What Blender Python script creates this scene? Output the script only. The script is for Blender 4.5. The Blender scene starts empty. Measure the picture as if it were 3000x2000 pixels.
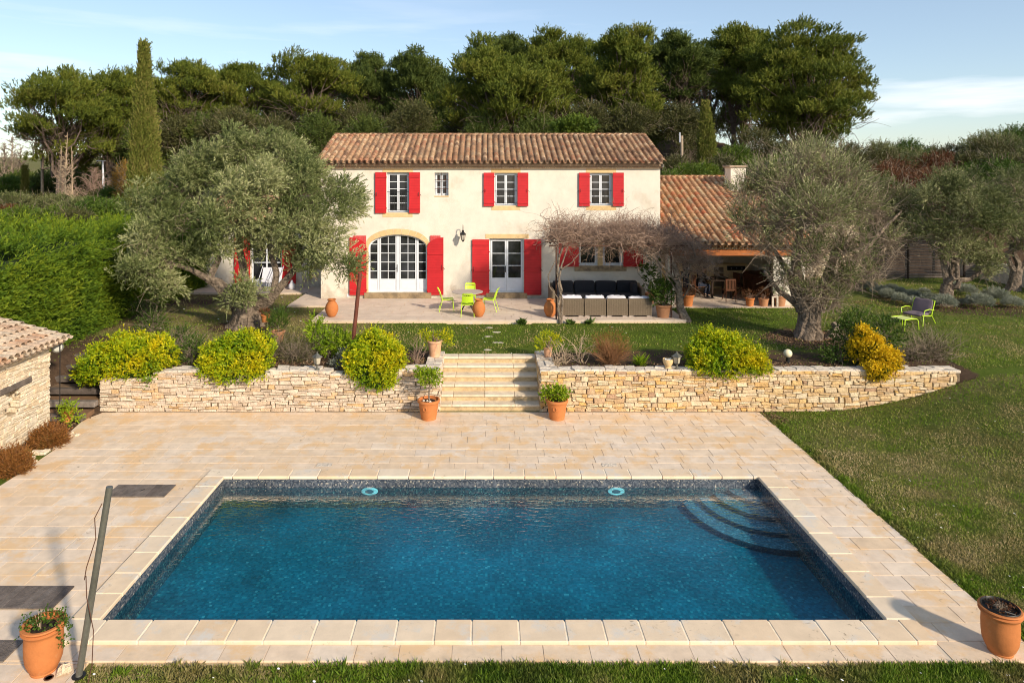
import bpy, bmesh, math, random
import numpy as np
from mathutils import Vector, Matrix

# ------------------------------------------------------------------ camera, sky, sun, exposure
scene = bpy.context.scene
COL = scene.collection
H = 6.2
FPX, CX, CY = 2000.0, 1425.0, 513.0
cd = bpy.data.cameras.new('camera'); cam = bpy.data.objects.new('camera', cd); COL.objects.link(cam)
cam.location = (0, 0, H); cam.rotation_euler = (math.radians(90), 0, 0)
cd.sensor_width = 36; cd.lens = 24; cd.shift_x = 75/3000; cd.shift_y = -487/3000
cd.clip_start = 0.1; cd.clip_end = 6000
scene.camera = cam
SUN_EL, SUN_AZ = math.radians(26.5), math.radians(140)
world = bpy.data.worlds.new('World'); scene.world = world; world.use_nodes = True
wn, wl = world.node_tree.nodes, world.node_tree.links
bg = wn['Background']; bg.inputs[1].default_value = 0.14
sky = wn.new('ShaderNodeTexSky'); sky.sky_type = 'NISHITA'; sky.sun_disc = False
sky.sun_elevation = SUN_EL; sky.sun_rotation = SUN_AZ; sky.air_density = 1.0; sky.dust_density = 0.6; sky.ozone_density = 1.8
# thin high cloud, laid out by direction in the sky
wtc = wn.new('ShaderNodeTexCoord'); wmp = wn.new('ShaderNodeMapping'); wmp.inputs['Scale'].default_value = (1.6, 1.6, 15)
wnz = wn.new('ShaderNodeTexNoise'); wnz.inputs['Scale'].default_value = 2.1; wnz.inputs['Detail'].default_value = 6
wnz.inputs['Roughness'].default_value = 0.5; wmp.inputs['Location'].default_value = (3.3, 0.4, 1.1)
wrp = wn.new('ShaderNodeValToRGB'); wrp.color_ramp.elements[0].position = 0.53; wrp.color_ramp.elements[1].position = 0.76
wrp.color_ramp.elements[1].color = (0.8, 0.8, 0.8, 1)
wsep = wn.new('ShaderNodeSeparateXYZ'); wlo = wn.new('ShaderNodeMapRange')
wlo.inputs['From Min'].default_value = 0.24; wlo.inputs['From Max'].default_value = 0.08
wlo.inputs['To Min'].default_value = 0.12; wlo.inputs['To Max'].default_value = 1.0
wmul = wn.new('ShaderNodeMath'); wmul.operation = 'MULTIPLY'
wmix = wn.new('ShaderNodeMixRGB'); wmix.inputs[2].default_value = (8.2, 8.2, 8.4, 1)
wl.new(wtc.outputs['Generated'], wmp.inputs[0]); wl.new(wmp.outputs[0], wnz.inputs['Vector'])
wl.new(wnz.outputs[0], wrp.inputs[0]); wl.new(wtc.outputs['Generated'], wsep.inputs[0]); wl.new(wsep.outputs[2], wlo.inputs[0])
wl.new(wrp.outputs[0], wmul.inputs[0]); wl.new(wlo.outputs[0], wmul.inputs[1]); wl.new(wmul.outputs[0], wmix.inputs[0])
wv = wn.new('ShaderNodeMixRGB'); wv.inputs[0].default_value = 0.16; wv.inputs[2].default_value = (6.2, 7.0, 7.8, 1)
wl.new(sky.outputs[0], wv.inputs[1]); wl.new(wv.outputs[0], wmix.inputs[1]); wl.new(wmix.outputs[0], bg.inputs[0])
ld = bpy.data.lights.new('sun', 'SUN'); sun = bpy.data.objects.new('sun', ld); COL.objects.link(sun)
ld.energy = 4.8; ld.angle = math.radians(3.0); ld.color = (1.0, 0.86, 0.67)
sdir = Vector((math.sin(SUN_AZ)*math.cos(SUN_EL), math.cos(SUN_AZ)*math.cos(SUN_EL), math.sin(SUN_EL)))
sun.rotation_euler = sdir.to_track_quat('Z', 'Y').to_euler(); sun.location = sdir*60
scene.view_settings.view_transform = 'Standard'; scene.view_settings.look = 'None'
scene.view_settings.exposure = 0.2; scene.view_settings.gamma = 1
try: scene.cycles.filter_width = 1.05
except Exception: pass

# ------------------------------------------------------------------ helpers
rs = np.random.RandomState(7); rnd = random.Random(5)
def G(px, py, z):                    # point of the level z that the photograph shows at px, py
    y = FPX*(H-z)/(py-CY); return Vector(((px-CX)/FPX*y, y, z))
def Pt(px, py, y): return Vector(((px-CX)/FPX*y, y, H-(py-CY)/FPX*y))
def sst(a, b, x):
    t = np.clip((np.asarray(x, float)-a)/(b-a), 0, 1); return t*t*(3-2*t)
_perm = np.random.RandomState(3).rand(64, 64, 64)
def vnoise(p):                       # value noise, p (N,3)
    p = np.asarray(p, float); i = np.floor(p).astype(int); f = p-i; f = f*f*(3-2*f); r = 0
    for dx in (0, 1):
        for dy in (0, 1):
            for dz in (0, 1):
                w = (f[:, 0] if dx else 1-f[:, 0])*(f[:, 1] if dy else 1-f[:, 1])*(f[:, 2] if dz else 1-f[:, 2])
                r = r + w*_perm[(i[:, 0]+dx) % 64, (i[:, 1]+dy) % 64, (i[:, 2]+dz) % 64]
    return r
WY = 17.9                            # front face of the retaining walls
SX0, SX1 = -1.23, 1.42               # stairs between the walls
def gz(x, y):
    x = np.asarray(x, float); y = np.asarray(y, float); x, y = np.broadcast_arrays(x, y)
    up = 1.0 + 0.04*sst(21, 24, y)
    a = sst(7.2, 14, x)**2; b = sst(9.5, 17.9, y)
    low = a*b
    s = sst(18.1, 18.2, y)
    s = np.where((x > -1.42) & (x < 1.58), np.clip((y-18.3)/1.6, 0, 1)*0.97, s)
    s = np.where(x > 12.3, sst(17.2, 20, y), s)
    s = np.where(x < -10.0, sst(17.0, 21.5, y), s)
    s = np.where(x < -11.8, sst(12.0, 18.5, y), s)
    z = low + (up-low)*s
    cap = 11 - 6.0*sst(19, 33, x) + 2.0*sst(36, 62, x) 
    hill = np.minimum(np.maximum(y-36, 0)*0.27, cap-1)*(1-.75*sst(80, 130, y))
    left = np.clip(y-36, 0, 42)*0.085
    w = sst(-27, -11, x)
    z = z + hill*w + left*(1-w)
    z = z - 0.035*((y < 18) & (x < 7.3)) + np.where(y > 28, 0.12*(vnoise(np.stack([x*.3, y*.3, x*0], -1).reshape(-1, 3)).reshape(x.shape)-.5)*sst(28, 40, y)*4, 0)
    return z
def g1(x, y): return float(gz(x, y))

def worigin(o):
    v = Vector((0, 0, 0))
    while o is not None: v = v + o.location; o = o.parent
    return v
def thing(name, label, cat, loc=(0, 0, 0), rz=0, group=None):
    o = bpy.data.objects.new(name, None); COL.objects.link(o); o.empty_display_size = 0.1
    o.location = loc; o.rotation_euler = (0, 0, rz); o['label'] = label; o['category'] = cat
    if group: o['group'] = group
    return o
def tag(o, label=None, cat=None, group=None, kind=None):
    if label: o['label'] = label
    if cat: o['category'] = cat
    if group: o['group'] = group
    if kind: o['kind'] = kind
    return o
def dup(root, loc, rz=None, label=None, scale=None):
    def cp(o, par):
        c = o.copy(); COL.objects.link(c); c.parent = par
        for ch in list(kids.get(o.name, [])): cp(ch, c)
        return c
    kids = {}
    def walk(o):
        kids[o.name] = list(o.children)
        for c in o.children: walk(c)
    walk(root)
    r = cp(root, None); r.location = loc
    if rz is not None: r.rotation_euler = (0, 0, rz)
    if label: r['label'] = label
    if scale is not None: r.scale = (scale,)*3 if not hasattr(scale, '__len__') else scale
    return r

def np_mesh(name, V, F, mat, parent=None, face_r=None, smooth=False, local=False):
    """V (N,3), F (M,k) arrays -> object"""
    V = np.asarray(V, np.float32); F = np.asarray(F, np.int32); k = F.shape[1]
    if parent is not None and not local: V = V - np.array(worigin(parent), np.float32)
    me = bpy.data.meshes.new(name); me.vertices.add(len(V)); me.vertices.foreach_set('co', V.ravel())
    me.loops.add(F.size); me.loops.foreach_set('vertex_index', F.ravel())
    me.polygons.add(len(F)); me.polygons.foreach_set('loop_start', np.arange(0, F.size, k, dtype=np.int32))
    if smooth: me.polygons.foreach_set('use_smooth', np.ones(len(F), bool))
    me.update(calc_edges=True); me.validate()
    if face_r is not None:
        a = me.attributes.new('rnd', 'FLOAT', 'FACE'); a.data.foreach_set('value', np.asarray(face_r, np.float32))
    me.materials.append(mat)
    o = bpy.data.objects.new(name, me); COL.objects.link(o)
    if parent is not None: o.parent = parent
    return o

class MB:
    def __init__(s): s.v = []; s.f = []; s.r = []
    def add(s, vs, fs, r=None):
        b = len(s.v); s.v += [tuple(v) for v in vs]; s.f += [tuple(i+b for i in f) for f in fs]
        r = rnd.random() if r is None else r; s.r += [r]*len(fs); return s
    def box(s, x0, y0, z0, x1, y1, z1, r=None, m=None, bev=0.0):
        if bev:
            c = ((x0+x1)/2, (y0+y1)/2, (z0+z1)/2); h = ((x1-x0)/2, (y1-y0)/2, (z1-z0)/2)
            bev = min(bev, *[q*.49 for q in h])
            vs = []
            for sx in (-1, 1):
                for sy in (-1, 1):
                    for sz in (-1, 1):
                        vs += [(sx*h[0], sy*(h[1]-bev), sz*(h[2]-bev)), (sx*(h[0]-bev), sy*h[1], sz*(h[2]-bev)), (sx*(h[0]-bev), sy*(h[1]-bev), sz*h[2])]
            vs = [Vector(v) + Vector(c) for v in vs]
            bm = bmesh.new(); bv = [bm.verts.new(v) for v in vs]; bmesh.ops.convex_hull(bm, input=bv)
            bmesh.ops.dissolve_limit(bm, angle_limit=0.01, verts=bm.verts[:], edges=bm.edges[:])
            bm.verts.index_update(); bm.verts.ensure_lookup_table()
            vs = [v.co.copy() for v in bm.verts]; fs = [[v.index for v in f.verts] for f in bm.faces]; bm.free()
        else:
            vs = [Vector(p) for p in ((x0, y0, z0), (x1, y0, z0), (x1, y1, z0), (x0, y1, z0), (x0, y0, z1), (x1, y0, z1), (x1, y1, z1), (x0, y1, z1))]
            fs = [(0, 3, 2, 1), (4, 5, 6, 7), (0, 1, 5, 4), (1, 2, 6, 5), (2, 3, 7, 6), (3, 0, 4, 7)]
        if m is not None: vs = [m @ v for v in vs]
        return s.add(vs, fs, r)
    def tube(s, pts, rad, n=8, r=None, cap=True, flute=0, seed=0):
        pts = [Vector(p) for p in pts]; K = len(pts)
        if not hasattr(rad, '__len__'): rad = [rad]*K
        vs = []; up = Vector((0.13, 0.21, 1)); prev = None
        for i, p in enumerate(pts):
            d = (pts[min(i+1, K-1)]-pts[max(i-1, 0)]).normalized()
            if prev is None:
                a = d.cross(Vector((0, 1, 0))) if abs(d.y) < .9 else d.cross(Vector((1, 0, 0)))
            else: a = prev - d*prev.dot(d)
            a.normalize(); prev = a; b = d.cross(a)
            for j in range(n):
                t = 2*math.pi*j/n; rr = rad[i]
                if flute: rr *= 1 + flute*(math.sin(t*3+seed+i*.35)*.6 + math.sin(t*5+seed*2-i*.5)*.4)
                vs.append(p + (a*math.cos(t)+b*math.sin(t))*rr)
        fs = [(i*n+j, i*n+(j+1) % n, (i+1)*n+(j+1) % n, (i+1)*n+j) for i in range(K-1) for j in range(n)]
        if cap: fs += [tuple(range(n-1, -1, -1)), tuple((K-1)*n+j for j in range(n))]
        return s.add(vs, fs, r)
    def lathe(s, prof, n=24, c=(0, 0, 0), r=None):
        vs = [(c[0]+q*math.cos(2*math.pi*j/n), c[1]+q*math.sin(2*math.pi*j/n), c[2]+z) for q, z in prof for j in range(n)]
        fs = [(i*n+j, i*n+(j+1) % n, (i+1)*n+(j+1) % n, (i+1)*n+j) for i in range(len(prof)-1) for j in range(n)]
        if prof[0][0] > .001: fs.append(tuple(range(n-1, -1, -1)))
        if prof[-1][0] > .001: fs.append(tuple((len(prof)-1)*n+j for j in range(n)))
        return s.add(vs, fs, r)
    def prism(s, poly, a, b, axis='y', r=None):          # polygon extruded between a and b
        f = (lambda p, t: (p[0], t, p[1])) if axis == 'y' else ((lambda p, t: (p[0], p[1], t)) if axis == 'z' else (lambda p, t: (t, p[0], p[1])))
        n = len(poly); vs = [f(p, a) for p in poly]+[f(p, b) for p in poly]
        fs = [tuple(range(n)), tuple(range(2*n-1, n-1, -1))]+[(i, (i+1) % n, n+(i+1) % n, n+i) for i in range(n)]
        return s.add(vs, fs, r)
    def build(s, name, mat, parent=None, smooth=False, local=False, bevel=0):
        off = Vector((0, 0, 0)) if (parent is None or local) else worigin(parent)
        me = bpy.data.meshes.new(name); me.from_pydata([Vector(v)-off for v in s.v], [], s.f)
        a = me.attributes.new('rnd', 'FLOAT', 'FACE'); a.data.foreach_set('value', np.array(s.r, np.float32))
        bm = bmesh.new(); bm.from_mesh(me); bmesh.ops.recalc_face_normals(bm, faces=bm.faces[:]); bm.to_mesh(me); bm.free()
        if smooth:
            me.polygons.foreach_set('use_smooth', np.ones(len(me.polygons), bool))
            try: me.set_sharp_from_angle(angle=math.radians(40))
            except Exception: pass
        me.materials.append(mat); o = bpy.data.objects.new(name, me); COL.objects.link(o)
        if parent is not None: o.parent = parent
        return o

def nrm(a): return a/np.maximum(np.linalg.norm(a, axis=-1, keepdims=True), 1e-9)
def tubes_np(P, R, sides=3):
    """P (N,K,3) polylines, R (N,K) radii -> V,F"""
    N, K, _ = P.shape
    d = np.empty_like(P); d[:, 1:-1] = P[:, 2:]-P[:, :-2]; d[:, 0] = P[:, 1]-P[:, 0]; d[:, -1] = P[:, -1]-P[:, -2]; d = nrm(d)
    ref = np.array([.31, .17, .93]); a = nrm(np.cross(d, ref)); b = np.cross(d, a)
    t = np.arange(sides)*2*np.pi/sides
    V = P[:, :, None]+R[:, :, None, None]*(a[:, :, None]*np.cos(t)[None, None, :, None]+b[:, :, None]*np.sin(t)[None, None, :, None])
    idx = np.arange(N*K*sides).reshape(N, K, sides); n2 = np.roll(idx, -1, 2)
    F = np.stack([idx[:, :-1], n2[:, :-1], n2[:, 1:], idx[:, 1:]], -1).reshape(-1, 4)
    return V.reshape(-1, 3), F
def walk_twigs(rng, O, D, L, K=6, wob=.35, grav=0.0):
    """curling polylines from origins O along D of length L"""
    N = len(O); P = np.empty((N, K, 3)); P[:, 0] = O; d = nrm(D)
    L = np.broadcast_to(L, (N,))
    for i in range(1, K):
        d = nrm(d+rng.normal(0, wob, (N, 3))+np.array([0, 0, grav])); P[:, i] = P[:, i-1]+d*(L/(K-1))[:, None]
    return P
def leaves_np(rng, pos, d, L, W, fold=0.0):
    N = len(pos); d = nrm(d); s = nrm(np.cross(d, rng.normal(0, 1, (N, 3)))); L = np.broadcast_to(L, (N,))[:, None]; W = np.broadcast_to(W, (N,))[:, None]
    V = np.stack([pos, pos+d*L*.45+s*W, pos+d*L, pos+d*L*.45-s*W], 1).reshape(-1, 3)
    F = np.arange(4*N).reshape(N, 4); return V, F
def sprays(rng, O, D, Ls, k, leafL, leafW, spread=.6, curve=0.0):
    """feathery sprays: k leaves along each spray. returns leaf pos, dir, spray id"""
    N = len(O); D = nrm(D); t = (np.arange(k)+.5)/k
    Ls = np.broadcast_to(Ls, (N,))
    side = rng.normal(0, 1, (N, k, 3))
    pos = O[:, None]+D[:, None]*(t[None, :, None]*Ls[:, None, None])
    pos[:, :, 2] += curve*(t[None]**2)*Ls[:, None]
    dirs = nrm(D[:, None]+spread*side)
    return pos.reshape(-1, 3), dirs.reshape(-1, 3), np.repeat(np.arange(N), k)
def sublobes(rng, lobes, m, s, flat=1.0, upb=.25, low=-.5, k=(.72, 1.0)):
    out = []
    for l in lobes:
        for i in range(m):
            u = rng.normal(0, 1, 3); u[2] += upb; u /= np.linalg.norm(u)
            if u[2] < low: u[2] *= -.5
            q = rng.uniform(*k); R_ = s*(l[3]+l[4]+l[5])/3*rng.uniform(.7, 1.3); out.append((l[0]+u[0]*l[3]*q, l[1]+u[1]*l[4]*q, l[2]+u[2]*l[5]*q, R_, R_, R_*flat))
    return out
def lobes_sample(rng, lobes, N, rough=.3, shell=.45, freq=2.2, up=.0, low=-1.0):
    """points in the outer shell of ellipsoid lobes, weighted by surface; returns pos, outward, lobe id"""
    lb = np.array(lobes, float); ar = (lb[:, 3]*lb[:, 4]+lb[:, 3]*lb[:, 5]+lb[:, 4]*lb[:, 5]); pr = ar/ar.sum()
    k = rng.choice(len(lb), N, p=pr); u = nrm(rng.normal(0, 1, (N, 3))); u[:, 2] += up; u = nrm(u)
    m = u[:, 2] < low; u[m, 2] *= -0.3; u = nrm(u)
    nz = vnoise(u*freq+k[:, None]*7.3+20)
    rr = (1-rough*.6+rough*1.6*(nz-.25))*(1-shell*rng.rand(N)**1.6)
    return lb[k, :3]+u*lb[k, 3:6]*rr[:, None], u, k

# ------------------------------------------------------------------ materials
def new_mat(name):
    m = bpy.data.materials.new(name); m.use_nodes = True; nt = m.node_tree; nt.nodes.clear()
    return m, nt.nodes, nt.links
def ramp(n, stops, interp='LINEAR'):
    r = n.new('ShaderNodeValToRGB'); e = r.color_ramp.elements; r.color_ramp.interpolation = interp
    while len(e) < len(stops): e.new(.5)
    for i, (p, c) in enumerate(stops): e[i].position = p; e[i].color = (*c, 1) if len(c) == 3 else c
    return r
def spaced(cols): return [(i/max(1, len(cols)-1), c) for i, c in enumerate(cols)]
def pm(name, cols, rough=.85, nscale=6, namt=.25, bump=0, bscale=30, spec=.3, metal=0, stain=None, sscale=2.0, slo=.5, shi=.7, lines=None, detail=5, spots=None, base_dirt=None):
    """Principled, colour from the per-face value ramp, modulated by object-space noise, with optional stains and grooves"""
    m, n, l = new_mat(name); out = n.new('ShaderNodeOutputMaterial'); b = n.new('ShaderNodeBsdfPrincipled')
    l.new(b.outputs[0], out.inputs[0]); b.inputs['Roughness'].default_value = rough; b.inputs['Metallic'].default_value = metal
    b.inputs['Specular IOR Level'].default_value = spec
    tc = n.new('ShaderNodeTexCoord'); at = n.new('ShaderNodeAttribute'); at.attribute_name = 'rnd'
    r = ramp(n, spaced(cols) if len(cols) > 1 else [(0, cols[0]), (1, cols[0])]); l.new(at.outputs['Fac'], r.inputs[0])
    nz = n.new('ShaderNodeTexNoise'); nz.inputs['Scale'].default_value = nscale; nz.inputs['Detail'].default_value = detail; nz.inputs['Roughness'].default_value = .65
    l.new(tc.outputs['Object'], nz.inputs['Vector'])
    mr = n.new('ShaderNodeMapRange'); mr.inputs[1].default_value = .3; mr.inputs[2].default_value = .7; mr.inputs[3].default_value = 1-namt; mr.inputs[4].default_value = 1+namt
    l.new(nz.outputs[0], mr.inputs[0])
    mx = n.new('ShaderNodeMixRGB'); mx.blend_type = 'MULTIPLY'; mx.inputs[0].default_value = 1; l.new(r.outputs[0], mx.inputs[1]); l.new(mr.outputs[0], mx.inputs[2])
    last = mx.outputs[0]
    if stain:
        n2 = n.new('ShaderNodeTexNoise'); n2.inputs['Scale'].default_value = sscale; n2.inputs['Detail'].default_value = 8; n2.inputs['Roughness'].default_value = .7
        l.new(tc.outputs['Object'], n2.inputs['Vector']); m2 = n.new('ShaderNodeMapRange'); m2.inputs[1].default_value = slo; m2.inputs[2].default_value = shi
        l.new(n2.outputs[0], m2.inputs[0]); x2 = n.new('ShaderNodeMixRGB'); l.new(m2.outputs[0], x2.inputs[0]); l.new(last, x2.inputs[1]); x2.inputs[2].default_value = (*stain, 1); last = x2.outputs[0]
    if spots:                       # (colour, scale, threshold): sparse lichen and dirt marks
        n4 = n.new('ShaderNodeTexNoise'); n4.inputs['Scale'].default_value = spots[1]; n4.inputs['Detail'].default_value = 10; n4.inputs['Roughness'].default_value = .75; n4.inputs['Distortion'].default_value = .8
        l.new(tc.outputs['Object'], n4.inputs['Vector']); m4 = n.new('ShaderNodeMapRange'); m4.inputs[1].default_value = spots[2]; m4.inputs[2].default_value = spots[2]+.06; m4.inputs[4].default_value = .75
        n5 = n.new('ShaderNodeTexNoise'); n5.inputs['Scale'].default_value = .55; l.new(tc.outputs['Object'], n5.inputs['Vector']); m5 = n.new('ShaderNodeMapRange'); m5.inputs[1].default_value = .47; m5.inputs[2].default_value = .60; l.new(n5.outputs[0], m5.inputs[0])
        l.new(n4.outputs[0], m4.inputs[0]); mu = n.new('ShaderNodeMath'); mu.operation = 'MULTIPLY'; l.new(m4.outputs[0], mu.inputs[0]); l.new(m5.outputs[0], mu.inputs[1]); x4 = n.new('ShaderNodeMixRGB'); l.new(mu.outputs[0], x4.inputs[0]); l.new(last, x4.inputs[1]); x4.inputs[2].default_value = (*spots[0], 1); last = x4.outputs[0]
    if base_dirt:                   # splashed dirt and damp marks with ragged outlines at the foot of the walls
        sp = n.new('ShaderNodeSeparateXYZ'); l.new(tc.outputs['Object'], sp.inputs[0]); n6 = n.new('ShaderNodeTexNoise'); n6.inputs['Scale'].default_value = 1.7; n6.inputs['Detail'].default_value = 9; n6.inputs['Roughness'].default_value = .7; l.new(tc.outputs['Object'], n6.inputs['Vector'])
        ma = n.new('ShaderNodeMath'); ma.operation = 'MULTIPLY_ADD'; ma.inputs[1].default_value = -.30; l.new(sp.outputs[2], ma.inputs[0]); l.new(n6.outputs[0], ma.inputs[2]); m6 = n.new('ShaderNodeMapRange'); m6.inputs[1].default_value = .36; m6.inputs[2].default_value = .56; m6.inputs[4].default_value = .6; l.new(ma.outputs[0], m6.inputs[0])
        x5 = n.new('ShaderNodeMixRGB'); l.new(m6.outputs[0], x5.inputs[0]); l.new(last, x5.inputs[1]); x5.inputs[2].default_value = (*base_dirt, 1); last = x5.outputs[0]
    hgt = nz.outputs[0]
    if lines:                       # (axis, scale, depth) plank grooves
        w = n.new('ShaderNodeTexWave'); w.bands_direction = lines[0]; w.inputs['Scale'].default_value = lines[1]; w.inputs['Distortion'].default_value = .0
        l.new(tc.outputs['Object'], w.inputs['Vector']); wr = n.new('ShaderNodeMapRange'); wr.inputs[1].default_value = 0; wr.inputs[2].default_value = .12; l.new(w.outputs['Fac'], wr.inputs[0])
        x3 = n.new('ShaderNodeMixRGB'); x3.blend_type = 'MULTIPLY'; x3.inputs[0].default_value = lines[2]; l.new(last, x3.inputs[1]); l.new(wr.outputs[0], x3.inputs[2]); last = x3.outputs[0]
    l.new(last, b.inputs['Base Color'])
    if bump:
        n3 = n.new('ShaderNodeTexNoise'); n3.inputs['Scale'].default_value = bscale; n3.inputs['Detail'].default_value = 6; l.new(tc.outputs['Object'], n3.inputs['Vector'])
        bp = n.new('ShaderNodeBump'); bp.inputs['Strength'].default_value = min(1, bump*10); bp.inputs['Distance'].default_value = .02*bump*5
        l.new(n3.outputs[0], bp.inputs['Height']); l.new(bp.outputs[0], b.inputs['Normal'])
    return m
def leafmat(name, cols, trans=.3, rough=.6, spec=.25, patch=None, pscale=.8):
    """leaf colour from the per-leaf value; a share of the light passes through"""
    m, n, l = new_mat(name); out = n.new('ShaderNodeOutputMaterial'); b = n.new('ShaderNodeBsdfPrincipled'); t = n.new('ShaderNodeBsdfTranslucent'); mix = n.new('ShaderNodeMixShader')
    b.inputs['Roughness'].default_value = rough; b.inputs['Specular IOR Level'].default_value = spec; mix.inputs[0].default_value = trans
    at = n.new('ShaderNodeAttribute'); at.attribute_name = 'rnd'; r = ramp(n, spaced(cols)); l.new(at.outputs['Fac'], r.inputs[0]); last = r.outputs[0]
    if patch:
        tc = n.new('ShaderNodeTexCoord'); nz = n.new('ShaderNodeTexNoise'); nz.inputs['Scale'].default_value = pscale; nz.inputs['Detail'].default_value = 3; l.new(tc.outputs['Object'], nz.inputs['Vector'])
        mr = n.new('ShaderNodeMapRange'); mr.inputs[1].default_value = .47; mr.inputs[2].default_value = .62; l.new(nz.outputs[0], mr.inputs[0])
        r2 = ramp(n, spaced(patch)); l.new(at.outputs['Fac'], r2.inputs[0]); x = n.new('ShaderNodeMixRGB'); l.new(mr.outputs[0], x.inputs[0]); l.new(last, x.inputs[1]); l.new(r2.outputs[0], x.inputs[2]); last = x.outputs[0]
    l.new(last, b.inputs['Base Color']); l.new(last, t.inputs['Color']); l.new(b.outputs[0], mix.inputs[1]); l.new(t.outputs[0], mix.inputs[2]); l.new(mix.outputs[0], out.inputs[0])
    return m

M = {}
M['render'] = pm('lime_render', [(.69, .635, .545)], rough=.92, nscale=1.6, namt=.09, bump=.12, bscale=45, stain=(.52, .43, .31), sscale=.9, slo=.54, shi=.80, base_dirt=(.33, .26, .18))
M['ochre'] = pm('ochre_stone', [(.60, .42, .20), (.68, .50, .27)], rough=.9, nscale=6, namt=.12, bump=.1, bscale=60)
M['ochre_old'] = pm('weathered_stone', [(.30, .22, .13), (.40, .30, .18)], rough=.95, nscale=5, namt=.3, bump=.15, bscale=30, stain=(.14, .11, .08), sscale=3)
M['red'] = pm('red_paint', [(.46, .018, .024), (.52, .022, .027)], rough=.42, nscale=4, namt=.08, spec=.3, lines=('Z', 3.0, .18))
M['redlight'] = pm('faded_red_paint', [(.60, .085, .085), (.55, .07, .07)], rough=.6, namt=.1)
M['white'] = pm('white_paint', [(.62, .66, .72), (.66, .69, .74)], rough=.4, namt=.04, spec=.4)
M['iron'] = pm('dark_iron', [(.02, .02, .022)], rough=.5, metal=.3)
M['rust'] = pm('rusty_iron', [(.09, .04, .025)], rough=.7)
def glassmat(name, c=(.012, .013, .015)):
    m, n, l = new_mat(name); out = n.new('ShaderNodeOutputMaterial'); b = n.new('ShaderNodeBsdfPrincipled'); l.new(b.outputs[0], out.inputs[0])
    b.inputs['Roughness'].default_value = .06; b.inputs['Specular IOR Level'].default_value = .6
    tc = n.new('ShaderNodeTexCoord'); nz = n.new('ShaderNodeTexNoise'); nz.inputs['Scale'].default_value = 1.6; nz.inputs['Detail'].default_value = 3; l.new(tc.outputs['Object'], nz.inputs['Vector'])
    r = ramp(n, [(.4, c), (.7, tuple(4*q for q in c))]); l.new(nz.outputs[0], r.inputs[0]); l.new(r.outputs[0], b.inputs['Base Color'])
    bp = n.new('ShaderNodeBump'); bp.inputs['Strength'].default_value = .06; l.new(nz.outputs[0], bp.inputs['Height']); l.new(bp.outputs[0], b.inputs['Normal'])
    return m
M['glass'] = glassmat('dark_glass')
M['tile'] = pm('canal_tile', [(.17, .095, .06), (.43, .245, .14), (.53, .345, .20), (.40, .18, .10), (.60, .43, .27), (.27, .17, .11), (.47, .275, .155), (.55, .39, .24)], rough=.92, nscale=12, namt=.3, bump=.12, bscale=50, stain=(.07, .06, .05), sscale=5, slo=.60, shi=.78)
M['tile_old'] = pm('lichen_tile', [(.44, .25, .15), (.54, .38, .26), (.50, .41, .31), (.58, .45, .33), (.38, .24, .16)], rough=.95, nscale=9, namt=.35, bump=.2, bscale=40, stain=(.10, .085, .07), sscale=5, slo=.55, shi=.70)
M['tile_red'] = pm('mixed_red_tile', [(.26, .14, .075), (.52, .27, .13), (.60, .38, .20), (.50, .17, .08), (.64, .46, .27), (.34, .24, .15), (.56, .29, .15), (.60, .44, .26)], rough=.92, nscale=12, namt=.3, bump=.12, bscale=50, stain=(.10, .095, .06), sscale=4, slo=.56, shi=.76)
M['mortar'] = pm('roof_mortar', [(.36, .27, .19)], rough=.95, nscale=10, namt=.3)
M['stone'] = pm('dry_stone', [(.56, .45, .34), (.61, .50, .39), (.48, .36, .25), (.57, .48, .39), (.55, .36, .18), (.60, .49, .37), (.64, .54, .43), (.44, .34, .25)], rough=.95, nscale=9, namt=.22, bump=.3, bscale=28, stain=(.40, .31, .21), sscale=4, slo=.6, shi=.8)
M['stone_w'] = pm('warm_dry_stone', [(.58, .43, .26), (.60, .41, .20), (.52, .35, .18), (.62, .50, .34), (.60, .37, .13), (.46, .31, .18), (.66, .54, .36), (.54, .43, .30), (.62, .47, .27), (.36, .22, .14)], rough=.95, nscale=9, namt=.25, bump=.3, bscale=28, stain=(.42, .32, .2), sscale=4, slo=.6, shi=.8)
M['stone_l'] = pm('pale_rubble_stone', [(.66, .56, .42), (.72, .62, .48), (.62, .48, .32), (.70, .60, .46)], rough=.95, nscale=9, namt=.18, bump=.3, bscale=28)
M['joint'] = pm('wall_joint', [(.16, .12, .08)], rough=1, nscale=14, namt=.4)
M['joint_l'] = pm('lime_joint', [(.40, .32, .22)], rough=1, nscale=14, namt=.3)
M['cap'] = pm('coping_stone', [(.58, .50, .41), (.64, .56, .46), (.52, .45, .37)], rough=.95, nscale=7, namt=.2, bump=.3, bscale=20, stain=(.30, .25, .20), sscale=6, slo=.6, shi=.8)
M['slab'] = pm('limestone_paving', [(.67, .52, .375), (.69, .56, .43), (.66, .50, .34), (.70, .58, .455), (.68, .54, .40), (.67, .515, .365), (.66, .555, .45)], rough=.8, nscale=3.4, namt=.15, bump=.03, bscale=60, stain=(.68, .47, .27), sscale=1.35, slo=.50, shi=.60, detail=9, spots=((.26, .20, .14), 7, .585))
M['slab_terr'] = pm('terrace_paving', [(.58, .47, .38), (.61, .50, .40)], rough=.85, nscale=2, namt=.10, bump=.04, bscale=60, stain=(.44, .33, .24), sscale=2.5, slo=.54, shi=.80, spots=((.28, .2, .14), 8, .6))
M['copingstone'] = pm('pool_coping_stone', [(.69, .53, .36), (.72, .58, .42), (.68, .50, .32), (.71, .60, .46)], rough=.75, nscale=3, namt=.09, bump=.04, bscale=60, stain=(.62, .56, .48), sscale=2.2, slo=.52, shi=.64, spots=((.22, .17, .11), 9, .575))
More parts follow.
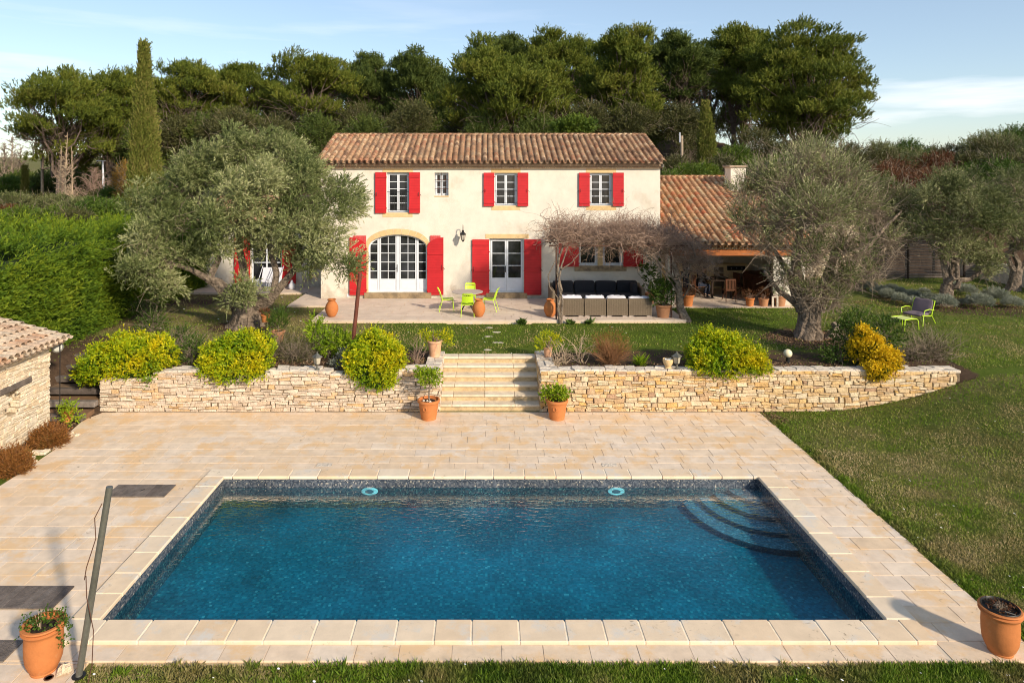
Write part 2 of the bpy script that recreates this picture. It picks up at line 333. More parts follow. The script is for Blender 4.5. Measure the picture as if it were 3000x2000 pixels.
M['step'] = pm('step_stone', [(.64, .53, .38), (.68, .58, .44), (.60, .48, .33)], rough=.85, nscale=5, namt=.15, bump=.08, bscale=40, stain=(.13, .10, .07), sscale=3.4, slo=.60, shi=.84)
M['riser'] = pm('step_riser_stone', [(.55, .40, .22), (.50, .37, .21)], rough=.9, nscale=7, namt=.25, bump=.08, bscale=40, stain=(.14, .10, .06), sscale=3, slo=.52, shi=.8)
M['joint_deck'] = pm('paving_joint', [(.60, .48, .35)], rough=1, nscale=1.2, namt=.5, stain=(.60, .50, .38), sscale=.25, slo=.42, shi=.52)
M['terra'] = pm('terracotta', [(.47, .165, .05)], rough=.8, nscale=5, namt=.12, bump=.05, bscale=40, stain=(.50, .27, .13), sscale=4, slo=.58, shi=.8)
M['terra_pale'] = pm('pale_terracotta', [(.60, .33, .19)], rough=.85, nscale=6, namt=.15, bump=.05, bscale=40, stain=(.58, .44, .33), sscale=5, slo=.52, shi=.75)
M['terra_dark'] = pm('aged_terracotta', [(.42, .20, .10)], rough=.85, nscale=6, namt=.2, bump=.05, bscale=40, stain=(.22, .15, .09), sscale=3, slo=.52, shi=.85)
M['soil'] = pm('potting_soil', [(.035, .022, .014)], rough=1, nscale=20, namt=.6, bump=.5, bscale=40)
M['lime'] = pm('lime_green_metal', [(.50, .72, .03)], rough=.4, spec=.5, namt=.03)
M['limepale'] = pm('pale_green_mesh', [(.55, .62, .22)], rough=.6, namt=.05)
M['tabletop'] = pm('grey_beige_table', [(.42, .36, .32)], rough=.6, namt=.08)
M['wicker'] = pm('grey_brown_wicker', [(.09, .065, .042), (.165, .125, .083), (.20, .155, .108)], rough=.8, nscale=40, namt=.3)
M['dkcush'] = pm('charcoal_cushion', [(.028, .028, .034)], rough=.95, nscale=20, namt=.15, bump=.05, bscale=300)
M['whcush'] = pm('white_cushion', [(.62, .62, .68)], rough=.9, namt=.05)
M['mauve'] = pm('mauve_grey_cushion', [(.15, .115, .135)], rough=.9, namt=.08)
M['grmetal'] = pm('grey_metal', [(.17, .165, .14)], rough=.45, metal=.5, nscale=4, namt=.3, stain=(.34, .34, .33), sscale=1.2, slo=.5, shi=.8)
M['brmetal'] = pm('brown_metal', [(.13, .04, .025)], rough=.6, nscale=5, namt=.25)
M['oldwood'] = pm('grey_weathered_wood', [(.13, .105, .09), (.17, .14, .12), (.10, .08, .07), (.20, .17, .15)], rough=.9, nscale=6, namt=.35, bump=.2, bscale=50)
M['beam'] = pm('warm_beam', [(.36, .12, .035)], rough=.7, nscale=4, namt=.3)
M['darkwood'] = pm('dark_teak', [(.025, .014, .009), (.035, .018, .011)], rough=.6, nscale=10, namt=.3)
M['teak'] = pm('red_brown_teak', [(.09, .032, .014), (.12, .045, .018)], rough=.6, nscale=10, namt=.3)
M['cream'] = pm('cream_counter', [(.80, .62, .36)], rough=.8, nscale=4, namt=.12)
M['greywood'] = pm('taupe_door', [(.24, .19, .14)], rough=.7, namt=.15, lines=('Z', 6, .5))
M['black'] = pm('black_metal', [(.012, .012, .012)], rough=.45)
M['steel'] = pm('steel', [(.4, .4, .4)], rough=.3, metal=.9)
M['skin'] = pm('skin', [(.42, .24, .16)], rough=.6, namt=.03)
M['navy'] = pm('dark_jacket', [(.012, .012, .016)], rough=.9)
M['greytop'] = pm('dark_grey_jumper', [(.04, .042, .05)], rough=.9)
M['jeans'] = pm('dark_jeans', [(.02, .026, .045)], rough=.9)
M['hair'] = pm('dark_hair', [(.012, .008, .006)], rough=.7)
M['whiteshoe'] = pm('white_shoe', [(.6, .6, .6)], rough=.6)
M['bark'] = pm('olive_bark', [(.17, .13, .095), (.25, .195, .15)], rough=.95, nscale=7, namt=.55, bump=1.2, bscale=12, stain=(.07, .055, .04), sscale=4, slo=.5, shi=.7)
M['pinebark'] = pm('pine_bark', [(.15, .11, .085)], rough=.95, nscale=5, namt=.4, bump=.5, bscale=8)
M['twig'] = pm('grey_twig', [(.25, .195, .14), (.34, .27, .20), (.17, .13, .095)], rough=.9, nscale=6, namt=.2)
M['vinetwig'] = pm('brown_vine_twig', [(.30, .20, .145), (.40, .28, .21), (.20, .13, .10)], rough=.9, nscale=6, namt=.2)
M['paletwig'] = pm('pale_twig', [(.36, .27, .18), (.44, .33, .22)], rough=.9)
M['rusttwig'] = pm('rusty_twig', [(.26, .12, .05), (.34, .17, .075), (.17, .09, .045)], rough=.9)
M['olive'] = leafmat('olive_leaf', [(.045, .065, .016), (.12, .155, .045), (.22, .255, .095), (.38, .39, .18), (.60, .58, .34)], trans=.28, rough=.55)
M['olive2'] = leafmat('dull_olive_leaf', [(.04, .055, .015), (.11, .13, .042), (.20, .215, .085), (.44, .43, .22)], trans=.25)
M['pine'] = leafmat('pine_needle', [(.034, .053, .007), (.072, .102, .012), (.120, .150, .016), (.180, .190, .026), (.19, .17, .045)], trans=.25, rough=.7)
M['pine2'] = leafmat('blue_pine_needle', [(.030, .050, .010), (.060, .090, .017), (.100, .132, .024), (.15, .165, .035)], trans=.25, rough=.7)
M['cypress'] = leafmat('cypress_leaf', [(.06, .080, .010), (.12, .145, .020), (.19, .19, .040), (.25, .20, .07)], trans=.15, rough=.8)
M['hedge'] = leafmat('hedge_leaf', [(.022, .050, .005), (.05, .105, .007), (.10, .17, .009), (.19, .25, .012), (.27, .29, .018)], trans=.25, rough=.7)
M['yellow'] = leafmat('euonymus_leaf', [(.05, .13, .006), (.14, .26, .008), (.34, .42, .008), (.58, .55, .010), (.74, .60, .012)], trans=.32, rough=.5, patch=[(.06, .14, .008), (.24, .33, .008), (.52, .48, .008), (.72, .56, .010), (.78, .58, .015)], pscale=1.1)
M['gold'] = leafmat('gold_leaf', [(.36, .27, .008), (.68, .46, .010), (.82, .56, .015)], trans=.3)
M['green'] = leafmat('shrub_leaf', [(.025, .055, .008), (.06, .11, .012), (.10, .16, .02)], trans=.25)
M['lemon'] = leafmat('citrus_leaf', [(.08, .17, .008), (.22, .32, .012), (.42, .48, .02)], trans=.3)
M['bgshrub'] = leafmat('scrub_leaf', [(.035, .042, .014), (.065, .07, .022), (.095, .095, .03), (.13, .11, .04)], trans=.2)
M['bggreen'] = leafmat('laurel_leaf', [(.035, .07, .010), (.08, .13, .014), (.16, .20, .02)], trans=.25)
M['bgrust'] = leafmat('rust_leaf', [(.07, .025, .012), (.13, .05, .02), (.10, .07, .03)], trans=.2)
M['heather'] = leafmat('heather_leaf', [(.10, .035, .012), (.20, .075, .02), (.28, .12, .03), (.10, .09, .02)], trans=.2)
M['laven'] = leafmat('lavender_leaf', [(.13, .15, .10), (.28, .30, .23), (.42, .43, .35)], trans=.15)
M['amber'] = leafmat('autumn_leaf', [(.20, .10, .02), (.33, .19, .04), (.14, .13, .03)], trans=.3)
M['grass'] = leafmat('grass_blade', [(.05, .10, .008), (.10, .175, .014), (.16, .245, .018), (.24, .25, .05), (.42, .34, .17)], trans=.35, patch=[(.10, .10, .025), (.18, .17, .045), (.27, .23, .08), (.38, .30, .14), (.50, .40, .22)], pscale=.85)
M['daisy'] = pm('daisy_petal', [(.8, .8, .78)], rough=.7, namt=.02)
M['litter'] = pm('leaf_litter', [(.16, .09, .05), (.22, .13, .07), (.10, .065, .04), (.30, .2, .12)], rough=.95)

# ------------------------------------------------------------------ ground, one sheet to the horizon with a hole for the pool
PX0, PX1, PY0, PY1 = -5.38, 5.57, 9.46, 13.98
def terrain():
    def lines(a, b, st): return list(np.arange(a, b, st))
    xs = [-3000, -1500, -700, -350, -200, -140]+lines(-110, -30, 4)+lines(-30, -14, 1.2)+lines(-14, 26, .32)+lines(26, 40, 1.2)+lines(40, 112, 4)+[140, 200, 350, 700, 1500, 3000]
    xs += [PX0-.1, PX1+.1, SX0-.2, SX0-.13, SX1+.13, SX1+.2, -10.0, -9.95, 12.3, 12.34]
    ys = [-60, -20, 0]+lines(3, 40, .32)+lines(40, 80, 1.2)+lines(80, 130, 5)+[160, 220, 350, 700, 1500, 3000]+[PY0-.1, PY1+.1, 18.08, 18.14, 18.22, 18.3]
    xs = np.array(sorted(set(np.round(xs, 3)))); ys = np.array(sorted(set(np.round(ys, 3))))
    X, Y = np.meshgrid(xs, ys); Z = gz(X, Y)
    # a distant ridge of hills, seen left of the pines
    Z = Z + np.where(Y > 690, 40*sst(-200, -700, X)*sst(600, 1500, Y), 0)
    V = np.stack([X, Y, Z], -1).reshape(-1, 3); nx = len(xs)
    F = []
    for j in range(len(ys)-1):
        for i in range(nx-1):
            cx, cy = (xs[i]+xs[i+1])/2, (ys[j]+ys[j+1])/2
            if PX0-.1 < cx < PX1+.1 and PY0-.1 < cy < PY1+.1: continue
            F.append((j*nx+i, j*nx+i+1, (j+1)*nx+i+1, (j+1)*nx+i))
    o = np_mesh('ground', V, F, ground_mat(), smooth=True)
    x, y = V[:, 0], V[:, 1]; nz = vnoise(np.stack([x*.9, y*.9, x*0], -1))
    bed = np.where((y > 18.0) & (y < 20.0+nz*.8) & (x > -10.2) & (x < 13.2) & ((x < SX0) | (x > SX1+.2)), 1.0-.55*sst(19.0, 20.4, y), 0)
    def disc(cx, cy, r): return np.clip(1.2-np.hypot(x-cx, (y-cy)*1.2)/r*(.7+.7*nz), 0, 1)
    bed = np.maximum.reduce([bed, disc(10.3, 21.8, 2.0), disc(-8.2, 23.4, 1.6), disc(18.6, 27.2, 4.0)*.9, np.where((x < -9.6) & (x > -13) & (y > 15.5) & (y < 22), .9, 0),
        sst(33.5, 36, y)*.85, np.where((x < -10.8) & (y > 21) & (y < 32), .55*nz+.2, 0)])
    dry = np.where((x < -4) & (y > 19) & (y < 30), .75, 0)*(.6+.5*nz) + np.where((x > 11) & (y > 19), .25, 0) + np.where((x > 7) & (y < 18), .42, 0)*(.5+nz)+np.where((y < 9), .5, 0)*nz+np.where(x < -30, .5, 0)
    bed = np.where(y > 140, 0, bed)
    a = o.data.attributes.new('soil', 'FLOAT', 'POINT'); a.data.foreach_set('value', bed.astype(np.float32))
    a = o.data.attributes.new('dry', 'FLOAT', 'POINT'); a.data.foreach_set('value', np.clip(dry, 0, 1).astype(np.float32))
    tag(o, kind='structure')
def ground_mat():
    m, n, l = new_mat('turf_and_soil'); out = n.new('ShaderNodeOutputMaterial'); b = n.new('ShaderNodeBsdfPrincipled'); l.new(b.outputs[0], out.inputs[0]); b.inputs['Roughness'].default_value = 1; b.inputs['Specular IOR Level'].default_value = .1
    tc = n.new('ShaderNodeTexCoord')
    def nz(s, d=6, r=.6):
        q = n.new('ShaderNodeTexNoise'); q.inputs['Scale'].default_value = s; q.inputs['Detail'].default_value = d; q.inputs['Roughness'].default_value = r; l.new(tc.outputs['Object'], q.inputs['Vector']); return q.outputs[0]
    g = ramp(n, [(.25, (.040, .065, .008)), (.5, (.078, .115, .013)), (.75, (.14, .16, .030))]); l.new(nz(14, 8, .75), g.inputs[0])
    d = ramp(n, [(.3, (.11, .09, .035)), (.5, (.19, .155, .065)), (.7, (.28, .22, .11))]); l.new(nz(17, 8, .8), d.inputs[0])
    s = ramp(n, [(.3, (.040, .026, .017)), (.55, (.095, .06, .038)), (.8, (.16, .11, .075))]); l.new(nz(9, 10, .8), s.inputs[0])
    def at(nm):
        q = n.new('ShaderNodeAttribute'); q.attribute_name = nm; return q.outputs['Fac']
    def mask(fac, sc, lo, hi):
        a = n.new('ShaderNodeMath'); a.operation = 'ADD'; l.new(fac, a.inputs[0]); l.new(nz(sc, 5, .7), a.inputs[1]); r = n.new('ShaderNodeMapRange'); r.inputs[1].default_value = lo; r.inputs[2].default_value = hi; l.new(a.outputs[0], r.inputs[0]); return r.outputs[0]
    x1 = n.new('ShaderNodeMixRGB'); l.new(mask(at('dry'), 1.1, .62, 1.25), x1.inputs[0]); l.new(g.outputs[0], x1.inputs[1]); l.new(d.outputs[0], x1.inputs[2])
    x2 = n.new('ShaderNodeMixRGB'); l.new(mask(at('soil'), 2.5, .85, 1.1), x2.inputs[0]); l.new(x1.outputs[0], x2.inputs[1]); l.new(s.outputs[0], x2.inputs[2]); l.new(x2.outputs[0], b.inputs['Base Color'])
    bp = n.new('ShaderNodeBump'); bp.inputs['Strength'].default_value = .8; bp.inputs['Distance'].default_value = .03; l.new(nz(30, 6, .7), bp.inputs['Height']); l.new(bp.outputs[0], b.inputs['Normal'])
    return m
terrain()

# ------------------------------------------------------------------ pool deck: individually laid limestone slabs
def paving(name, rects, rowh, brl, z, mat, holes=(), thick=.03, gap=.003, jit=.0015, off=.5, edge=0):
    mb = MB()
    for (x0, x1, y0, y1) in rects:
        y = y0; k = 0
        while y < y1-.02:
            h = min(rowh, y1-y)
            x = x0 - (brl*off*(k % 2)) - rnd.random()*.12
            while x < x1:
                w = brl*(rnd.uniform(.86, 1.12))
                spans = [(max(x, x0), min(x+w, x1))]
                for (hx0, hx1, hy0, hy1) in holes:
                    if y+h*.5 > hy0 and y+h*.5 < hy1:
                        ns = []
                        for a, b in spans:
                            if b <= hx0 or a >= hx1: ns.append((a, b)); continue
                            if a < hx0: ns.append((a, hx0))
                            if b > hx1: ns.append((hx1, b))
                        spans = ns
                for a, b in spans:
                    if b-a > .05:
                        zt = z+rnd.uniform(-jit, jit); e = edge*rnd.uniform(-1, 1) if b >= x1-.01 else 0
                        vs = [(a+gap, y+gap, zt-thick), (b-gap+e, y+gap, zt-thick), (b-gap+e, y+h-gap, zt-thick), (a+gap, y+h-gap, zt-thick)]
                        q = .0035
                        vs += [(a+gap+q, y+gap+q, zt+rnd.uniform(-jit, jit)*.7), (b-gap-q+e, y+gap+q, zt+rnd.uniform(-jit, jit)*.7), (b-gap-q+e, y+h-gap-q, zt+rnd.uniform(-jit, jit)*.7), (a+gap+q, y+h-gap-q, zt+rnd.uniform(-jit, jit)*.7)]
                        mb.add(vs, [(4, 5, 6, 7), (0, 1, 5, 4), (1, 2, 6, 5), (2, 3, 7, 6), (3, 0, 4, 7)])
                x += w
            y += h; k += 1
    return mb.build(name, mat)
CW = .40
OX0, OX1, OY0, OY1 = PX0-CW, PX1+CW, PY0-CW-.03, PY1+.36
near = 8.72
tag(paving('pool_deck', [(-9.72, 7.15, OY1, 17.86), (-9.72, -7.0, near, OY1), (-6.99, OX0-.01, near, OY1), (OX1, 7.15, near, OY1), (OX0, OX1, near, OY0-.012)], .372, .63, .0, M['slab'], edge=.02), kind='structure')
tag(paving('pool_deck', [(-9.9, -5.07, 7.1, near-.01)], .39, .66, .0, M['slab']), kind='structure')
mb = MB()
for (x0, x1, y0, y1) in [(-9.7, 7.13, OY1-.05, 17.9), (-9.7, OX0+.05, 7.1, OY1-.05), (OX1-.05, 7.13, near+.01, OY1-.05), (OX0+.05, OX1-.05, near+.01, OY0+.05)]:
    if x1 < -5: x1 = OX0+.05
    mb.box(x0, y0, -.10, x1, y1, -.0065)
tag(mb.build('deck_bed', M['joint_deck']), kind='structure')
mb = MB(); mb.box(-5.0, near-.055, -.09, 6.3, near+.005, -.022); 
tag(mb.build('deck_edging', M['riser']), kind='structure')
# left end of the deck where it curves towards the rock garden
mb = MB(); pts = [(-9.73, 14.6), (-9.78, 15.6), (-10.05, 16.4), (-10.2, 17.2), (-10.12, 17.86), (-9.73, 17.86)]
mb.prism(pts, -.10, -.004, 'z'); tag(mb.build('deck_edging', M['slab']), kind='structure')

# ------------------------------------------------------------------ swimming pool
def mosaic(name, stops, cell, rough=.25, fine=.0, tint=None):
    m, n, l = new_mat(name); out = n.new('ShaderNodeOutputMaterial'); b = n.new('ShaderNodeBsdfPrincipled'); l.new(b.outputs[0], out.inputs[0]); b.inputs['Roughness'].default_value = rough
    tc = n.new('ShaderNodeTexCoord'); sn = n.new('ShaderNodeVectorMath'); sn.operation = 'SNAP'; sn.inputs[1].default_value = (cell,)*3
    ad = n.new('ShaderNodeVectorMath'); ad.operation = 'ADD'; ad.inputs[1].default_value = (.0013, .0017, .0011); l.new(tc.outputs['Object'], ad.inputs[0])
    l.new(ad.outputs[0], sn.inputs[0]); wh = n.new('ShaderNodeTexWhiteNoise'); l.new(sn.outputs[0], wh.inputs[0]); r = ramp(n, stops, 'CONSTANT'); l.new(wh.outputs[0], r.inputs[0])
    nz = n.new('ShaderNodeTexNoise'); nz.inputs['Scale'].default_value = .8; l.new(tc.outputs['Object'], nz.inputs['Vector']); mr = n.new('ShaderNodeMapRange'); mr.inputs[1].default_value = .35; mr.inputs[2].default_value = .65; mr.inputs[3].default_value = .75; mr.inputs[4].default_value = 1.25; l.new(nz.outputs[0], mr.inputs[0])
    x = n.new('ShaderNodeMixRGB'); x.blend_type = 'MULTIPLY'; x.inputs[0].default_value = 1; l.new(r.outputs[0], x.inputs[1]); l.new(mr.outputs[0], x.inputs[2]); l.new(x.outputs[0], b.inputs['Base Color']); return m
M['mosaic'] = mosaic('grey_mosaic', [(0, (.035, .042, .055)), (.3, (.06, .07, .085)), (.6, (.09, .10, .115)), (.85, (.14, .14, .14)), (.965, (.32, .29, .24))], .024)
M['mosaic_shade'] = mosaic('shaded_mosaic', [(0, (.018, .045, .07)), (.5, (.028, .065, .095)), (.9, (.05, .09, .12))], .024)  # pool step risers: shade from the sun put into a darker colour
M['mosaic_step'] = mosaic('slate_blue_mosaic', [(0, (.12, .16, .20)), (.3, (.16, .21, .26)), (.6, (.22, .28, .33)), (.9, (.34, .42, .46))], .03)
M['mosaic_floor'] = mosaic('blue_mosaic', [(0, (.005, .125, .175)), (.25, (.006, .15, .21)), (.5, (.009, .17, .235)), (.72, (.014, .20, .265)), (.93, (.035, .27, .32)), (.99, (.12, .38, .42))], .04)
pool = thing('swimming_pool', 'rectangular swimming pool lined with dark blue and grey mosaic', 'swimming pool', (0.1, 11.7, 0))
WZ, FZ = -.19, -.60
mb = MB(); mb.box(PX0-.02, PY0-.02, FZ-.1, PX1+.02, PY1+.02, FZ); mb.build('pool_floor', M['mosaic_floor'], pool)
mb = MB()
mb.box(PX0-.12, PY1, FZ, PX1+.12, PY1+.1, -.012); mb.box(PX0-.12, PY0-.1, FZ, PX1+.12, PY0, -.012)
mb.box(PX0-.12, PY0, FZ, PX0, PY1, -.012); mb.box(PX1, PY0, FZ, PX1+.12, PY1, -.012); mb.build('pool_wall', M['mosaic'], pool)
cop = MB()
def coping_run(a, b, fixed0, fixed1, axis, inner):
    p = a
    while p < b-.01:
        w = rnd.choice([.52, .58, .64, .50]); q = min(p+w, b)
        if b-q < .2: q = b
        g = .005; zt = .042+rnd.uniform(-.002, .002); bv = .012
        if axis == 'x': x0, x1, y0, y1 = p+g, q-g, fixed0, fixed1
        else: x0, x1, y0, y1 = fixed0, fixed1, p+g, q-g
        cop.box(x0, y0, -.022, x1, y1, zt, bev=bv); p = q
coping_run(PX0-CW, PX1+CW, PY1-.015, OY1-.01, 'x', 0); coping_run(PX0-CW, PX1+CW, OY0, PY0+.015, 'x', 1)
coping_run(PY0+.02, PY1-.02, PX0-CW, PX0+.015, 'y', 0); coping_run(PY0+.02, PY1-.02, PX1-.015, PX1+CW, 'y', 1)
cop.build('coping', M['copingstone'], pool)
mb = MB(); mb.box(PX0-CW+.01, OY0+.01, -.03, PX1+CW-.01, PY0-.02, .033); mb.box(PX0-CW+.01, PY1+.02, -.03, PX1+CW-.01, OY1-.02, .033); mb.box(PX0-CW+.01, PY0, -.03, PX0-.02, PY1, .033); mb.box(PX1+.02, PY0, -.03, PX1+CW-.01, PY1, .033)
mb.build('coping_bed', pm('pale_mortar', [(.78, .68, .52)]), pool)
for i, (r, ry_, zt) in enumerate([(.62, .55, -.235), (.92, .98, -.32), (1.22, 1.38, -.41), (1.55, 1.80, -.50)]):
    pl = [(PX1+.0, PY1+.0)]+[(PX1-r*math.cos(t), PY1-ry_*math.sin(t)) for t in np.linspace(0, math.pi/2, 24)]
    S_ = MB().prism([(p[0]-.001*i, p[1]-.001*i) for p in pl], FZ+.001, zt, 'z').build('pool_step', M['mosaic_shade'], pool); MB().prism([(p[0]-.012*(p[0] < PX1-.01)*-1, p[1]+.012*(p[1] < PY1-.01)) for p in pl], zt+.001, zt+.006, 'z').build('tread', M['mosaic_step'], S_)
for px in (1083, 1805):
    x = (px-CX)/FPX*PY1; lt = MB(); pr = []
    for q, zz in ((.17, 0), (.17, .012), (.15, .02), (.09, .02)): pr.append((q, zz))
    lt.lathe(pr, 28); m4 = Matrix.Translation((x, PY1-.001, WZ-.075)) @ Matrix.Diagonal((1, 1, .46, 1)) @ Matrix.Rotation(math.radians(90), 4, 'X'); lt.v = [m4 @ Vector(v) for v in lt.v]
    L = lt.build('pool_light', pm('lamp_ring', [(.95, .95, .92)], rough=.4), pool)
    l2 = MB(); l2.lathe([(.088, .019), (.088, .024), (.06, .03), (0.0, .032)], 24); l2.v = [m4 @ Vector(v) for v in l2.v]; o = l2.build('lens', pm('lens_grey', [(.12, .16, .2)], rough=.2), L); 
for px in (951, 1785):                   # skimmer lids in the deck
    c = G(px, 1361, 0); mb = MB(); mb.box(c.x-.16, c.y-.10, .004, c.x+.16, c.y+.07, .009); mb.build('skimmer_lid', M['cap'], pool)
# water
m, n, l = new_mat('pool_water'); out = n.new('ShaderNodeOutputMaterial'); tr = n.new('ShaderNodeBsdfTransparent'); tr.inputs[0].default_value = (.38, .74, .83, 1)
gl = n.new('ShaderNodeBsdfGlossy'); gl.inputs['Roughness'].default_value = .05; fr = n.new('ShaderNodeFresnel'); fr.inputs['IOR'].default_value = 1.085
tc = n.new('ShaderNodeTexCoord'); mp = n.new('ShaderNodeMapping'); mp.inputs['Scale'].default_value = (1, 1.9, 1); l.new(tc.outputs['Object'], mp.inputs[0])
n1 = n.new('ShaderNodeTexNoise'); n1.inputs['Scale'].default_value = 7; n1.inputs['Detail'].default_value = 4; n1.inputs['Distortion'].default_value = .6; l.new(mp.outputs[0], n1.inputs['Vector'])
bp = n.new('ShaderNodeBump'); bp.inputs['Strength'].default_value = .22; bp.inputs['Distance'].default_value = .02; l.new(n1.outputs[0], bp.inputs['Height'])
l.new(bp.outputs[0], gl.inputs['Normal']); l.new(bp.outputs[0], fr.inputs['Normal']); mx = n.new('ShaderNodeMixShader'); l.new(fr.outputs[0], mx.inputs[0]); l.new(tr.outputs[0], mx.inputs[1]); l.new(gl.outputs[0], mx.inputs[2]); l.new(mx.outputs[0], out.inputs[0])
M['water'] = m
mb = MB(); mb.add([(PX0, PY0, WZ), (PX1, PY0, WZ), (PX1, PY1, WZ), (PX0, PY1, WZ)], [(0, 1, 2, 3)]); o = mb.build('water', M['water']); tag(o, kind='structure')

# ------------------------------------------------------------------ dry stone walls
def stones(mb, O, U, Vv, N, W, topf, hs=(.06, .13), ws=(.13, .42), depth=.03, inset=.014, skip=None, top=None):
    """irregular coursed stones on the plane O + u*U + v*V facing N"""
    O, U, Vv, N = map(Vector, (O, U, Vv, N)); v = 0; rows = []
    Hm = max(topf(W*t/40) for t in range(41))
    while v < Hm-.02:
        h = rnd.uniform(*hs); rows.append((v, min(v+h, Hm+.02))); v += h
    ph = [rnd.uniform(0, 6) for _ in rows]+[0]
    def wv(i, u): return 0 if i == 0 else .026*math.sin(u*1.3+i*.6)+.016*math.sin(u*3.9+ph[min(i, len(rows)-1)]*2)+.010*math.sin(u*9.1+ph[min(i, len(rows)-1)])
    taken = {}
    for i, (a, b) in enumerate(rows):
        u = -rnd.random()*.1
        while u < W:
            w = rnd.uniform(*ws)*(1 if rnd.random() < .8 else 1.3); u0, u1 = max(u, 0), min(u+w, W); u += w
            if u1-u0 < .04: continue
            parts = [(a, b, i, i+1)]
            if (b-a) > .09 and rnd.random() < .38: mid = a+(b-a)*rnd.uniform(.4, .6); parts = [(a, mid, i, i), (mid, b, i, i+1)]
            for (pa, pb, ia, ib) in parts:
                um = (u0+u1)/2; tt = topf(um)
                if pa > tt-.03: continue
                if skip and skip(um, (pa+pb)/2): continue
                g = .004; j = lambda s=.012: rnd.uniform(-s, s)
                lowo = [wv(ia, u0) if ia != ib or pa == a else wv(i, u0), wv(ia, u1)]; hio = [wv(ib, u0), wv(ib, u1)]
                if pb >= Hm: hio = [0, 0]
                c = [(u0+g+j(.022), pa+g+lowo[0]+j(.009)), (u1-g+j(.022), pa+g+lowo[1]+j(.009)), (u1-g+j(.022), min(pb, tt+.01)-g+hio[1]+j(.012)), (u0+g+j(.022), min(pb, tt+.01)-g+hio[0]+j(.012))]
                cu, cv = sum(q[0] for q in c)/4, sum(q[1] for q in c)/4; dp = rnd.uniform(-.008, .018)
                s = 1-inset*2/max(.05, (pb-pa)); s = max(.6, s); su = 1-inset*2/max(.08, u1-u0)
                ring = []
                for q in c: ring.append(q)
                # cut corners for an irregular hexagon-ish face
                base = [O+U*q[0]+Vv*q[1]-N*.03 for q in c]
                mid_ = [O+U*q[0]+Vv*q[1]+N*(dp-.004) for q in c]
                frt = [O+U*(cu+(q[0]-cu)*su+j(.006))+Vv*(cv+(q[1]-cv)*s+j(.005))+N*(dp+depth*rnd.uniform(.3, .7)) for q in c]
                vs = base+mid_+frt; fs = [(8, 9, 10, 11)]+[(k, (k+1) % 4, 4+(k+1) % 4, 4+k) for k in range(4)]+[(4+k, 4+(k+1) % 4, 8+(k+1) % 4, 8+k) for k in range(4)]
                mb.add(vs, fs)
def cap_stones(mb, x0, x1, y0, y1, zf, sz=.28):
    nx = max(1, int((x1-x0)/sz)); ny = max(1, int((y1-y0)/.2))
    xs = [[x0+(x1-x0)*(i+(rnd.uniform(-.3, .3) if 0 < i < nx else 0))/nx for i in range(nx+1)] for j in range(ny+1)]
    ys = [[y0+(y1-y0)*(j+(rnd.uniform(-.25, .25) if 0 < j < ny else 0))/ny for i in range(nx+1)] for j in range(ny+1)]
    for j in range(ny):
        for i in range(nx):
            c = [(xs[j][i], ys[j][i]), (xs[j][i+1], ys[j][i+1]), (xs[j+1][i+1], ys[j+1][i+1]), (xs[j+1][i], ys[j+1][i])]
            if abs(c[0][0]-c[1][0]) < .03: continue
            cx, cy = sum(q[0] for q in c)/4, sum(q[1] for q in c)/4; z = zf(cx)+rnd.uniform(-.012, .02)
            c = [(cx+(q[0]-cx)*.97, cy+(q[1]-cy)*.96) for q in c]
            c2 = [(cx+(q[0]-cx)*.93, cy+(q[1]-cy)*.9) for q in c]
            vs = [(q[0], q[1], z-.06) for q in c]+[(q[0], q[1], z-.015+rnd.uniform(-.006, .006)) for q in c]+[(q[0], q[1], z+rnd.uniform(-.008, .01)) for q in c2]
            mb.add(vs, [(8, 9, 10, 11)]+[(k, (k+1) % 4, 4+(k+1) % 4, 4+k) for k in range(4)]+[(4+k, 4+(k+1) % 4, 8+(k+1) % 4, 8+k) for k in range(4)])
XL, XR = -10.13, 12.32
def topL(u):
    x = XL+u; return float(.84+.22*sst(-9.05, -8.3, x)-.14*sst(-7.6, -7.3, x)*(1-sst(-5.9, -5.5, x))-.10*sst(-4.4, -4.0, x)*(1-sst(-3.2, -2.8, x))+.03*sst(-2.6, -2.2, x))
def topR(u): return 1.06
wl_ = thing('retaining_wall', 'pale dry stone retaining wall left of the garden steps, with dips under the yellow bushes', 'stone wall', (-5.6, WY, 0))
mb = MB(); stones(mb, (XL, WY, 0), (1, 0, 0), (0, 0, 1), (0, -1, 0), SX0-XL, topL, hs=(.05, .125), ws=(.09, .36)); 
stones(mb, (XL, WY+.9, 0), (0, -1, 0), (0, 0, 1), (-1, 0, 0), .9, lambda u: .84)
stones(mb, (SX0, WY, 0), (0, 1, 0), (0, 0, 1), (1, 0, 0), 2.0, lambda u: 1.06)
mb.build('stone_face', M['stone'], wl_)
mb = MB(); 
for i in range(36):
    a = XL+(SX0-XL)*i/36; b = XL+(SX0-XL)*(i+1)/36; mb.box(a, WY+.012, -.1, b, WY+.42, min(topL(a-XL), topL(b-XL))-.03)
mb.box(SX0-.40, WY+.40, -.1, SX0-.012, WY+2.0, 1.03); mb.build('wall_core', M['joint'], wl_)
mb = MB(); cap_stones(mb, XL, SX0+.01, WY-.01, WY+.44, lambda x: topL(x-XL)+.02); cap_stones(mb, SX0-.42, SX0+.02, WY+.44, WY+2.02, lambda x: 1.08, sz=.2); mb.build('wall_top', M['cap'], wl_)
wr_ = thing('retaining_wall', 'warm ochre dry stone retaining wall right of the garden steps, ending in the lawn', 'stone wall', (6.8, WY, 0))
mb = MB(); stones(mb, (SX1, WY, 0), (1, 0, 0), (0, 0, 1), (0, -1, 0), XR-SX1, lambda u: 1.06, hs=(.05, .135), ws=(.09, .33))
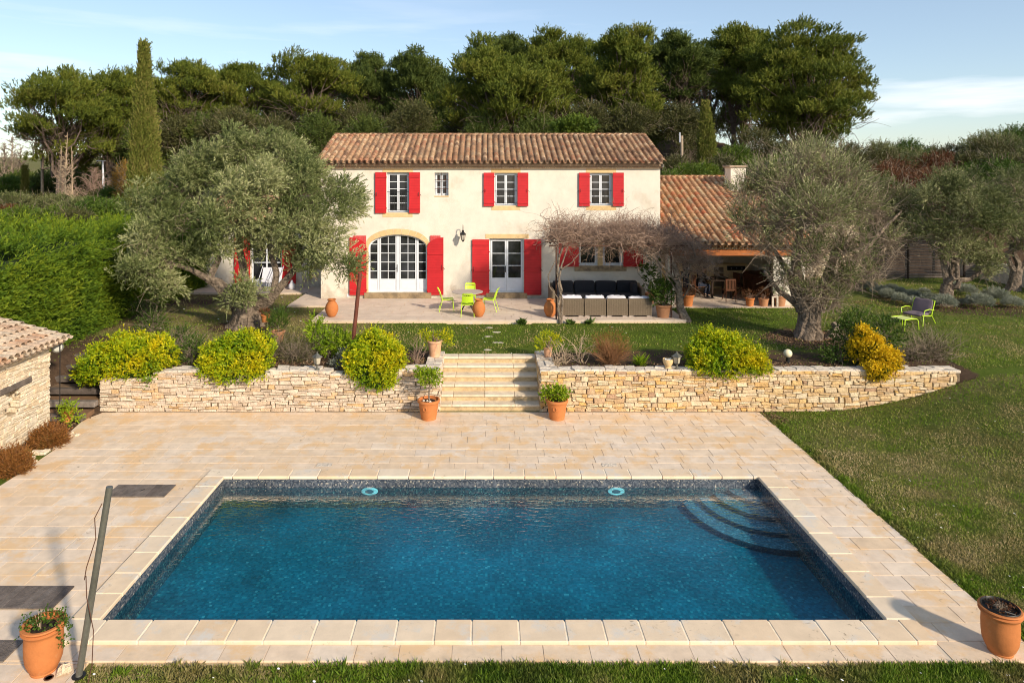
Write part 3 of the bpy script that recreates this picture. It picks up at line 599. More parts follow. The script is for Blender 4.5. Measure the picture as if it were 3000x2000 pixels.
stones(mb, (SX1, WY+2.0, 0), (0, -1, 0), (0, 0, 1), (-1, 0, 0), 2.0, lambda u: 1.06)
stones(mb, (XR, WY, 0), (.45, .9, 0), (0, 0, 1), (.9, -.45, 0), .7, lambda u: 1.0-u*.25, hs=(.09, .15))
mb.build('stone_face', M['stone_w'], wr_)
mb = MB(); mb.box(SX1+.012, WY+.012, -.1, XR+.1, WY+.42, 1.03); mb.box(SX1+.012, WY+.42, -.1, SX1+.38, WY+2.0, 1.03); mb.build('wall_core', M['joint'], wr_)
mb = MB(); cap_stones(mb, SX1-.01, XR+.12, WY-.01, WY+.44, lambda x: 1.08); cap_stones(mb, SX1-.02, SX1+.42, WY+.44, WY+2.02, lambda x: 1.08, sz=.2); mb.build('wall_top', M['cap'], wr_)

# ------------------------------------------------------------------ garden steps
st = thing('garden_steps', 'flight of six limestone steps rising from the pool deck to the lawn', 'steps', (.1, WY, 0))
for k in range(6):
    y0 = WY+.03+.305*k; z1 = .172*(k+1)-.01*(k > 0); b = MB()
    js = [SX0+.012, SX0+.32+.02*k, SX0+1.18, SX0+1.98, SX1-.012] if k % 1 == 0 else []
    for a, c in zip(js[:-1], js[1:]): b.box(a+.003, y0, z1-.062, c-.003, y0+.36, z1, bev=.012)
    s = b.build('step', M['step'], st)
    r = MB(); r.box(SX0+.01, y0+.035, z1-.175, SX1-.01, y0+.34, z1-.062); r.build('riser', M['riser'], s)

# ------------------------------------------------------------------ terrace, side path, porch floor
TZ = 1.15
tag(paving('terrace', [(-6.12, 6.98, 23.8, 28.0)], .42, .64, TZ, M['slab_terr'], thick=.06, gap=.004), kind='structure')
tag(paving('terrace', [(-7.75, -6.14, 26.6, 31.0)], .42, .64, TZ-.02, M['slab_terr'], thick=.06, gap=.004), kind='structure')
tag(paving('terrace', [(-12.9, -7.77, 29.5, 31.0)], .42, .64, TZ-.02, M['slab_terr'], thick=.06, gap=.004), kind='structure')
mb = MB(); mb.box(-6.1, 23.81, .9, 6.96, 28.0, TZ-.01); mb.box(-7.73, 26.61, .9, -6.11, 30.9, TZ-.03); mb.box(-12.88, 29.51, .9, -7.74, 30.98, TZ-.03)
tag(mb.build('terrace_base', M['copingstone']), kind='structure')
PZ = 1.06
tag(paving('porch_floor', [(7.2, 11.9, 26.55, 31.4)], .40, .62, PZ, M['slab_terr'], thick=.05, gap=.006), kind='structure')
mb = MB(); mb.box(7.05, 26.56, .85, 12.0, 31.6, PZ-.01); tag(mb.build('porch_base', M['copingstone']), kind='structure')
ss = None
for (px, py, w) in [(1457, 950, .42), (1433, 963, .36), (1454, 975, .42), (1431, 987, .42), (1458, 1004, .55), (1428, 1025, .34)]:
    c = G(px, py, g1(0, 21)); b = MB(); pl = [(c.x+w*.34*math.cos(t)*rnd.uniform(.8, 1.1)*(1), c.y+.07*math.sin(t)*rnd.uniform(.85, 1.15)) for t in np.linspace(0, 2*math.pi, 9)[:-1]]
    z = g1(c.x, c.y); o = b.prism(pl, z-.03, z+.012, 'z').build('stepping_stone', M['cap'])
    tag(o, 'flat pale stepping stone sunk in the lawn between the garden steps and the terrace', 'stepping stone', 'stepping stones across the lawn')
ss_l = ['nearest the terrace', 'second from the terrace', 'third from the terrace', 'fourth from the terrace', 'the largest, fifth from the terrace', 'nearest the garden steps']
for o, t in zip([q for q in COL.objects if q.name.startswith('stepping_stone')], ss_l): o['label'] = 'flat pale stepping stone in the lawn, '+t

# ------------------------------------------------------------------ country house
FY = 28.05
fx = lambda px: (px-CX)/FPX*FY
fz = lambda py: H-(py-CY)/FPX*FY
house = thing('country_house', 'two storey cream rendered country house with red shutters and canal tile roof', 'house', (.2, FY, TZ))
def wall_holes(mb, outer, holes, y, depth, face='-y'):
    bm = bmesh.new(); E = []
    for lp in [outer]+holes:
        vs = [bm.verts.new((p[0], y, p[1])) for p in lp]; E += [bm.edges.new((vs[i], vs[(i+1) % len(vs)])) for i in range(len(vs))]
    bmesh.ops.triangle_fill(bm, use_beauty=True, edges=E); bm.verts.index_update()
    mb.add([v.co.copy() for v in bm.verts], [[v.index for v in f.verts] for f in bm.faces], .5); bm.free()
    for lp in holes:
        n_ = len(lp); mb.add([(p[0], y, p[1]) for p in lp]+[(p[0], y+depth, p[1]) for p in lp], [(i, (i+1) % n_, n_+(i+1) % n_, n_+i) for i in range(n_)], .5)
def R(px0, py0, px1, py1): return (fx(px0), fz(py1), fx(px1), fz(py0))      # x0 z0 x1 z1
def loop(r): return [(r[0], r[1]), (r[2], r[1]), (r[2], r[3]), (r[0], r[3])]
HX0, HX1, HZ = -6.80, 7.14, 6.62
wins = [R(1133.5, 505.5, 1198, 623), R(1449, 507, 1515, 602.5), R(1728, 507, 1793.5, 602.5)]
small = R(1273, 506, 1314, 573.5)
kit = [R(1696, 704, 1751, 778), R(1766, 704, 1824, 778)]
d2 = R(1434, 699, 1534.5, 857)
ax0, ax1, azb, azs, azt = fx(1079), fx(1251), fz(856), 3.22, fz(687)
acx, aa, ab = (ax0+ax1)/2, (ax1-ax0)/2, azt-azs
def archz(x, e=0): return azs+(ab+e)*math.sqrt(max(0, 1-((x-acx)/(aa+e))**2))
def archloop(e=0, n=24, zb=azb): return [(acx-aa-e, zb)]+[(acx+(aa+e)*math.cos(t), azs+(ab+e)*math.sin(t)) for t in np.linspace(0, math.pi, n)][::-1][::1][:]+[]
al = [(acx+aa, azb)]+[(acx+aa*math.cos(t), azs+ab*math.sin(t)) for t in np.linspace(0, math.pi, 28)]+[(acx-aa, azb)]
mb = MB(); RV = .24
wall_holes(mb, [(HX0, 1.0), (HX1, 1.0), (HX1, HZ), (HX0, HZ)], [loop(w) for w in wins]+[loop(small)]+[loop(k) for k in kit]+[loop(d2), al], FY, RV)
HB = 34.4; RY, RZ = 31.25, 8.02
for x in (HX0, HX1):
    mb.add([(x, FY, 1), (x, HB, 1), (x, HB, HZ), (x, RY, RZ-.12), (x, FY, HZ)], [(0, 1, 2, 3, 4)], .5)
mb.add([(HX0, HB, 1), (HX1, HB, 1), (HX1, HB, HZ), (HX0, HB, HZ)], [(0, 1, 2, 3)], .5)
mb.build('wall', M['render'], house)
for px0, px1 in ((1068, 1264), (1424, 1544)): mb = MB(); mb.box(fx(px0), FY-.10, TZ+.0, fx(px1), FY-.004, fz(857)+.005, bev=.01); mb.build('doorstep', M['ochre_old'], house)
# ochre dressed stone
def slab_box(name, px0, py0, px1, py1, parent=house, mat='ochre', proud=.012, m=None):
    b = MB(); b.box(fx(px0), FY-proud, fz(py1), fx(px1), FY-.001, fz(py0), bev=.004); return b.build(name, M[mat], parent)
for a in ((1121, 494, 1210, 505.2), (1439, 494, 1525, 506.7), (1717, 494, 1805, 506.7), (1422, 685.5, 1549, 698.7), (1686, 688, 1834, 703.7)): slab_box('lintel', *a)
for a in ((1121, 623.3, 1209, 636), (1440, 602.8, 1524, 616), (1717, 602.8, 1805, 616)): slab_box('sill', *a)
slab_box('sill', 1272, 573.8, 1315, 577); slab_box('sill', 1683, 778.3, 1835, 793.5, mat='ochre_old', proud=.05); slab_box('mullion', 1751.3, 704, 1765.7, 778.3)
mb = MB(); n_ = 26; E = .235
for i in range(13):                                                    # voussoirs
    t0, t1 = math.pi*i/13+.006, math.pi*(i+1)/13-.006; pl = []
    for t in np.linspace(t0, t1, 4): pl.append((acx+(aa)*math.cos(t), azs+(ab)*math.sin(t)))
    for t in np.linspace(t1, t0, 4): pl.append((acx+(aa+.11+.13*math.sin(t))*math.cos(t), azs+(ab+E)*math.sin(t)))
    mb.prism(pl, FY-.012, FY-.001)
for sgn in (-1, 1):
    x = acx+sgn*aa; a, b = (x, x+.11) if sgn > 0 else (x-.11, x); mb.box(a, FY-.012, azb-.02, b, FY-.001, azs-.006)
mb.build('arch_surround', M['ochre'], house)

def casement(r, nx, nz, doors=False, y=None, rail=False, panel=.0, label=None, leaves=2):
    """white window or french door of two leaves, with panes, and a railing where there is one"""
    x0, z0, x1, z1 = r; y = y if y else FY+RV-.09; f = .045; b = MB()
    b.box(x0, y, z0, x0+f, y+.07, z1); b.box(x1-f, y, z0, x1, y+.07, z1); b.box(x0+f, y, z1-f, x1-f, y+.07, z1); b.box(x0+f, y, z0, x1-f, y+.07, z0+f)
    w = (x1-x0-2*f)/leaves
    for k in range(leaves):
        a = x0+f+k*w; c = a+w; s = .05 if not doors else .07; yy = y-.02
        b.box(a+.003, yy, z0+f, a+s, yy+.05, z1-f-.003); b.box(c-s, yy, z0+f, c-.003, yy+.05, z1-f-.003)
        b.box(a+s, yy, z1-f-s, c-s, yy+.05, z1-f-.003); b.box(a+s, yy, z0+f+.003, c-s, yy+.05, z0+f+s)
        zb = z0+f+s
        if panel:
            b.box(a+s, yy+.012, zb, c-s, yy+.045, zb+panel); b.box(a+s+.05, yy+.004, zb+.05, c-s-.05, yy+.012, zb+panel-.05, bev=.003); zb += panel; b.box(a+s, yy, zb-.0, c-s, yy+.05, zb+.05); zb += .05
        zt = z1-f-s
        for j in range(1, nz): zz = zb+(zt-zb)*j/nz; b.box(a+s, yy+.006, zz-.013, c-s, yy+.044, zz+.013)
        for i in range(1, nx): xx = a+s+(c-a-2*s)*i/nx; b.box(xx-.012, yy+.008, zb, xx+.012, yy+.042, zt)
    W = b.build('french_door' if doors else 'window', M['white'], house)
    g = MB(); g.box(x0+f*.5, y+.02, z0+f*.5, x1-f*.5, y+.026, z1-f*.5); g.build('pane', M['glass'], W)
    if doors:
        h = MB(); xm = (x0+x1)/2; h.box(xm-.055, y-.045, z0+.82, xm-.025, y-.022, z0+1.08); h.tube([(xm-.04, y-.07, z0+.95), (xm-.13, y-.075, z0+.94)], .009, 6); h.build('handle', M['black'], W)
    if rail:
        h = MB(); zr = z0+rail; yr = FY+.03
        for zz in (zr, z0+.10): h.tube([(x0, yr, zz), (x1, yr, zz)], .010, 5)
        k = 6
        for i in range(1, k): xx = x0+(x1-x0)*i/k; h.tube([(xx, yr, z0+.10), (xx, yr, zr)], .0075, 5)
        h.build('railing', M['iron'], W)
    return W
casement(wins[0], 1, 5, rail=.86); casement(wins[1], 1, 4, rail=.62); W3 = casement(wins[2], 1, 4, rail=.62)
casement(d2, 1, 3, doors=True, panel=.42)
for k in kit: casement(k, 1, 1, leaves=1)
W = casement(small, 1, 3, leaves=2, y=FY+RV-.05)
h = MB()
for i in range(1, 4): x = small[0]+(small[2]-small[0])*i/4; h.tube([(x, FY+.05, small[1]), (x, FY+.05, small[3])], .009, 5)
for zz in (small[1]+.28, small[1]+.65): h.tube([(small[0], FY+.05, zz), (small[2], FY+.05, zz)], .009, 5)
h.build('window_bars', M['rust'], W)
# arched glazed door
y = FY+RV-.09; b = MB()
def up(x, e=.05): return archz(x)-e
xs4 = [ax0+.03, ax0+.36, acx, ax1-.36, ax1-.03]
outer = [(acx+(aa-.002)*math.cos(t), azs+(ab-.002)*math.sin(t)) for t in np.linspace(0, math.pi, 30)]; inner = [(acx+(aa-.06)*math.cos(t), azs+(ab-.06)*math.sin(t)) for t in np.linspace(0, math.pi, 30)]
for i in range(29): b.prism([outer[i], outer[i+1], inner[i+1], inner[i]], y-.02, y+.05)
for s in (-1, 1): xe = acx+s*aa; b.box(min(xe, xe-s*.06)+.001, y-.02, azb, max(xe, xe-s*.06)-.001, y+.05, azs)
b.box(ax0+.06, y-.02, azb, ax1-.06, y+.05, azb+.05)
for x, w in ((ax0+.40, .085), (acx, .11), (ax1-.40, .085)): b.box(x-w/2, y-.03, azb+.05, x+w/2, y+.04, up(x-w/2*(1 if x < acx else -1), .05))
for x in (ax0+.475, ax1-.475, acx-.085, acx+.085): b.box(x-.022, y-.024, azb+.05, x+.022, y+.034, up(x, .05))
zp = azb+.50
for a, c in ((ax0+.06, ax0+.36), (ax0+.50, acx-.11), (acx+.11, ax1-.50), (ax1-.36, ax1-.06)):
    b.box(a, y-.012, azb+.05, c, y+.03, zp-.03); b.box(a+.04, y-.02, azb+.12, c-.04, y-.012, zp-.10, bev=.003); b.box(a, y-.02, zp-.03, c, y+.035, zp+.03)
    for j in range(1, 5):
        zz = zp+.37*j-.02
        xa, xc = a, c
        if zz > up(a): xa = acx-(aa-.06)*math.sqrt(max(0, 1-((zz-azs)/(ab-.05))**2))
        if zz > up(c): xc = acx+(aa-.06)*math.sqrt(max(0, 1-((zz-azs)/(ab-.05))**2))
        if xc-xa > .05: b.box(xa, y-.014, zz-.013, xc, y+.02, zz+.013)
for x in ((ax0+.50+acx-.11)/2, (acx+.11+ax1-.50)/2): b.box(x-.012, y-.012, zp+.03, x+.012, y+.018, up(x, .05))
AD = b.build('arched_door', M['white'], house)
MB().prism([(p[0]*.995+acx*.005, p[1]-.01) for p in al], y+.022, y+.028).build('pane', M['glass'], AD)
h = MB(); h.box(acx-.045, y-.05, azb+.82, acx-.02, y-.031, azb+1.12); h.tube([(acx-.03, y-.07, azb+.98), (acx-.12, y-.075, azb+.97)], .009, 6); h.build('handle', M['black'], AD)

def shutter(px0, py0, px1, py1, hinge='l', battens=2, parent=house, F=FY, arch=0, X=None):
    if X is None: x0, z0, x1, z1 = fx(px0), fz(py1), fx(px1), fz(py0)
    else: x0, z0, x1, z1 = X
    ys = F-.085; b = MB(); Hh = z1-z0
    if arch:        # inner upper corner cut by the curve of the arch, a straight-topped board layer shows behind
        w = x1-x0; pl = [(x0, z0), (x1, z0)]
        zc = z0+Hh*.80; zt = z1-.07
        if arch < 0: cur = [(x1-w*(1-math.cos(t))*1.0, zc+(zt-zc)*math.sin(t)) for t in np.linspace(0, math.pi/2, 10)]; pl = [(x0, z0), (x1, z0)]+cur
        else: cur = [(x0+w*(1-math.cos(t)), zc+(zt-zc)*math.sin(t)) for t in np.linspace(math.pi/2, 0, 10)]; pl = [(x0, z0), (x1, z0)]+cur
        b.prism(pl, ys, ys+.028)
    else: b.box(x0, ys, z0, x1, ys+.04, z1, bev=.004)
    for k in range(battens):
        f = [.10, .90] if battens == 2 else [.055, .44, .90]
        if arch: f = [.06, .42, .70]
        zz = z0+Hh*f[k]; b.box(x0+.012, ys-.022, zz-.045, x1-.012, ys-.001, zz+.045, bev=.005)
    S = b.build('shutter', M['red'], parent)
    if arch:
        w = x1-x0; q = MB(); a, c = (x0+w*.22, x1-.02) if arch < 0 else (x0+.12, x1-.12)
        n4 = 5
        for i in range(n4): q.box(a+(c-a)*i/n4+.003, ys+.033, zc-.1, a+(c-a)*(i+1)/n4-.003, ys+.062, z1, bev=.003)
        q.build('backing_board', M['redlight'], S)
    sx = x0 if hinge == 'l' else x1
    for f in ((.12, .88) if Hh < 2 else (.08, .44, .78)): h = MB(); h.box(sx-.02, ys-.03, z0+Hh*f-.02, sx+.03, ys+.045, z0+Hh*f+.02); h.build('hinge', M['red'], S)
    ox = x1-.06 if hinge == 'l' else x0+.06; k2 = MB(); k2.tube([(ox, ys-.03, z0+Hh*.42), (ox+.01, ys-.05, z0+Hh*.47), (ox, ys-.03, z0+Hh*.51)], .010, 5); ex = x1 if hinge == 'l' else x0; k2.tube([(ex, F-.02, z0+Hh*.46), (ex+(.05 if hinge == 'l' else -.05), F-.06, z0+Hh*.43)], .009, 5); k2.build('latch', M['iron'], S)
    return S
for a in ((1099.8, 505, 1132.3, 624, 'r'), (1199, 505, 1231, 624, 'l'), (1416.8, 506, 1448, 604, 'r'), (1516, 506, 1547.4, 604, 'l'), (1695.5, 506, 1727, 604, 'r'), (1794.5, 506, 1826.5, 604, 'l'), (1636.7, 698, 1695, 780.7, 'r'), (1825.4, 698, 1882.7, 780.7, 'l')):
    shutter(*a[:4], hinge=a[4])
shutter(1383.5, 701, 1433, 863, 'r', 3); shutter(1535.3, 701, 1585.7, 863, 'l', 3)
shutter(1025, 690, 1074.5, 863, 'r', 3, arch=-1); shutter(1252, 690, 1299.5, 863, 'l', 3, arch=1)
h = MB(); h.box(fx(1016), FY-.01, TZ+.05, fx(1024), FY-.001, TZ+.17); h.build('wall_socket', M['white'], house)

# roofs of canal tiles
def tiled_roof(x0, x1, yE, zE, yR, zR, parent, mat, sp=.243, ex=.335, back=True, name='roof', xe=None):
    r = MB(); up_ = Vector((0, yR-yE, zR-zE)); Ls = up_.length; up_.normalize(); nr = Vector((0, -up_.z, up_.y)); na = 6
    nc = int(round((x1-x0)/sp)); sp = (x1-x0)/nc; nrw = int(math.ceil(Ls/ex))
    for c in range(nc+1):
        cx = x0+sp*c; wob = rnd.uniform(-.008, .008); r0 = rnd.random()
        for k in range(nrw):
            s0 = k*ex-.02+rnd.uniform(-.012, .012); s1 = min(s0+.42, Ls); 
            if s0 > Ls-.06: continue
            ra, rb = sp*.385*rnd.uniform(.96, 1.06), sp*.33; lift = .055; jx = rnd.uniform(-.007, .007)+wob
            O = Vector((cx+jx, yE, zE)); vs = []
            for (s, rr, lf) in ((s0, ra, lift+.022), (s1, rb, lift-.014)):
                for sh in (0, -.016):
                    for i in range(na+1):
                        t = math.pi*i/na; vs.append(O+up_*s+Vector((math.cos(t)*(rr+sh), 0, 0))+nr*(math.sin(t)*(rr+sh)*.92+lf-.02))
            q = na+1; fs = [(i, i+1, 2*q+i+1, 2*q+i) for i in range(na)]+[(i, i+1, q+i+1, q+i) for i in range(na)]
            r.add(vs, fs, min(1, max(0, rnd.random())))
        if c < nc:                                # pan tiles between
            px_ = cx+sp/2
            for k in range(nrw):
                s0 = k*ex-.05; s1 = min(s0+.40, Ls); O = Vector((px_, yE, zE)); vs = []
                if s0 > Ls-.06: continue
                for (s, rr, lf) in ((s0, sp*.36, .052), (s1, sp*.36, .03)):
                    for i in range(5):
                        t = math.pi*i/4; vs.append(O+up_*s+Vector((math.cos(t)*rr, 0, 0))+nr*(-math.sin(t)*rr*.6+lf))
                r.add(vs, [(i, i+1, 5+i+1, 5+i) for i in range(4)], rnd.random())
    RF = r.build(name, mat, parent, smooth=True)
    b = MB(); b.add([(x0, yE+.1, zE-.05), (x1, yE+.1, zE-.05), (x1, yR, zR-.02), (x0, yR, zR-.02)], [(0, 1, 2, 3)], .5)
    if back: b.add([(x0, yR, zR-.02), (x1, yR, zR-.02), (x1, 2*yR-yE, zE), (x0, 2*yR-yE, zE)], [(0, 1, 2, 3)], .5)
    for xx, s in ((x0, -1), (x1, 1)): b.add([(xx, yE+.1, zE-.05), (xx, yR, zR-.02), (xx, yR, zR-.16), (xx, yE+.1, zE-.16)], [(0, 1, 2, 3)], .5)
    b.build('roof_bed', M['mortar'], RF)
    g = MB(); x = x0-.05                                   # ridge tiles
    while x < x1:
        vs = []
        for (xx, rr) in ((x, .115), (min(x+.44, x1+.06), .095)):
            for i in range(8): t = math.pi*i/7; vs.append((xx, yR+math.cos(t)*rr, zR+math.sin(t)*rr*.85+.01))
        g.add(vs, [(i, i+1, 8+i+1, 8+i) for i in range(7)], rnd.random()); x += .40
    g.build('ridge', mat, RF, smooth=True)
    e = MB()                                               # two courses of tiles corbelled under the eaves
    for row, (yo, zo) in enumerate(((yE+.10, zE-.075), (yE+.22, zE-.165))):
        c = x0+.02+row*sp/2
        while c < x1-.02:
            vs = []
            for yy in (yo, yo+.5):
                for rr in (.098, .078):
                    for i in range(7): t = math.pi*i/6; vs.append((c+math.cos(t)*rr, yy, zo+math.sin(t)*rr*.72-.045))
            e.add(vs, [(i, i+1, 15+i, 14+i) for i in range(6)]+[(i, i+1, 8+i, 7+i) for i in range(6)]+[(7+i, 8+i, 22+i, 21+i) for i in range(6)], rnd.random()*.6); c += sp
    e.build('eave_tiles', mat, RF, smooth=True)
    return RF
rf = tiled_roof(HX0-.06, HX1+.06, FY-.36, 6.70, RY, RZ, house, M['tile'])
b = MB(); b.box(HX0+.01, FY-.10, HZ-.16, HX1-.01, FY-.001, HZ-.06); b.box(HX0+.01, FY-.2, HZ-.06, HX1-.01, FY-.001, HZ+.06); b.build('eave_mortar', M['mortar'], rf)
b = MB(); b.box(HX1+.02, FY-.17, HZ-.10, HX1+.12, FY+.02, HZ+.02)
for a in (0,): b.tube([(HX1+.03, FY-.05, 1.2), (HX1+.03, FY-.05, 3.4)], .045, 8)
b.build('downpipe', M['grmetal'], house)

def lantern(px, py_top, name_label, gy=FY):
    x = (px-CX)/FPX*gy; y = gy-.34; zt = H-(py_top-CY)/FPX*gy
    L = thing('wall_lantern', name_label, 'wall lamp', (x, gy, zt-.6))
    b = MB(); b.tube([(x, gy, zt-.62), (x, gy-.05, zt-.62), (x, gy-.10, zt-.5), (x, gy-.16, zt-.18), (x, gy-.26, zt-.08), (x, y, zt-.16), (x, y, zt-.30)], .014, 6); b.box(x-.04, gy-.02, zt-.74, x+.04, gy, zt-.5, bev=.008)
    b.tube([(x, y, zt-.02), (x, y, zt-.26)], [.006, .012], 6); b.build('bracket', M['iron'], L)
    b = MB(); b.lathe([(.02, .0), (.05, -.02), (.055, -.07), (.12, -.15), (.125, -.18), (.115, -.19)], 6, (x, y, zt-.25)); b.lathe([(.11, -.19), (.07, -.40)], 6, (x, y, zt-.25)); 
    cap = MB(); cap.lathe([(.02, .0), (.045, -.02), (.05, -.08), (.125, -.16), (.13, -.19), (.11, -.195)], 6, (x, y, zt-.25)); cap.build('lantern_cap', M['iron'], L)
    g = MB(); g.lathe([(.10, -.195), (.062, -.40)], 6, (x, y, zt-.25)); g.build('lantern_glass', pm('lantern_glass', [(.45, .42, .36)], rough=.2), L)
    f = MB()
    for i in range(6): t = 2*math.pi*i/6; f.tube([(x+.104*math.cos(t), y+.104*math.sin(t), zt-.445), (x+.066*math.cos(t), y+.066*math.sin(t), zt-.65)], .007, 4)
    f.lathe([(.07, -.40), (.05, -.42), (.015, -.45), (.012, -.49)], 6, (x, y, zt-.25)); f.build('lantern_frame', M['iron'], L)
lantern(1357, 654, 'black iron wall lantern on a scrolled bracket between the arched door and the french door')
lantern(1611, 660, 'black iron wall lantern half hidden by the bare vine left of the pergola')

# ------------------------------------------------------------------ porch wing
PR = thing('porch_wing', 'low side wing with a mossy red tiled roof over an open summer kitchen', 'house', (9.6, 27.2, PZ))
rf2 = tiled_roof(7.2, 12.75, 26.55, 3.52, 33.2, 6.10, PR, M['tile_red'], sp=.262)
b = MB(); b.box(7.2, 26.95, 3.28, 12.5, 31.6, 3.36); b.build('porch_ceiling', M['render'], PR)
b = MB(); b.box(7.25, 26.90, 3.02, 12.5, 27.16, 3.27, bev=.01); b.build('front_beam', M['beam'], PR)
b = MB()
wall_holes(b, [(7.16, 1.0), (12.6, 1.0), (12.6, 3.5), (7.16, 3.5)], [], 31.6, 0)
b.box(11.35, 27.0, 1.0, 12.6, 27.35, 3.02); b.add([(12.6, 27.0, 1), (12.6, 39, 1), (12.6, 39, 3.4), (12.6, 33.2, 6.0), (12.6, 27.0, 3.45)], [(0, 1, 2, 3, 4)], .5)
b.box(7.16, 26.95, 1.0, 7.42, 27.3, 3.02); b.add([(7.16, 34, 3.4), (12.6, 34, 3.4), (12.6, 39, 3.4), (7.16, 39, 3.4)], [(0, 1, 2, 3)], .5)
b.build('wall', M['render'], PR)
b = MB(); b.box(11.27, 26.98, 1.06, 11.34, 27.2, 3.02); b.build('porch_post', M['darkwood'], PR)
c = Pt(2152, 540, 31.8); b = MB(); b.box(c.x-.32, 31.4, 5.0, c.x+.38, 32.2, 6.55); cm = b.build('chimney', M['render'], rf2)
b = MB(); b.box(c.x-.4, 31.32, 6.553, c.x+.46, 32.28, 6.64, bev=.01); b.build('chimney_cap', M['mortar'], cm)
# pale block and slatted screen beyond the right olive
o = thing('stone_outbuilding', 'pale stone wall block standing behind the right olive tree', 'outbuilding', (15.9, 34, 1))
b = MB(); stones(b, (12.7, 34, .95), (1, 0, 0), (0, 0, 1), (0, -1, 0), 6.2, lambda u: 2.75, hs=(.12, .24), ws=(.2, .5)); b.build('stone_face', M['stone_l'], o)
b = MB(); b.box(12.7, 34.012, .8, 18.9, 38, 3.66); b.build('wall_core', M['joint_l'], o)
# left wing behind the big olive
LW = thing('left_wing', 'low cream wing of the house behind the big left olive, with red shutters', 'house', (-10, 31.0, 1.1))
LY = 31.02
lx = lambda px: (px-CX)/FPX*LY
lz = lambda py: H-(py-CY)/FPX*LY
b = MB(); wall_holes(b, [(-13.0, 1.0), (HX0, 1.0), (HX0, 4.05), (-13.0, 4.05)], [[(lx(736), 1.15), (lx(826), 1.15), (lx(826), lz(700)), (lx(736), lz(700))]], LY, .2)
b.add([(-13, LY, 1), (-13, 36, 1), (-13, 36, 4.0), (-13, 33.5, 4.95), (-13, LY, 4.05)], [(0, 1, 2, 3, 4)], .5); b.build('wall', M['render'], LW)
tiled_roof(-13.05, HX0-.02, 30.72, 4.10, 33.5, 5.1, LW, M['tile'])
b = MB(); x0, x1, z1 = lx(736), lx(826), lz(700)
for x in (x0, (x0+x1)/2-.05, x1-.06): b.box(x, LY+.08, 1.15, x+.07, LY+.14, z1)
b.box(x0+.07, LY+.08, z1-.07, x1-.06, LY+.14, z1); b.box(x0+.07, LY+.09, 2.2, x1-.06, LY+.13, 2.24); b.box(x0+.07, LY+.09, 1.15, x1-.06, LY+.14, 1.45)
W = b.build('french_door', M['white'], LW); b = MB(); b.box(x0, LY+.11, 1.15, x1, LY+.115, z1); b.build('pane', M['glass'], W)
shutter(0, 0, 0, 0, 'r', 3, parent=LW, F=LY, X=(lx(688), 1.28, lx(734), lz(690))); shutter(0, 0, 0, 0, 'l', 3, parent=LW, F=LY, X=(lx(828), 1.28, lx(868), lz(700)))

# ------------------------------------------------------------------ stone pool house, cut by the left edge
ph = thing('stone_hut', 'small rubble stone hut with a lichened tile roof at the left photo edge', 'hut', (-11.4, 15.2, 0))
HXF = -10.75
wy0, wy1, wz0, wz1 = 15.28, 15.80, .72, 1.32
b = MB(); stones(b, (HXF, 12.6, 0), (0, 1, 0), (0, 0, 1), (1, 0, 0), 4.2, lambda u: 2.10, hs=(.06, .11), ws=(.12, .34), skip=lambda u, v: (wy0-12.6 < u < wy1-12.6) and (wz0 < v < wz1))
stones(b, (HXF, 16.8, 0), (-1, 0, 0), (0, 0, 1), (0, 1, 0), 1.8, lambda u: 2.1+u*.22, hs=(.06, .11), ws=(.12, .34))
stones(b, (HXF-.28, wy1, wz0), (1, 0, 0), (0, 0, 1), (0, -1, 0), .28, lambda u: wz1-wz0, hs=(.06, .1), ws=(.1, .2)); stones(b, (HXF-.28, wy0, wz0), (0, 1, 0), (0, 0, 1), (1, 0, 0), wy1-wy0, lambda u: wz1-wz0, hs=(.06, .1), ws=(.1, .2))
b.build('stone_face', M['stone_l'], ph)
b = MB(); b.box(-13, 12.6, -.1, HXF-.31, 16.78, 2.12); b.box(HXF-.31, 12.6, -.1, HXF-.012, wy0-.02, 2.1); b.box(HXF-.31, wy1+.02, -.1, HXF-.012, 16.78, 2.1); b.box(HXF-.31, wy0-.02, -.1, HXF-.012, wy1+.02, wz0-.01); b.box(HXF-.31, wy0-.02, wz1+.02, HXF-.012, wy1+.02, 2.1)
b.build('wall_core', M['joint_l'], ph)
b = MB(); b.box(HXF-.1, wy0-.25, wz1+.0, HXF+.05, wy1+.3, wz1+.14, bev=.02); b.build('wooden_lintel', M['oldwood'], ph)
r = MB(); ex = .30
for k in range(22):                                         # tiles sloping down to the deck
    yc = 12.7+.205*k
    for j in range(8):
        xo = -10.42-ex*j*.96; z0 = 2.13+.255*(-10.42-xo); rr = .098*rnd.uniform(.93, 1.07); dj = rnd.uniform(-.012, .012); vs = []
        for (dx, r_, lf) in ((0, rr, .035+rnd.uniform(0, .02)), (-.38, rr*.85, -.005)):
            for sh in (0, -.018):
                for i in range(7): t = math.pi*i/6; vs.append((xo+dx+rnd.uniform(-.003, .003), yc+dj+math.cos(t)*(r_+sh), z0-dx*.255+math.sin(t)*(r_+sh)*.85+lf))
        r.add(vs, [(i, i+1, 15+i, 14+i) for i in range(6)]+[(i, i+1, 8+i, 7+i) for i in range(6)], rnd.random())
        vs = []
        for dx in (0.02, -.38):
            for i in range(5): t = math.pi*i/4; vs.append((xo+dx, yc+.1025+math.cos(t)*.085, z0-dx*.255-math.sin(t)*.05+.03))
        r.add(vs, [(i, i+1, 6+i, 5+i) for i in range(4)], rnd.random())
RFh = r.build('roof', M['tile_old'], ph, smooth=True)
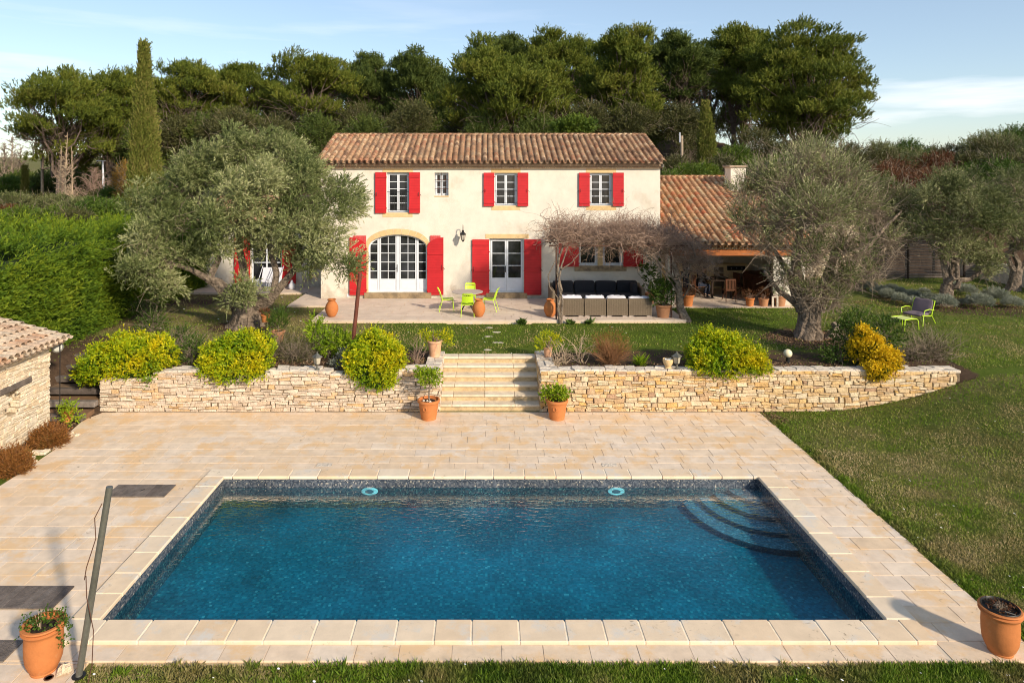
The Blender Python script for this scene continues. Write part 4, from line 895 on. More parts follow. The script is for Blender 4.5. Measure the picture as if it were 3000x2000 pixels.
b = MB(); b.add([(-10.5, 12.6, 2.10), (-10.5, 17.02, 2.10), (-13.2, 17.02, 2.79), (-13.2, 12.6, 2.79), (-10.5, 12.6, 2.04), (-10.5, 17.02, 2.04), (-13.2, 17.02, 2.73), (-13.2, 12.6, 2.73)], [(0, 1, 2, 3), (4, 5, 6, 7), (0, 1, 5, 4), (1, 2, 6, 5)], .5); b.build('roof_bed', M['mortar'], RFh)
b = MB(); c = (HXF+.10, 16.95, 1.93); b.lathe([(.0, .03), (.10, .02), (.135, 0), (.135, -.02), (.0, -.03)], 20); mm = Matrix.Translation(c) @ Matrix.Rotation(math.radians(70), 4, 'X') @ Matrix.Rotation(math.radians(35), 4, 'Y'); b.v = [mm @ Vector(v) for v in b.v]
tag(b.build('round_lamp', M['grmetal']), 'round grey metal lamp fixed to the rear corner of the stone hut', 'lamp')
# timber sleeper steps between the hut and the wall
sl = thing('sleeper_steps', 'dark timber sleeper steps with gravel climbing between the hut and the stone wall', 'steps', (-10.8, 18, 0))
for k in range(6):
    y0 = 17.15+.55*k; z = .16*(k+1)
    b = MB(); b.box(-12.3, y0, z-.15, -10.16, y0+.2, z, bev=.02); s = b.build('sleeper', M['oldwood'], sl)
    b = MB(); b.box(-12.25, y0+.2, z-.16, -10.17, y0+.56, z-.025); b.build('tread', M['litter'], s)

# slatted screens
def slat_screen(x0, x1, y, z0, z1, lab, y1=None):
    T = thing('slatted_screen', lab, 'fence', ((x0+x1)/2, y, z0)); b = MB(); z = z0
    while z < z1: b.box(x0, y, z, x1, y+.02, z+.045); z += .078
    b.build('slats', M['oldwood'], T)
    n_ = max(1, round((x1-x0)/1.1))
    for i in range(n_+1): x = x0+(x1-x0)*i/n_; p = MB(); p.box(x-.04, y+.022, z0-.1, x+.04, y+.10, z1+.02); p.build('post', M['darkwood'], T)
fy = 34.05
q = lambda px: (px-CX)/FPX*fy
slat_screen(18.95, q(2657), fy, 1.02, 3.55, 'tall brown slatted timber screen joined to the pale stone block')
slat_screen(q(2663), q(2812), fy, 1.02, 3.2, 'brown slatted timber screen behind the trunk of the far olive')
slat_screen(q(2828), q(2880), fy, 1.02, 2.3, 'lowest and rightmost slatted timber screen beyond the far olive')
b = MB(); b.box(24.6, 27, 1.0, 24.9, 35.5, 1.95); 
tag(b.build('garden_wall', M['cap']), 'low pale rendered garden wall at the right edge beyond the lavender', 'wall')

# ------------------------------------------------------------------ pots and jars
def pot_profile(h, rt, rb, rim=.03, foot=True):
    p = [(rb*1.04, 0), (rb*1.06, .02*h/.5)] if foot else [(rb, 0)]
    for t in np.linspace(0.06, .84, 8): p.append((rb+(rt*.93-rb)*(t**.75), h*t))
    p += [(rt*.93, h*.86), (rt, h*.875), (rt*1.02, h*.93), (rt*1.0, h*.985), (rt*.96, h), (rt*.88, h), (rt*.86, h*.9)]
    return p
def urn_profile(h, rt):         # tall pot, nearly straight side rounding in at the foot
    return [(rt*.60, 0), (rt*.62, .03*h), (rt*.60, .045*h), (rt*.72, .12*h), (rt*.84, .25*h), (rt*.89, .42*h), (rt*.90, .62*h), (rt*.88, .80*h), (rt*.90, .84*h), (rt*.99, .87*h), (rt*1.03, .90*h), (rt*.93, .925*h), (rt*.98, .95*h), (rt*1.04, .975*h), (rt*1.0, .998*h), (rt*.86, 1.0*h), (rt*.84, .9*h)]
def make_pot(name, label, x, y, z, h, rt, rb, mat='terra', cat='plant pot', urn=False, group=None, rings=0, soil=True, smile=True):
    T = thing(name, label, cat, (x, y, z), group=group); b = MB(); b.lathe(urn_profile(h, rt) if urn else pot_profile(h, rt, rb), 36, (x, y, z)); P = b.build('pot', M[mat], T, smooth=True)
    if soil: s = MB(); s.lathe([(rt*.87, -.02), (rt*.6, .0), (.0, .015)], 20, (x, y, z+h*.9)); s.build('soil', M['soil'], T, smooth=True)
    if rings:
        for a in ([-1.9] if rings == 1 else [-2.1]):
            cx, cy = x+math.cos(a)*rt*.86, y+math.sin(a)*rt*.86; g = MB(); pts = [(cx+.045*math.cos(t)*-math.sin(a), cy+.045*math.cos(t)*math.cos(a), z+h*.62+.05*math.sin(t)) for t in np.linspace(-math.pi, math.pi, 14)]; g.tube(pts, .010, 6); g.build('ring_handle', M[mat], P)
    return T
def plant_leaves(rng, T, lobes, N, k, Ls, lL, lW, mat, spread=.6, upw=.4, name='foliage', rough=.35, local=False, curve=0, lowcut=-1.):
    O, u, kk = lobes_sample(rng, lobes, N, rough=rough, low=lowcut); D = nrm(u*.7+rng.normal(0, .35, (N, 3))+np.array([0, 0, upw]))
    pos, d, sid = sprays(rng, O, D, Ls*(0.6+.7*rng.rand(N)), k, lL, lW, spread, curve); V, F = leaves_np(rng, pos, d, lL*(.7+.6*rng.rand(len(pos))), lW)
    sr = rng.rand(N); fr = np.clip(.55*rng.rand(len(pos))+.45*sr[sid], 0, 1)
    return np_mesh(name, V, F, M[mat], T, fr, local=local)
def stems(rng, T, base, N, L, rad, mat, spread=.5, K=7, wob=.25, name='stems', up=1.0, br=0, br_len=.4):
    base = np.array(base, float); O = base+rng.normal(0, rad*3, (N, 3))*np.array([1, 1, 0]); D = rng.normal(0, spread, (N, 3)); D[:, 2] = up
    P = walk_twigs(rng, O, D, L*(.6+.6*rng.rand(N)), K, wob); Rr = np.linspace(rad, rad*.45, K)[None]*np.ones((N, 1)); V, F = tubes_np(P, Rr, 4); r = np.repeat(rng.rand(N), (K-1)*4)
    if br:
        i = rng.randint(0, N, br); j = rng.randint(1, K-1, br); O2 = P[i, j]; D2 = nrm(P[i, j+1]-P[i, j])+rng.normal(0, .6, (br, 3)); P2 = walk_twigs(rng, O2, D2, L*br_len*(.5+.8*rng.rand(br)), 5, wob*1.2)
        V2, F2 = tubes_np(P2, np.linspace(rad*.55, rad*.3, 5)[None]*np.ones((br, 1)), 3); F2 = F2+len(V); V = np.concatenate([V, V2]); F = np.concatenate([F, F2]); r = np.concatenate([r, np.repeat(rng.rand(br), 12)])
    return np_mesh(name, V, F, M[mat], T, r)
R0 = np.random.RandomState
# foreground pots
x, y = -5.55, 8.56
T = make_pot('potted_plant', 'large terracotta pot with a trailing ivy plant at the near left corner of the deck', x, y, 0, .60, .245, .18, cat='potted plant', urn=True)
plant_leaves(R0(1), T, [(x+.10, y, .62, .20, .16, .10), (x-.16, y, .60, .1, .12, .06), (x+.25, y+.0, .46, .05, .10, .20), (x-.24, y, .5, .05, .1, .12), (x-.05, y-.1, .62, .12, .08, .05)], 150, 4, .08, .032, .014, 'green', spread=.9)
b = MB(); 
for dx, dz in ((-.06, .2), (-.02, .22), (-.10, .16)): b.tube([(x+dx*.3, y-.05, .55), (x+dx, y-.02, .55+dz)], .004, 4)
b.build('dry_stems', M['paletwig'], T)
x, y = 6.70, 8.9
T = make_pot('planted_pot', 'large terracotta pot of dark soil at the near right corner of the deck', x, y, 0, .58, .238, .17, cat='plant pot', urn=True)
b = MB(); b.lathe([(.210, .54), (.218, .585), (.210, .595), (.200, .585), (.195, .53)], 30, (x, y, 0)); b.tube([(x-.2, y-.1, .61), (x-.10, y-.21, .65), (x+.02, y-.23, .62)], .008, 5); b.build('liner', M['black'], T, smooth=True)
stems(R0(2), T, (x, y, .56), 90, .10, .004, 'twig', spread=1.1, K=5, wob=.6, name='dead_stems'); plant_leaves(R0(3), T, [(x, y, .56, .16, .16, .03)], 90, 3, .05, .03, .01, 'bgrust', spread=.9, name='dead_leaves')
# pots by the steps
x, y = -1.47, 17.4
T = make_pot('potted_tree', 'terracotta pot with a small lollipop citrus tree left of the steps foot', x, y, 0, .50, .285, .18, rings=1, cat='potted tree')
b = MB(); b.tube([(x+.02, y, .42), (x+.0, y, .62), (x+.03, y, .85), (x, y, 1.0)], [.022, .02, .02, .012], 6); b.build('trunk', M['bark'], T)
plant_leaves(R0(4), T, [(x-.08, y, 1.02, .24, .22, .16), (x+.12, y, 1.05, .2, .18, .18), (x-.22, y, 1.18, .12, .12, .1)], 240, 5, .10, .06, .02, 'lemon', name='crown')
b = MB(); 
for dx, dy in ((-.12, -.08), (.05, -.16), (-.03, -.1)): b.lathe([(.0, -.03), (.04, 0), (.0, .035)], 7, (x+dx, y+dy, .48))
b.build('pebbles', M['cap'], T)
x = 1.80
T = make_pot('potted_plant', 'terracotta pot with a low bright citrus bush right of the steps foot', x, y, 0, .50, .285, .18, rings=1, cat='potted plant')
plant_leaves(R0(5), T, [(x-.08, y, .66, .26, .2, .17), (x+.10, y, .62, .2, .2, .13), (x-.3, y, .6, .1, .1, .1)], 230, 5, .11, .065, .022, 'lemon')
zt = 1.08
x, y = -1.46, 19.3
T = make_pot('potted_succulent', 'pale terracotta pot with a spreading yellow succulent on the wall left of the steps head', x, y, zt, .46, .215, .14, mat='terra_pale', cat='potted plant')
plant_leaves(R0(6), T, [(x, y, zt+.55, .30, .2, .12), (x-.30, y, zt+.62, .16, .14, .12), (x+.34, y, zt+.60, .16, .14, .16), (x+.40, y, zt+.38, .1, .1, .14), (x-.2, y, zt+.45, .1, .1, .1)], 340, 6, .10, .035, .014, 'yellow', upw=.6)
stems(R0(7), T, (x, y, zt+.42), 26, .34, .010, 'vinetwig', spread=.8, name='stems')
x = 1.74; y = 19.3
T = make_pot('potted_succulent', 'small pale terracotta pot with a bushy yellow succulent right of the steps head', x, y, zt, .27, .135, .09, mat='terra_pale', cat='potted plant')
plant_leaves(R0(8), T, [(x-.05, y, zt+.45, .34, .2, .20), (x-.22, y, zt+.30, .14, .12, .12), (x+.25, y, zt+.42, .14, .14, .16), (x+.02, y, zt+.62, .12, .12, .08)], 380, 6, .09, .032, .012, 'yellow', upw=.5)
stems(R0(9), T, (x, y, zt+.25), 30, .34, .008, 'vinetwig', spread=.9, name='stems')
# terrace jars
for px, lab in ((972, 'rounded terracotta oil jar at the left front corner of the terrace'), (1403, 'rounded terracotta oil jar beside the green chairs on the terrace'), (1612, 'rounded terracotta oil jar beside the vine trunk and the wicker sofa')):
    c = G(px, 927, TZ); T = thing('oil_jar', lab, 'jar', c, group='terracotta oil jars along the terrace edge'); b = MB()
    b.lathe([(.10, 0), (.125, .01), (.165, .07), (.21, .16), (.235, .26), (.225, .37), (.18, .47), (.13, .54), (.118, .57), (.125, .585), (.155, .595), (.16, .615), (.14, .63), (.115, .625), (.10, .57)], 32, tuple(c)); b.build('body', M['terra'], T, smooth=True)
# pots near the big left olive
c = Pt(777, 943, 22.6)
T = make_pot('hanging_pot', 'small terracotta pot hung on the right side of the big left olive trunk', c.x, c.y, c.z, .24, .15, .10, cat='plant pot', mat='terra'); plant_leaves(R0(10), T, [(c.x, c.y, c.z+.30, .16, .14, .08)], 80, 5, .12, .05, .010, 'bgrust')
c = G(815, 1000, 1.0)
T = make_pot('potted_plant', 'aged terracotta pot with a grassy plant between the left olive and the yellow bushes', c.x, c.y, 1.0, .34, .22, .13, mat='terra_dark', cat='potted plant'); plant_leaves(R0(11), T, [(c.x-.02, c.y, 1.55, .26, .2, .26)], 130, 8, .3, .14, .008, 'green', spread=.35, upw=1.)
# bowl, lanterns and lamps on the wall
c = G(1957, 1078, 1.08)
T = thing('stone_bowl', 'small ochre stone bowl with white shells on the right retaining wall', 'bowl', c); b = MB(); b.lathe([(.09, 0), (.09, .02), (.06, .04), (.11, .10), (.14, .18), (.135, .25), (.125, .25), (.12, .18), (.0, .15)], 20, tuple(c)); b.build('bowl', M['ochre'], T, smooth=True)
b = MB()
for i in range(9): a = i*2.4; b.lathe([(0, -.02), (.03, 0), (0, .025)], 6, (c.x+.07*math.cos(a), c.y+.06*math.sin(a), c.z+.22+.01*(i % 3)))
b.build('shells', M['daisy'], T)
for px, py, lab in ((929, 1083, 'grey pedestal garden lantern on the left retaining wall'), (1983, 1081, 'grey pedestal garden lantern on the right retaining wall beside the stone bowl')):
    c = G(px, py, 1.08); T = thing('garden_lantern', lab, 'garden lamp', c, group='pedestal lanterns on the walls')
    b = MB(); b.lathe([(.07, 0), (.07, .02), (.03, .04), (.025, .12), (.06, .15), (.075, .16)], 12, tuple(c)); b.build('pedestal', M['grmetal'], T, smooth=True)
    b = MB(); b.lathe([(.07, .16), (.10, .33)], 4, tuple(c)); b.build('glass', pm('frosted_glass', [(.42, .38, .30)], rough=.4), T)
    b = MB(); b.lathe([(.145, .33), (.14, .345), (.05, .41), (.015, .44)], 4, tuple(c)); b.lathe([(.015, .44), (.02, .46), (.0, .48)], 8, tuple(c)); b.build('cap', M['grmetal'], T)
    b = MB()
    for i in range(4): t = math.pi*i/2; b.tube([(c.x+.072*math.cos(t), c.y+.072*math.sin(t), c.z+.16), (c.x+.102*math.cos(t), c.y+.102*math.sin(t), c.z+.34)], .008, 4)
    b.build('frame', M['grmetal'], T)
c = G(2335, 1080, 1.0)
T = thing('globe_lamp', 'round cream globe garden lamp behind the right retaining wall', 'garden lamp', (c.x, 18.9, 1.0)); b = MB(); pr = [(.10*math.sin(t)*1.15, -.10*math.cos(t)*1.15) for t in np.linspace(0.05, math.pi-.05, 14)]; b.lathe(pr, 24, (c.x, 18.9, 1.27)); b.build('globe', pm('globe_glass', [(.72, .64, .44)], rough=.35, namt=.02), T, smooth=True)
b = MB(); b.lathe([(.06, 0), (.05, .10), (.05, .16)], 12, (c.x, 18.9, 1.0)); b.build('base', M['black'], T)
# the two leaning sail poles
T = thing('sail_pole', 'leaning grey metal sail pole standing at the near left end of the pool', 'pole', (-5.04, 8.45, 0))
b = MB(); b.tube([(-5.045, 8.45, 0), (-4.72, 8.55, 2.30)], .040, 20, cap=True); b.build('pole', M['grmetal'], T, smooth=True)
b = MB(); b.lathe([(.075, .004), (.078, .014), (.055, .016)], 20, (-5.045, 8.45, 0)); b.build('collar', M['black'], T)
b = MB(); b.tube([(-4.78, 8.49, 2.12), (-4.86, 8.47, 1.95), (-4.84, 8.46, 1.7), (-4.95, 8.45, 1.35), (-4.97, 8.44, 1.2)], .006, 5); b.tube([(-4.95, 8.44, 1.25), (-4.93, 8.42, 1.0), (-4.84, 8.41, .6), (-4.83, 8.36, .2), (-4.86, 8.33, .01)], .006, 5); b.build('rope', M['rust'], T)
T = thing('sail_pole', 'leaning rusty brown sail pole rising behind the yellow bush left of the steps', 'pole', (-3.72, 18.8, 1.0))
b = MB(); a0, a1 = Vector((-3.74, 18.85, 1.0)), Pt(1055, 800, 18.7); b.tube([a0, a1], .055, 16); b.build('pole', M['brmetal'], T, smooth=True); b = MB(); q_ = a0.lerp(a1, .92); b.tube([q_+Vector((-.07, -.05, 0)), q_+Vector((.0, -.06, .01))], .012, 5); b.build('hook', M['black'], T)
# timber covers, rock and drain
for (x0, x1, y0, y1, lab) in ((-7.35, -6.2, 13.14, 13.64, 'grey weathered timber hatch in the deck, farthest one beside the pool corner'), (-8.5, -6.2, 9.75, 10.28, 'grey weathered timber hatch in the deck, middle one just behind the ivy pot'), (-8.0, -6.15, 8.68, 9.08, 'grey weathered timber hatch in the deck, nearest one partly hidden by the ivy pot')):
    T = thing('timber_hatch', lab, 'hatch', ((x0+x1)/2, (y0+y1)/2, 0), group='timber hatches in the deck'); b = MB(); n_ = int((x1-x0)/.115)
    for i in range(n_): a = x0+(x1-x0)*i/n_; b.box(a+.0015, y0, .006, a+(x1-x0)/n_-.0015, y1, .026+rnd.uniform(-.001, .001), bev=.003)
    b.build('planks', M['oldwood'], T); b = MB(); xm = (x0+x1)/2 if x1-x0 < 1.5 else x1-1.6; b.tube([(xm, (y0+y1)/2-.04, .028), (xm+.05, (y0+y1)/2+.04, .03)], .006, 5); b.build('handle', M['iron'], T)
c = G(187, 1972, 0)
b = MB(); pr = [(.0, 0), (.075, .01), (.085, .05), (.06, .095), (.0, .11)]; b.lathe(pr, 9, tuple(c)); rr_ = R0(3); b.v = [Vector(v)+Vector(rr_.normal(0, .014, 3)) for v in b.v]; b.v = [Vector((v.x, v.y, max(.003, v.z))) for v in b.v]
tag(b.build('rock', M['stone_l']), 'small pale rough rock between the ivy pot and the grey pole', 'rock')
c = G(143, 1985, 0); b = MB(); b.lathe([(.055, .004), (.055, .009), (.042, .010), (.04, .004), (.0, .004)], 18, tuple(c)); tag(b.build('drain_hole', M['rust']), 'round rusty drain opening in the near left paving', 'drain')
# ------------------------------------------------------------------ terrace table and green chairs
c = Vector((-.70, 25.3, TZ))
T = thing('round_table', 'round grey beige metal table among the green chairs on the terrace', 'table', c)
b = MB(); b.lathe([(.0, .715), (.56, .715), (.575, .725), (.575, .735), (.56, .742), (.0, .742)], 40, tuple(c)); b.build('table_top', M['tabletop'], T)
for i in range(4): t = math.pi*(i/2+.25); b = MB(); b.tube([(c.x+.05*math.cos(t), c.y+.05*math.sin(t), c.z+.71), (c.x+.06*math.cos(t), c.y+.06*math.sin(t), c.z+.35), (c.x+.34*math.cos(t), c.y+.34*math.sin(t), c.z+.005)], .013, 6); b.build('leg', M['iron'], T)
def green_chair():
    T = thing('garden_chair', 'lime green metal garden chair', 'chair', (0, 0, 0), group='lime green garden chairs round the table')   # faces +y
    b = MB(); n_ = 9
    def surf(u, v): # u -1..1 across, v 0..1 front to rear
        return Vector((u*.21, .22-.42*v, .445-.012*(1-u*u)-.02*v))
    for i in range(7):
        v0, v1 = i/7, i/7+.115
        for j in range(6):
            u0, u1 = -1+j/3, -1+(j+1)/3; b.add([surf(u0, v0), surf(u1, v0), surf(u1, v1), surf(u0, v1)]+[surf(a, q)-Vector((0, 0, .008)) for a, q in ((u0, v0), (u1, v0), (u1, v1), (u0, v1))], [(0, 1, 2, 3), (4, 5, 6, 7), (0, 1, 5, 4), (2, 3, 7, 6)])
    b.tube([(-.22, .23, .445), (.22, .23, .445)], .010, 6); b.tube([(-.22, .23, .445), (-.22, -.19, .43)], .011, 6); b.tube([(.22, .23, .445), (.22, -.19, .43)], .011, 6); b.build('seat', M['lime'], T, local=True)
    b = MB()
    def bk(u, w): return Vector((u*.20*(1-.10*w), -.20-.03*w-.09*w*w-.03*(1-u*u), .47+.36*w))
    for (w0, w1) in ((.10, .78), (.86, 1.02)):
        for j in range(6): u0, u1 = -1+j/3, -1+(j+1)/3; b.add([bk(u0, w0), bk(u1, w0), bk(u1, w1), bk(u0, w1)]+[bk(a, q)+Vector((0, -.008, 0)) for a, q in ((u0, w0), (u1, w0), (u1, w1), (u0, w1))], [(0, 1, 2, 3), (4, 5, 6, 7), (0, 1, 5, 4), (2, 3, 7, 6)])
    pts = [(-.21, -.18, .44)]+[tuple(bk(-1.02, w)) for w in (.2, .5, .8, .98)]+[tuple(bk(-.8, 1.06)), tuple(bk(0, 1.08)), tuple(bk(.8, 1.06))]+[tuple(bk(1.02, w)) for w in (.98, .8, .5, .2)]+[(.21, -.18, .44)]
    b.tube(pts, .011, 6); b.build('backrest', M['lime'], T, local=True)
    for sx in (-1, 1):
        b = MB(); b.tube([(sx*.21, .21, .44), (sx*.235, .25, 0)], .012, 6); b.build('leg', M['lime'], T, local=True)
        b = MB(); b.tube([(sx*.21, -.17, .43), (sx*.235, -.30, 0)], .012, 6); b.build('leg', M['lime'], T, local=True)
    return T
ch = green_chair(); ch.location = (-1.47, 25.45, TZ); ch.rotation_euler.z = math.radians(-84); ch['label'] = 'lime green chair at the left side of the round table'
dup(ch, (.12, 25.45, TZ), math.radians(80), 'lime green chair at the right side of the round table')
dup(ch, (-.68, 24.55, TZ), math.radians(2), 'lime green chair with its back to the pool, nearest of the four')
dup(ch, (-.64, 26.3, TZ), math.radians(178), 'lime green chair behind the round table, against the house')
# ------------------------------------------------------------------ wicker sofas
def cushion(b, x0, y0, z0, x1, y1, z1, bev=.05, lump=.012, seed=0):
    bm = bmesh.new(); bmesh.ops.create_cube(bm, size=1); bmesh.ops.subdivide_edges(bm, edges=bm.edges[:], cuts=5, use_grid_fill=True); r = R0(seed)
    vs = []
    for v in bm.verts:
        p = np.array(v.co)*2; q = np.sign(p)*np.abs(p)**1; e = np.array([x1-x0, y1-y0, z1-z0])/2
        mx_ = np.sort(np.abs(p)); k = 1-.10*max(0, (mx_[1]-.5))*2*mx_[1]; puff = 1+.10*np.prod(1-np.clip(np.abs(p), 0, 1)**2+.0)**.33
        vs.append(Vector((np.array([(x0+x1)/2, (y0+y1)/2, (z0+z1)/2])+p*e*k*(puff if mx_[2] > .99 else 1)+r.normal(0, lump*.25, 3)).tolist()))
    bm.verts.index_update(); b.add(vs, [[v.index for v in f.verts] for f in bm.faces], .5); bm.free()
def sofa_unit(x0, x1, y0, depth, lab, white=True, first=0, seed=0):
    """a wicker unit seen from behind (back towards the camera)"""
    T = thing('wicker_sofa', lab, 'sofa', ((x0+x1)/2, y0+depth/2, TZ), group='wicker sofa units with their backs to the lawn'); z = TZ
    b = MB(); N = int((x1-x0-.03)/.042)
    # woven back: horizontal strands bulging over vertical staves
    rows = 17; hh = .56/rows
    b.box(x0+.02, y0+.02, z+.06, x1-.02, y0+.12, z+.63, r=.05)
    for i in range(rows):
        for j in range(N):
            a = x0+.012+(x1-x0-.024)*j/N; c = x0+.012+(x1-x0-.024)*(j+1)/N; zz = z+.06+hh*i; o_ = .010 if (i+j) % 2 else .0
            b.add([(a, y0+.012-o_, zz+.002), (c, y0+.012-o_, zz+.002), (c, y0+.012-o_, zz+hh-.003), (a, y0+.012-o_, zz+hh-.003)], [(0, 1, 2, 3)], r=(.45 if j % 2 else .8)+rnd.uniform(-.1, .12))
    b.tube([(x0+.015, y0+.06, z+.632), (x1-.015, y0+.06, z+.632)], .022, 8, r=.3); b.box(x0+.01, y0+.005, z+.05, x0+.035, y0+.12, z+.63, r=.4); b.box(x1-.035, y0+.005, z+.05, x1-.01, y0+.12, z+.63, r=.4)
    b.build('woven_back', M['wicker'], T)
    b = MB(); b.box(x0+.02, y0+.125, z+.05, x1-.02, y0+depth, z+.28, bev=.01); b.build('woven_base', M['wicker'], T)
    b = MB(); cushion(b, x0+.02, y0+.15, z+.28, x1-.02, y0+depth, z+.42, seed=seed); b.build('seat_cushion', M['dkcush'], T, smooth=True)
    b = MB(); cushion(b, x0+.04, y0+.135, z+.38, x1-.04, y0+.30, z+.715+rnd.uniform(-.02, .02), seed=seed+9, lump=.06); b.build('back_cushion', M['whcush'], T, smooth=True)
    for sx in (x0+.1, x1-.1): b = MB(); b.box(sx-.08, y0+.05, z, sx+.08, y0+.16, z+.048, r=.2); b.build('foot', M['tabletop'], T)
xs = [(1640-CX)/FPX*24.35, (1711-CX)/FPX*24.35, (1776-CX)/FPX*24.35, (1840-CX)/FPX*24.35, (1911-CX)/FPX*24.35]
for i, lab in enumerate(('leftmost unit of the wicker sofa row, beside the vine trunk, with white cushions', 'second unit from the left of the wicker sofa row backing onto the lawn', 'third unit from the left of the wicker sofa row backing onto the lawn', 'rightmost unit of the wicker sofa row, nearest the potted shrub')):
    sofa_unit(xs[i]+.01, xs[i+1]-.01, 24.3, .78, lab, seed=i)
sx0, sx1 = 2.62, 6.0
T = thing('corner_sofa', 'long charcoal cushioned sofa against the house wall under the vine', 'sofa', ((sx0+sx1)/2, 26.8, TZ)); z = TZ
b = MB(); b.box(sx0-.12, 26.4, z+.03, sx1+.12, 27.4, z+.27, bev=.01); b.build('woven_base', M['wicker'], T)
b = MB(); b.box(sx0-.13, 27.24, z+.27, sx1+.13, 27.4, z+.74, bev=.02); b.build('woven_back', M['wicker'], T)
for a in (sx0-.14, sx1+.01): b = MB(); b.box(a, 25.9 if a < 3 else 26.4, z+.05, a+.13, 27.4, z+.66, bev=.03); b.build('armrest', M['wicker'], T)
for i in range(4):
    a, c2 = sx0+(sx1-sx0)*i/4, sx0+(sx1-sx0)*(i+1)/4; b = MB(); cushion(b, a+.01, 26.38, z+.27, c2-.01, 27.1, z+.44, seed=i+20); b.build('seat_cushion', M['dkcush'], T, smooth=True)
    b = MB(); cushion(b, a+.01, 27.0, z+.42, c2-.01, 27.24, z+.86+.01*(i % 2), seed=i+30); b.build('back_cushion', M['dkcush'], T, smooth=True)
for a in (sx0+.10, sx1-.34): b = MB(); cushion(b, a, 26.5, z+.43, a+.22, 27.0, z+.82, seed=40); b.build('side_cushion', M['dkcush'], T, smooth=True)
# shrub pots beside the sofas
c = G(1943, 930, TZ); c.y = 24.3; c.x = (1943-CX)/FPX*24.3
T = make_pot('potted_shrub', 'large aged terracotta pot with a leafy evergreen shrub right of the wicker sofas', c.x, c.y, TZ, .45, .29, .19, mat='terra_dark', cat='potted plant')
plant_leaves(R0(21), T, [(c.x, c.y, TZ+.85, .42, .38, .36), (c.x+.1, c.y, TZ+1.15, .3, .28, .2), (c.x-.25, c.y, TZ+.7, .2, .2, .2)], 480, 6, .16, .08, .018, 'green', upw=.5); stems(R0(22), T, (c.x, c.y, TZ+.4), 14, .6, .012, 'twig', spread=.4)
c = Pt(1903, 872, 26.9)
T = make_pot('potted_shrub', 'terracotta pot with a tall thin shrub in the corner beside the charcoal sofa', c.x, c.y, TZ, .42, .21, .15, mat='terra_dark', cat='potted plant')
plant_leaves(R0(23), T, [(c.x, c.y, TZ+1.05, .28, .22, .4), (c.x+.15, c.y, TZ+1.6, .2, .18, .12), (c.x-.1, c.y, TZ+1.3, .2, .2, .2)], 70, 7, .2, .12, .028, 'green'); stems(R0(24), T, (c.x, c.y, TZ+.35), 7, 1.1, .012, 'twig', spread=.22)
# ------------------------------------------------------------------ porch contents
def ppot(px, h, rt, lab, mat, fol, lobes, seed, y=26.85, lk=None):
    x = (px-CX)/FPX*y; T = make_pot('potted_plant', lab, x, y, PZ, h, rt, rt*.66, mat=mat, cat='potted plant')
    if fol: plant_leaves(R0(seed), T, [(x+a, y, PZ+h+bz, rx, rx*.8, rz) for a, bz, rx, rz in lobes], 90, 6, .12, .05, .010, fol, upw=.7); stems(R0(seed), T, (x, y, PZ+h*.85), 22, .28, .006, 'vinetwig', spread=.5)
    return T
ppot(2015, .44, .25, 'orange terracotta pot with dry stems, left of the porch beside the vine trunk', 'terra', 'bgrust', [(0, .10, .2, .1)], 31)
ppot(2197, .32, .185, 'small terracotta pot with a straggling plant in the middle of the porch edge', 'terra', 'bgrust', [(-.05, .12, .24, .12), (-.3, .0, .1, .12)], 32)
ppot(2237, .30, .21, 'wide terracotta pot with red-brown stems, second from the right on the porch edge', 'terra_dark', 'bgrust', [(0, .18, .2, .18)], 33)
ppot(2285, .40, .25, 'large terracotta pot at the right end of the porch edge beside the olive', 'terra_dark', 'green', [(0, .16, .26, .14)], 34)
b = MB(); x = (2272-CX)/FPX*26.7; b.box(x-.16, 26.64, PZ, x-.09, 26.70, PZ+.36); b.box(x+.02, 26.64, PZ, x+.09, 26.70, PZ+.36); b.box(x-.16, 26.64, PZ+.36, x+.09, 26.70, PZ+.41); tag(b.build('wooden_stand', M['cap']), 'small grey wooden stand in front of the large pot at the porch end', 'stand')
T = thing('kitchen_counter', 'cream masonry kitchen counter with taupe doors at the back of the porch', 'kitchen counter', (9.3, 31.2, PZ)); ky = 31.0
qx = lambda px: (px-CX)/FPX*ky
qz = lambda py: H-(py-CY)/FPX*ky
b = MB(); b.box(7.3, ky, PZ, qx(2192), 31.59, qz(778)); b.build('counter', M['cream'], T); b = MB(); b.box(7.3, ky-.04, qz(778)+.002, qx(2192)+.03, 31.6, qz(778)+.05, bev=.01); b.build('worktop', M['cream'], T)
for a, c2, z0, z1 in ((2092, 2119, 799, 838), (2149, 2176, 800, 838)):
    b = MB(); b.box(qx(a), ky-.03, qz(z1), qx(c2), ky-.002, qz(z0)); D = b.build('door', M['greywood'], T); b = MB(); b.tube([(qx(c2)-.06, ky-.05, qz(z0)-.1), (qx(c2)-.06, ky-.05, qz(z0)-.25)], .008, 5); b.build('handle', M['black'], D)
b = MB(); b.box(qx(2092), ky-.03, qz(797), qx(2119), ky-.002, qz(782)); b.build('drawer', M['greywood'], T)
b = MB(); b.box(qx(2130), ky-.06, qz(791), qx(2182), ky-.002, qz(779)); HB_ = b.build('hob', M['black'], T)
for px in (2141, 2156, 2172): b = MB(); b.lathe([(.03, 0), (.03, .02), (.0, .025)], 10); mm = Matrix.Translation((qx(px), ky-.062, qz(785))) @ Matrix.Rotation(math.radians(90), 4, 'X'); b.v = [mm @ Vector(v) for v in b.v]; b.build('knob', M['steel'], HB_)
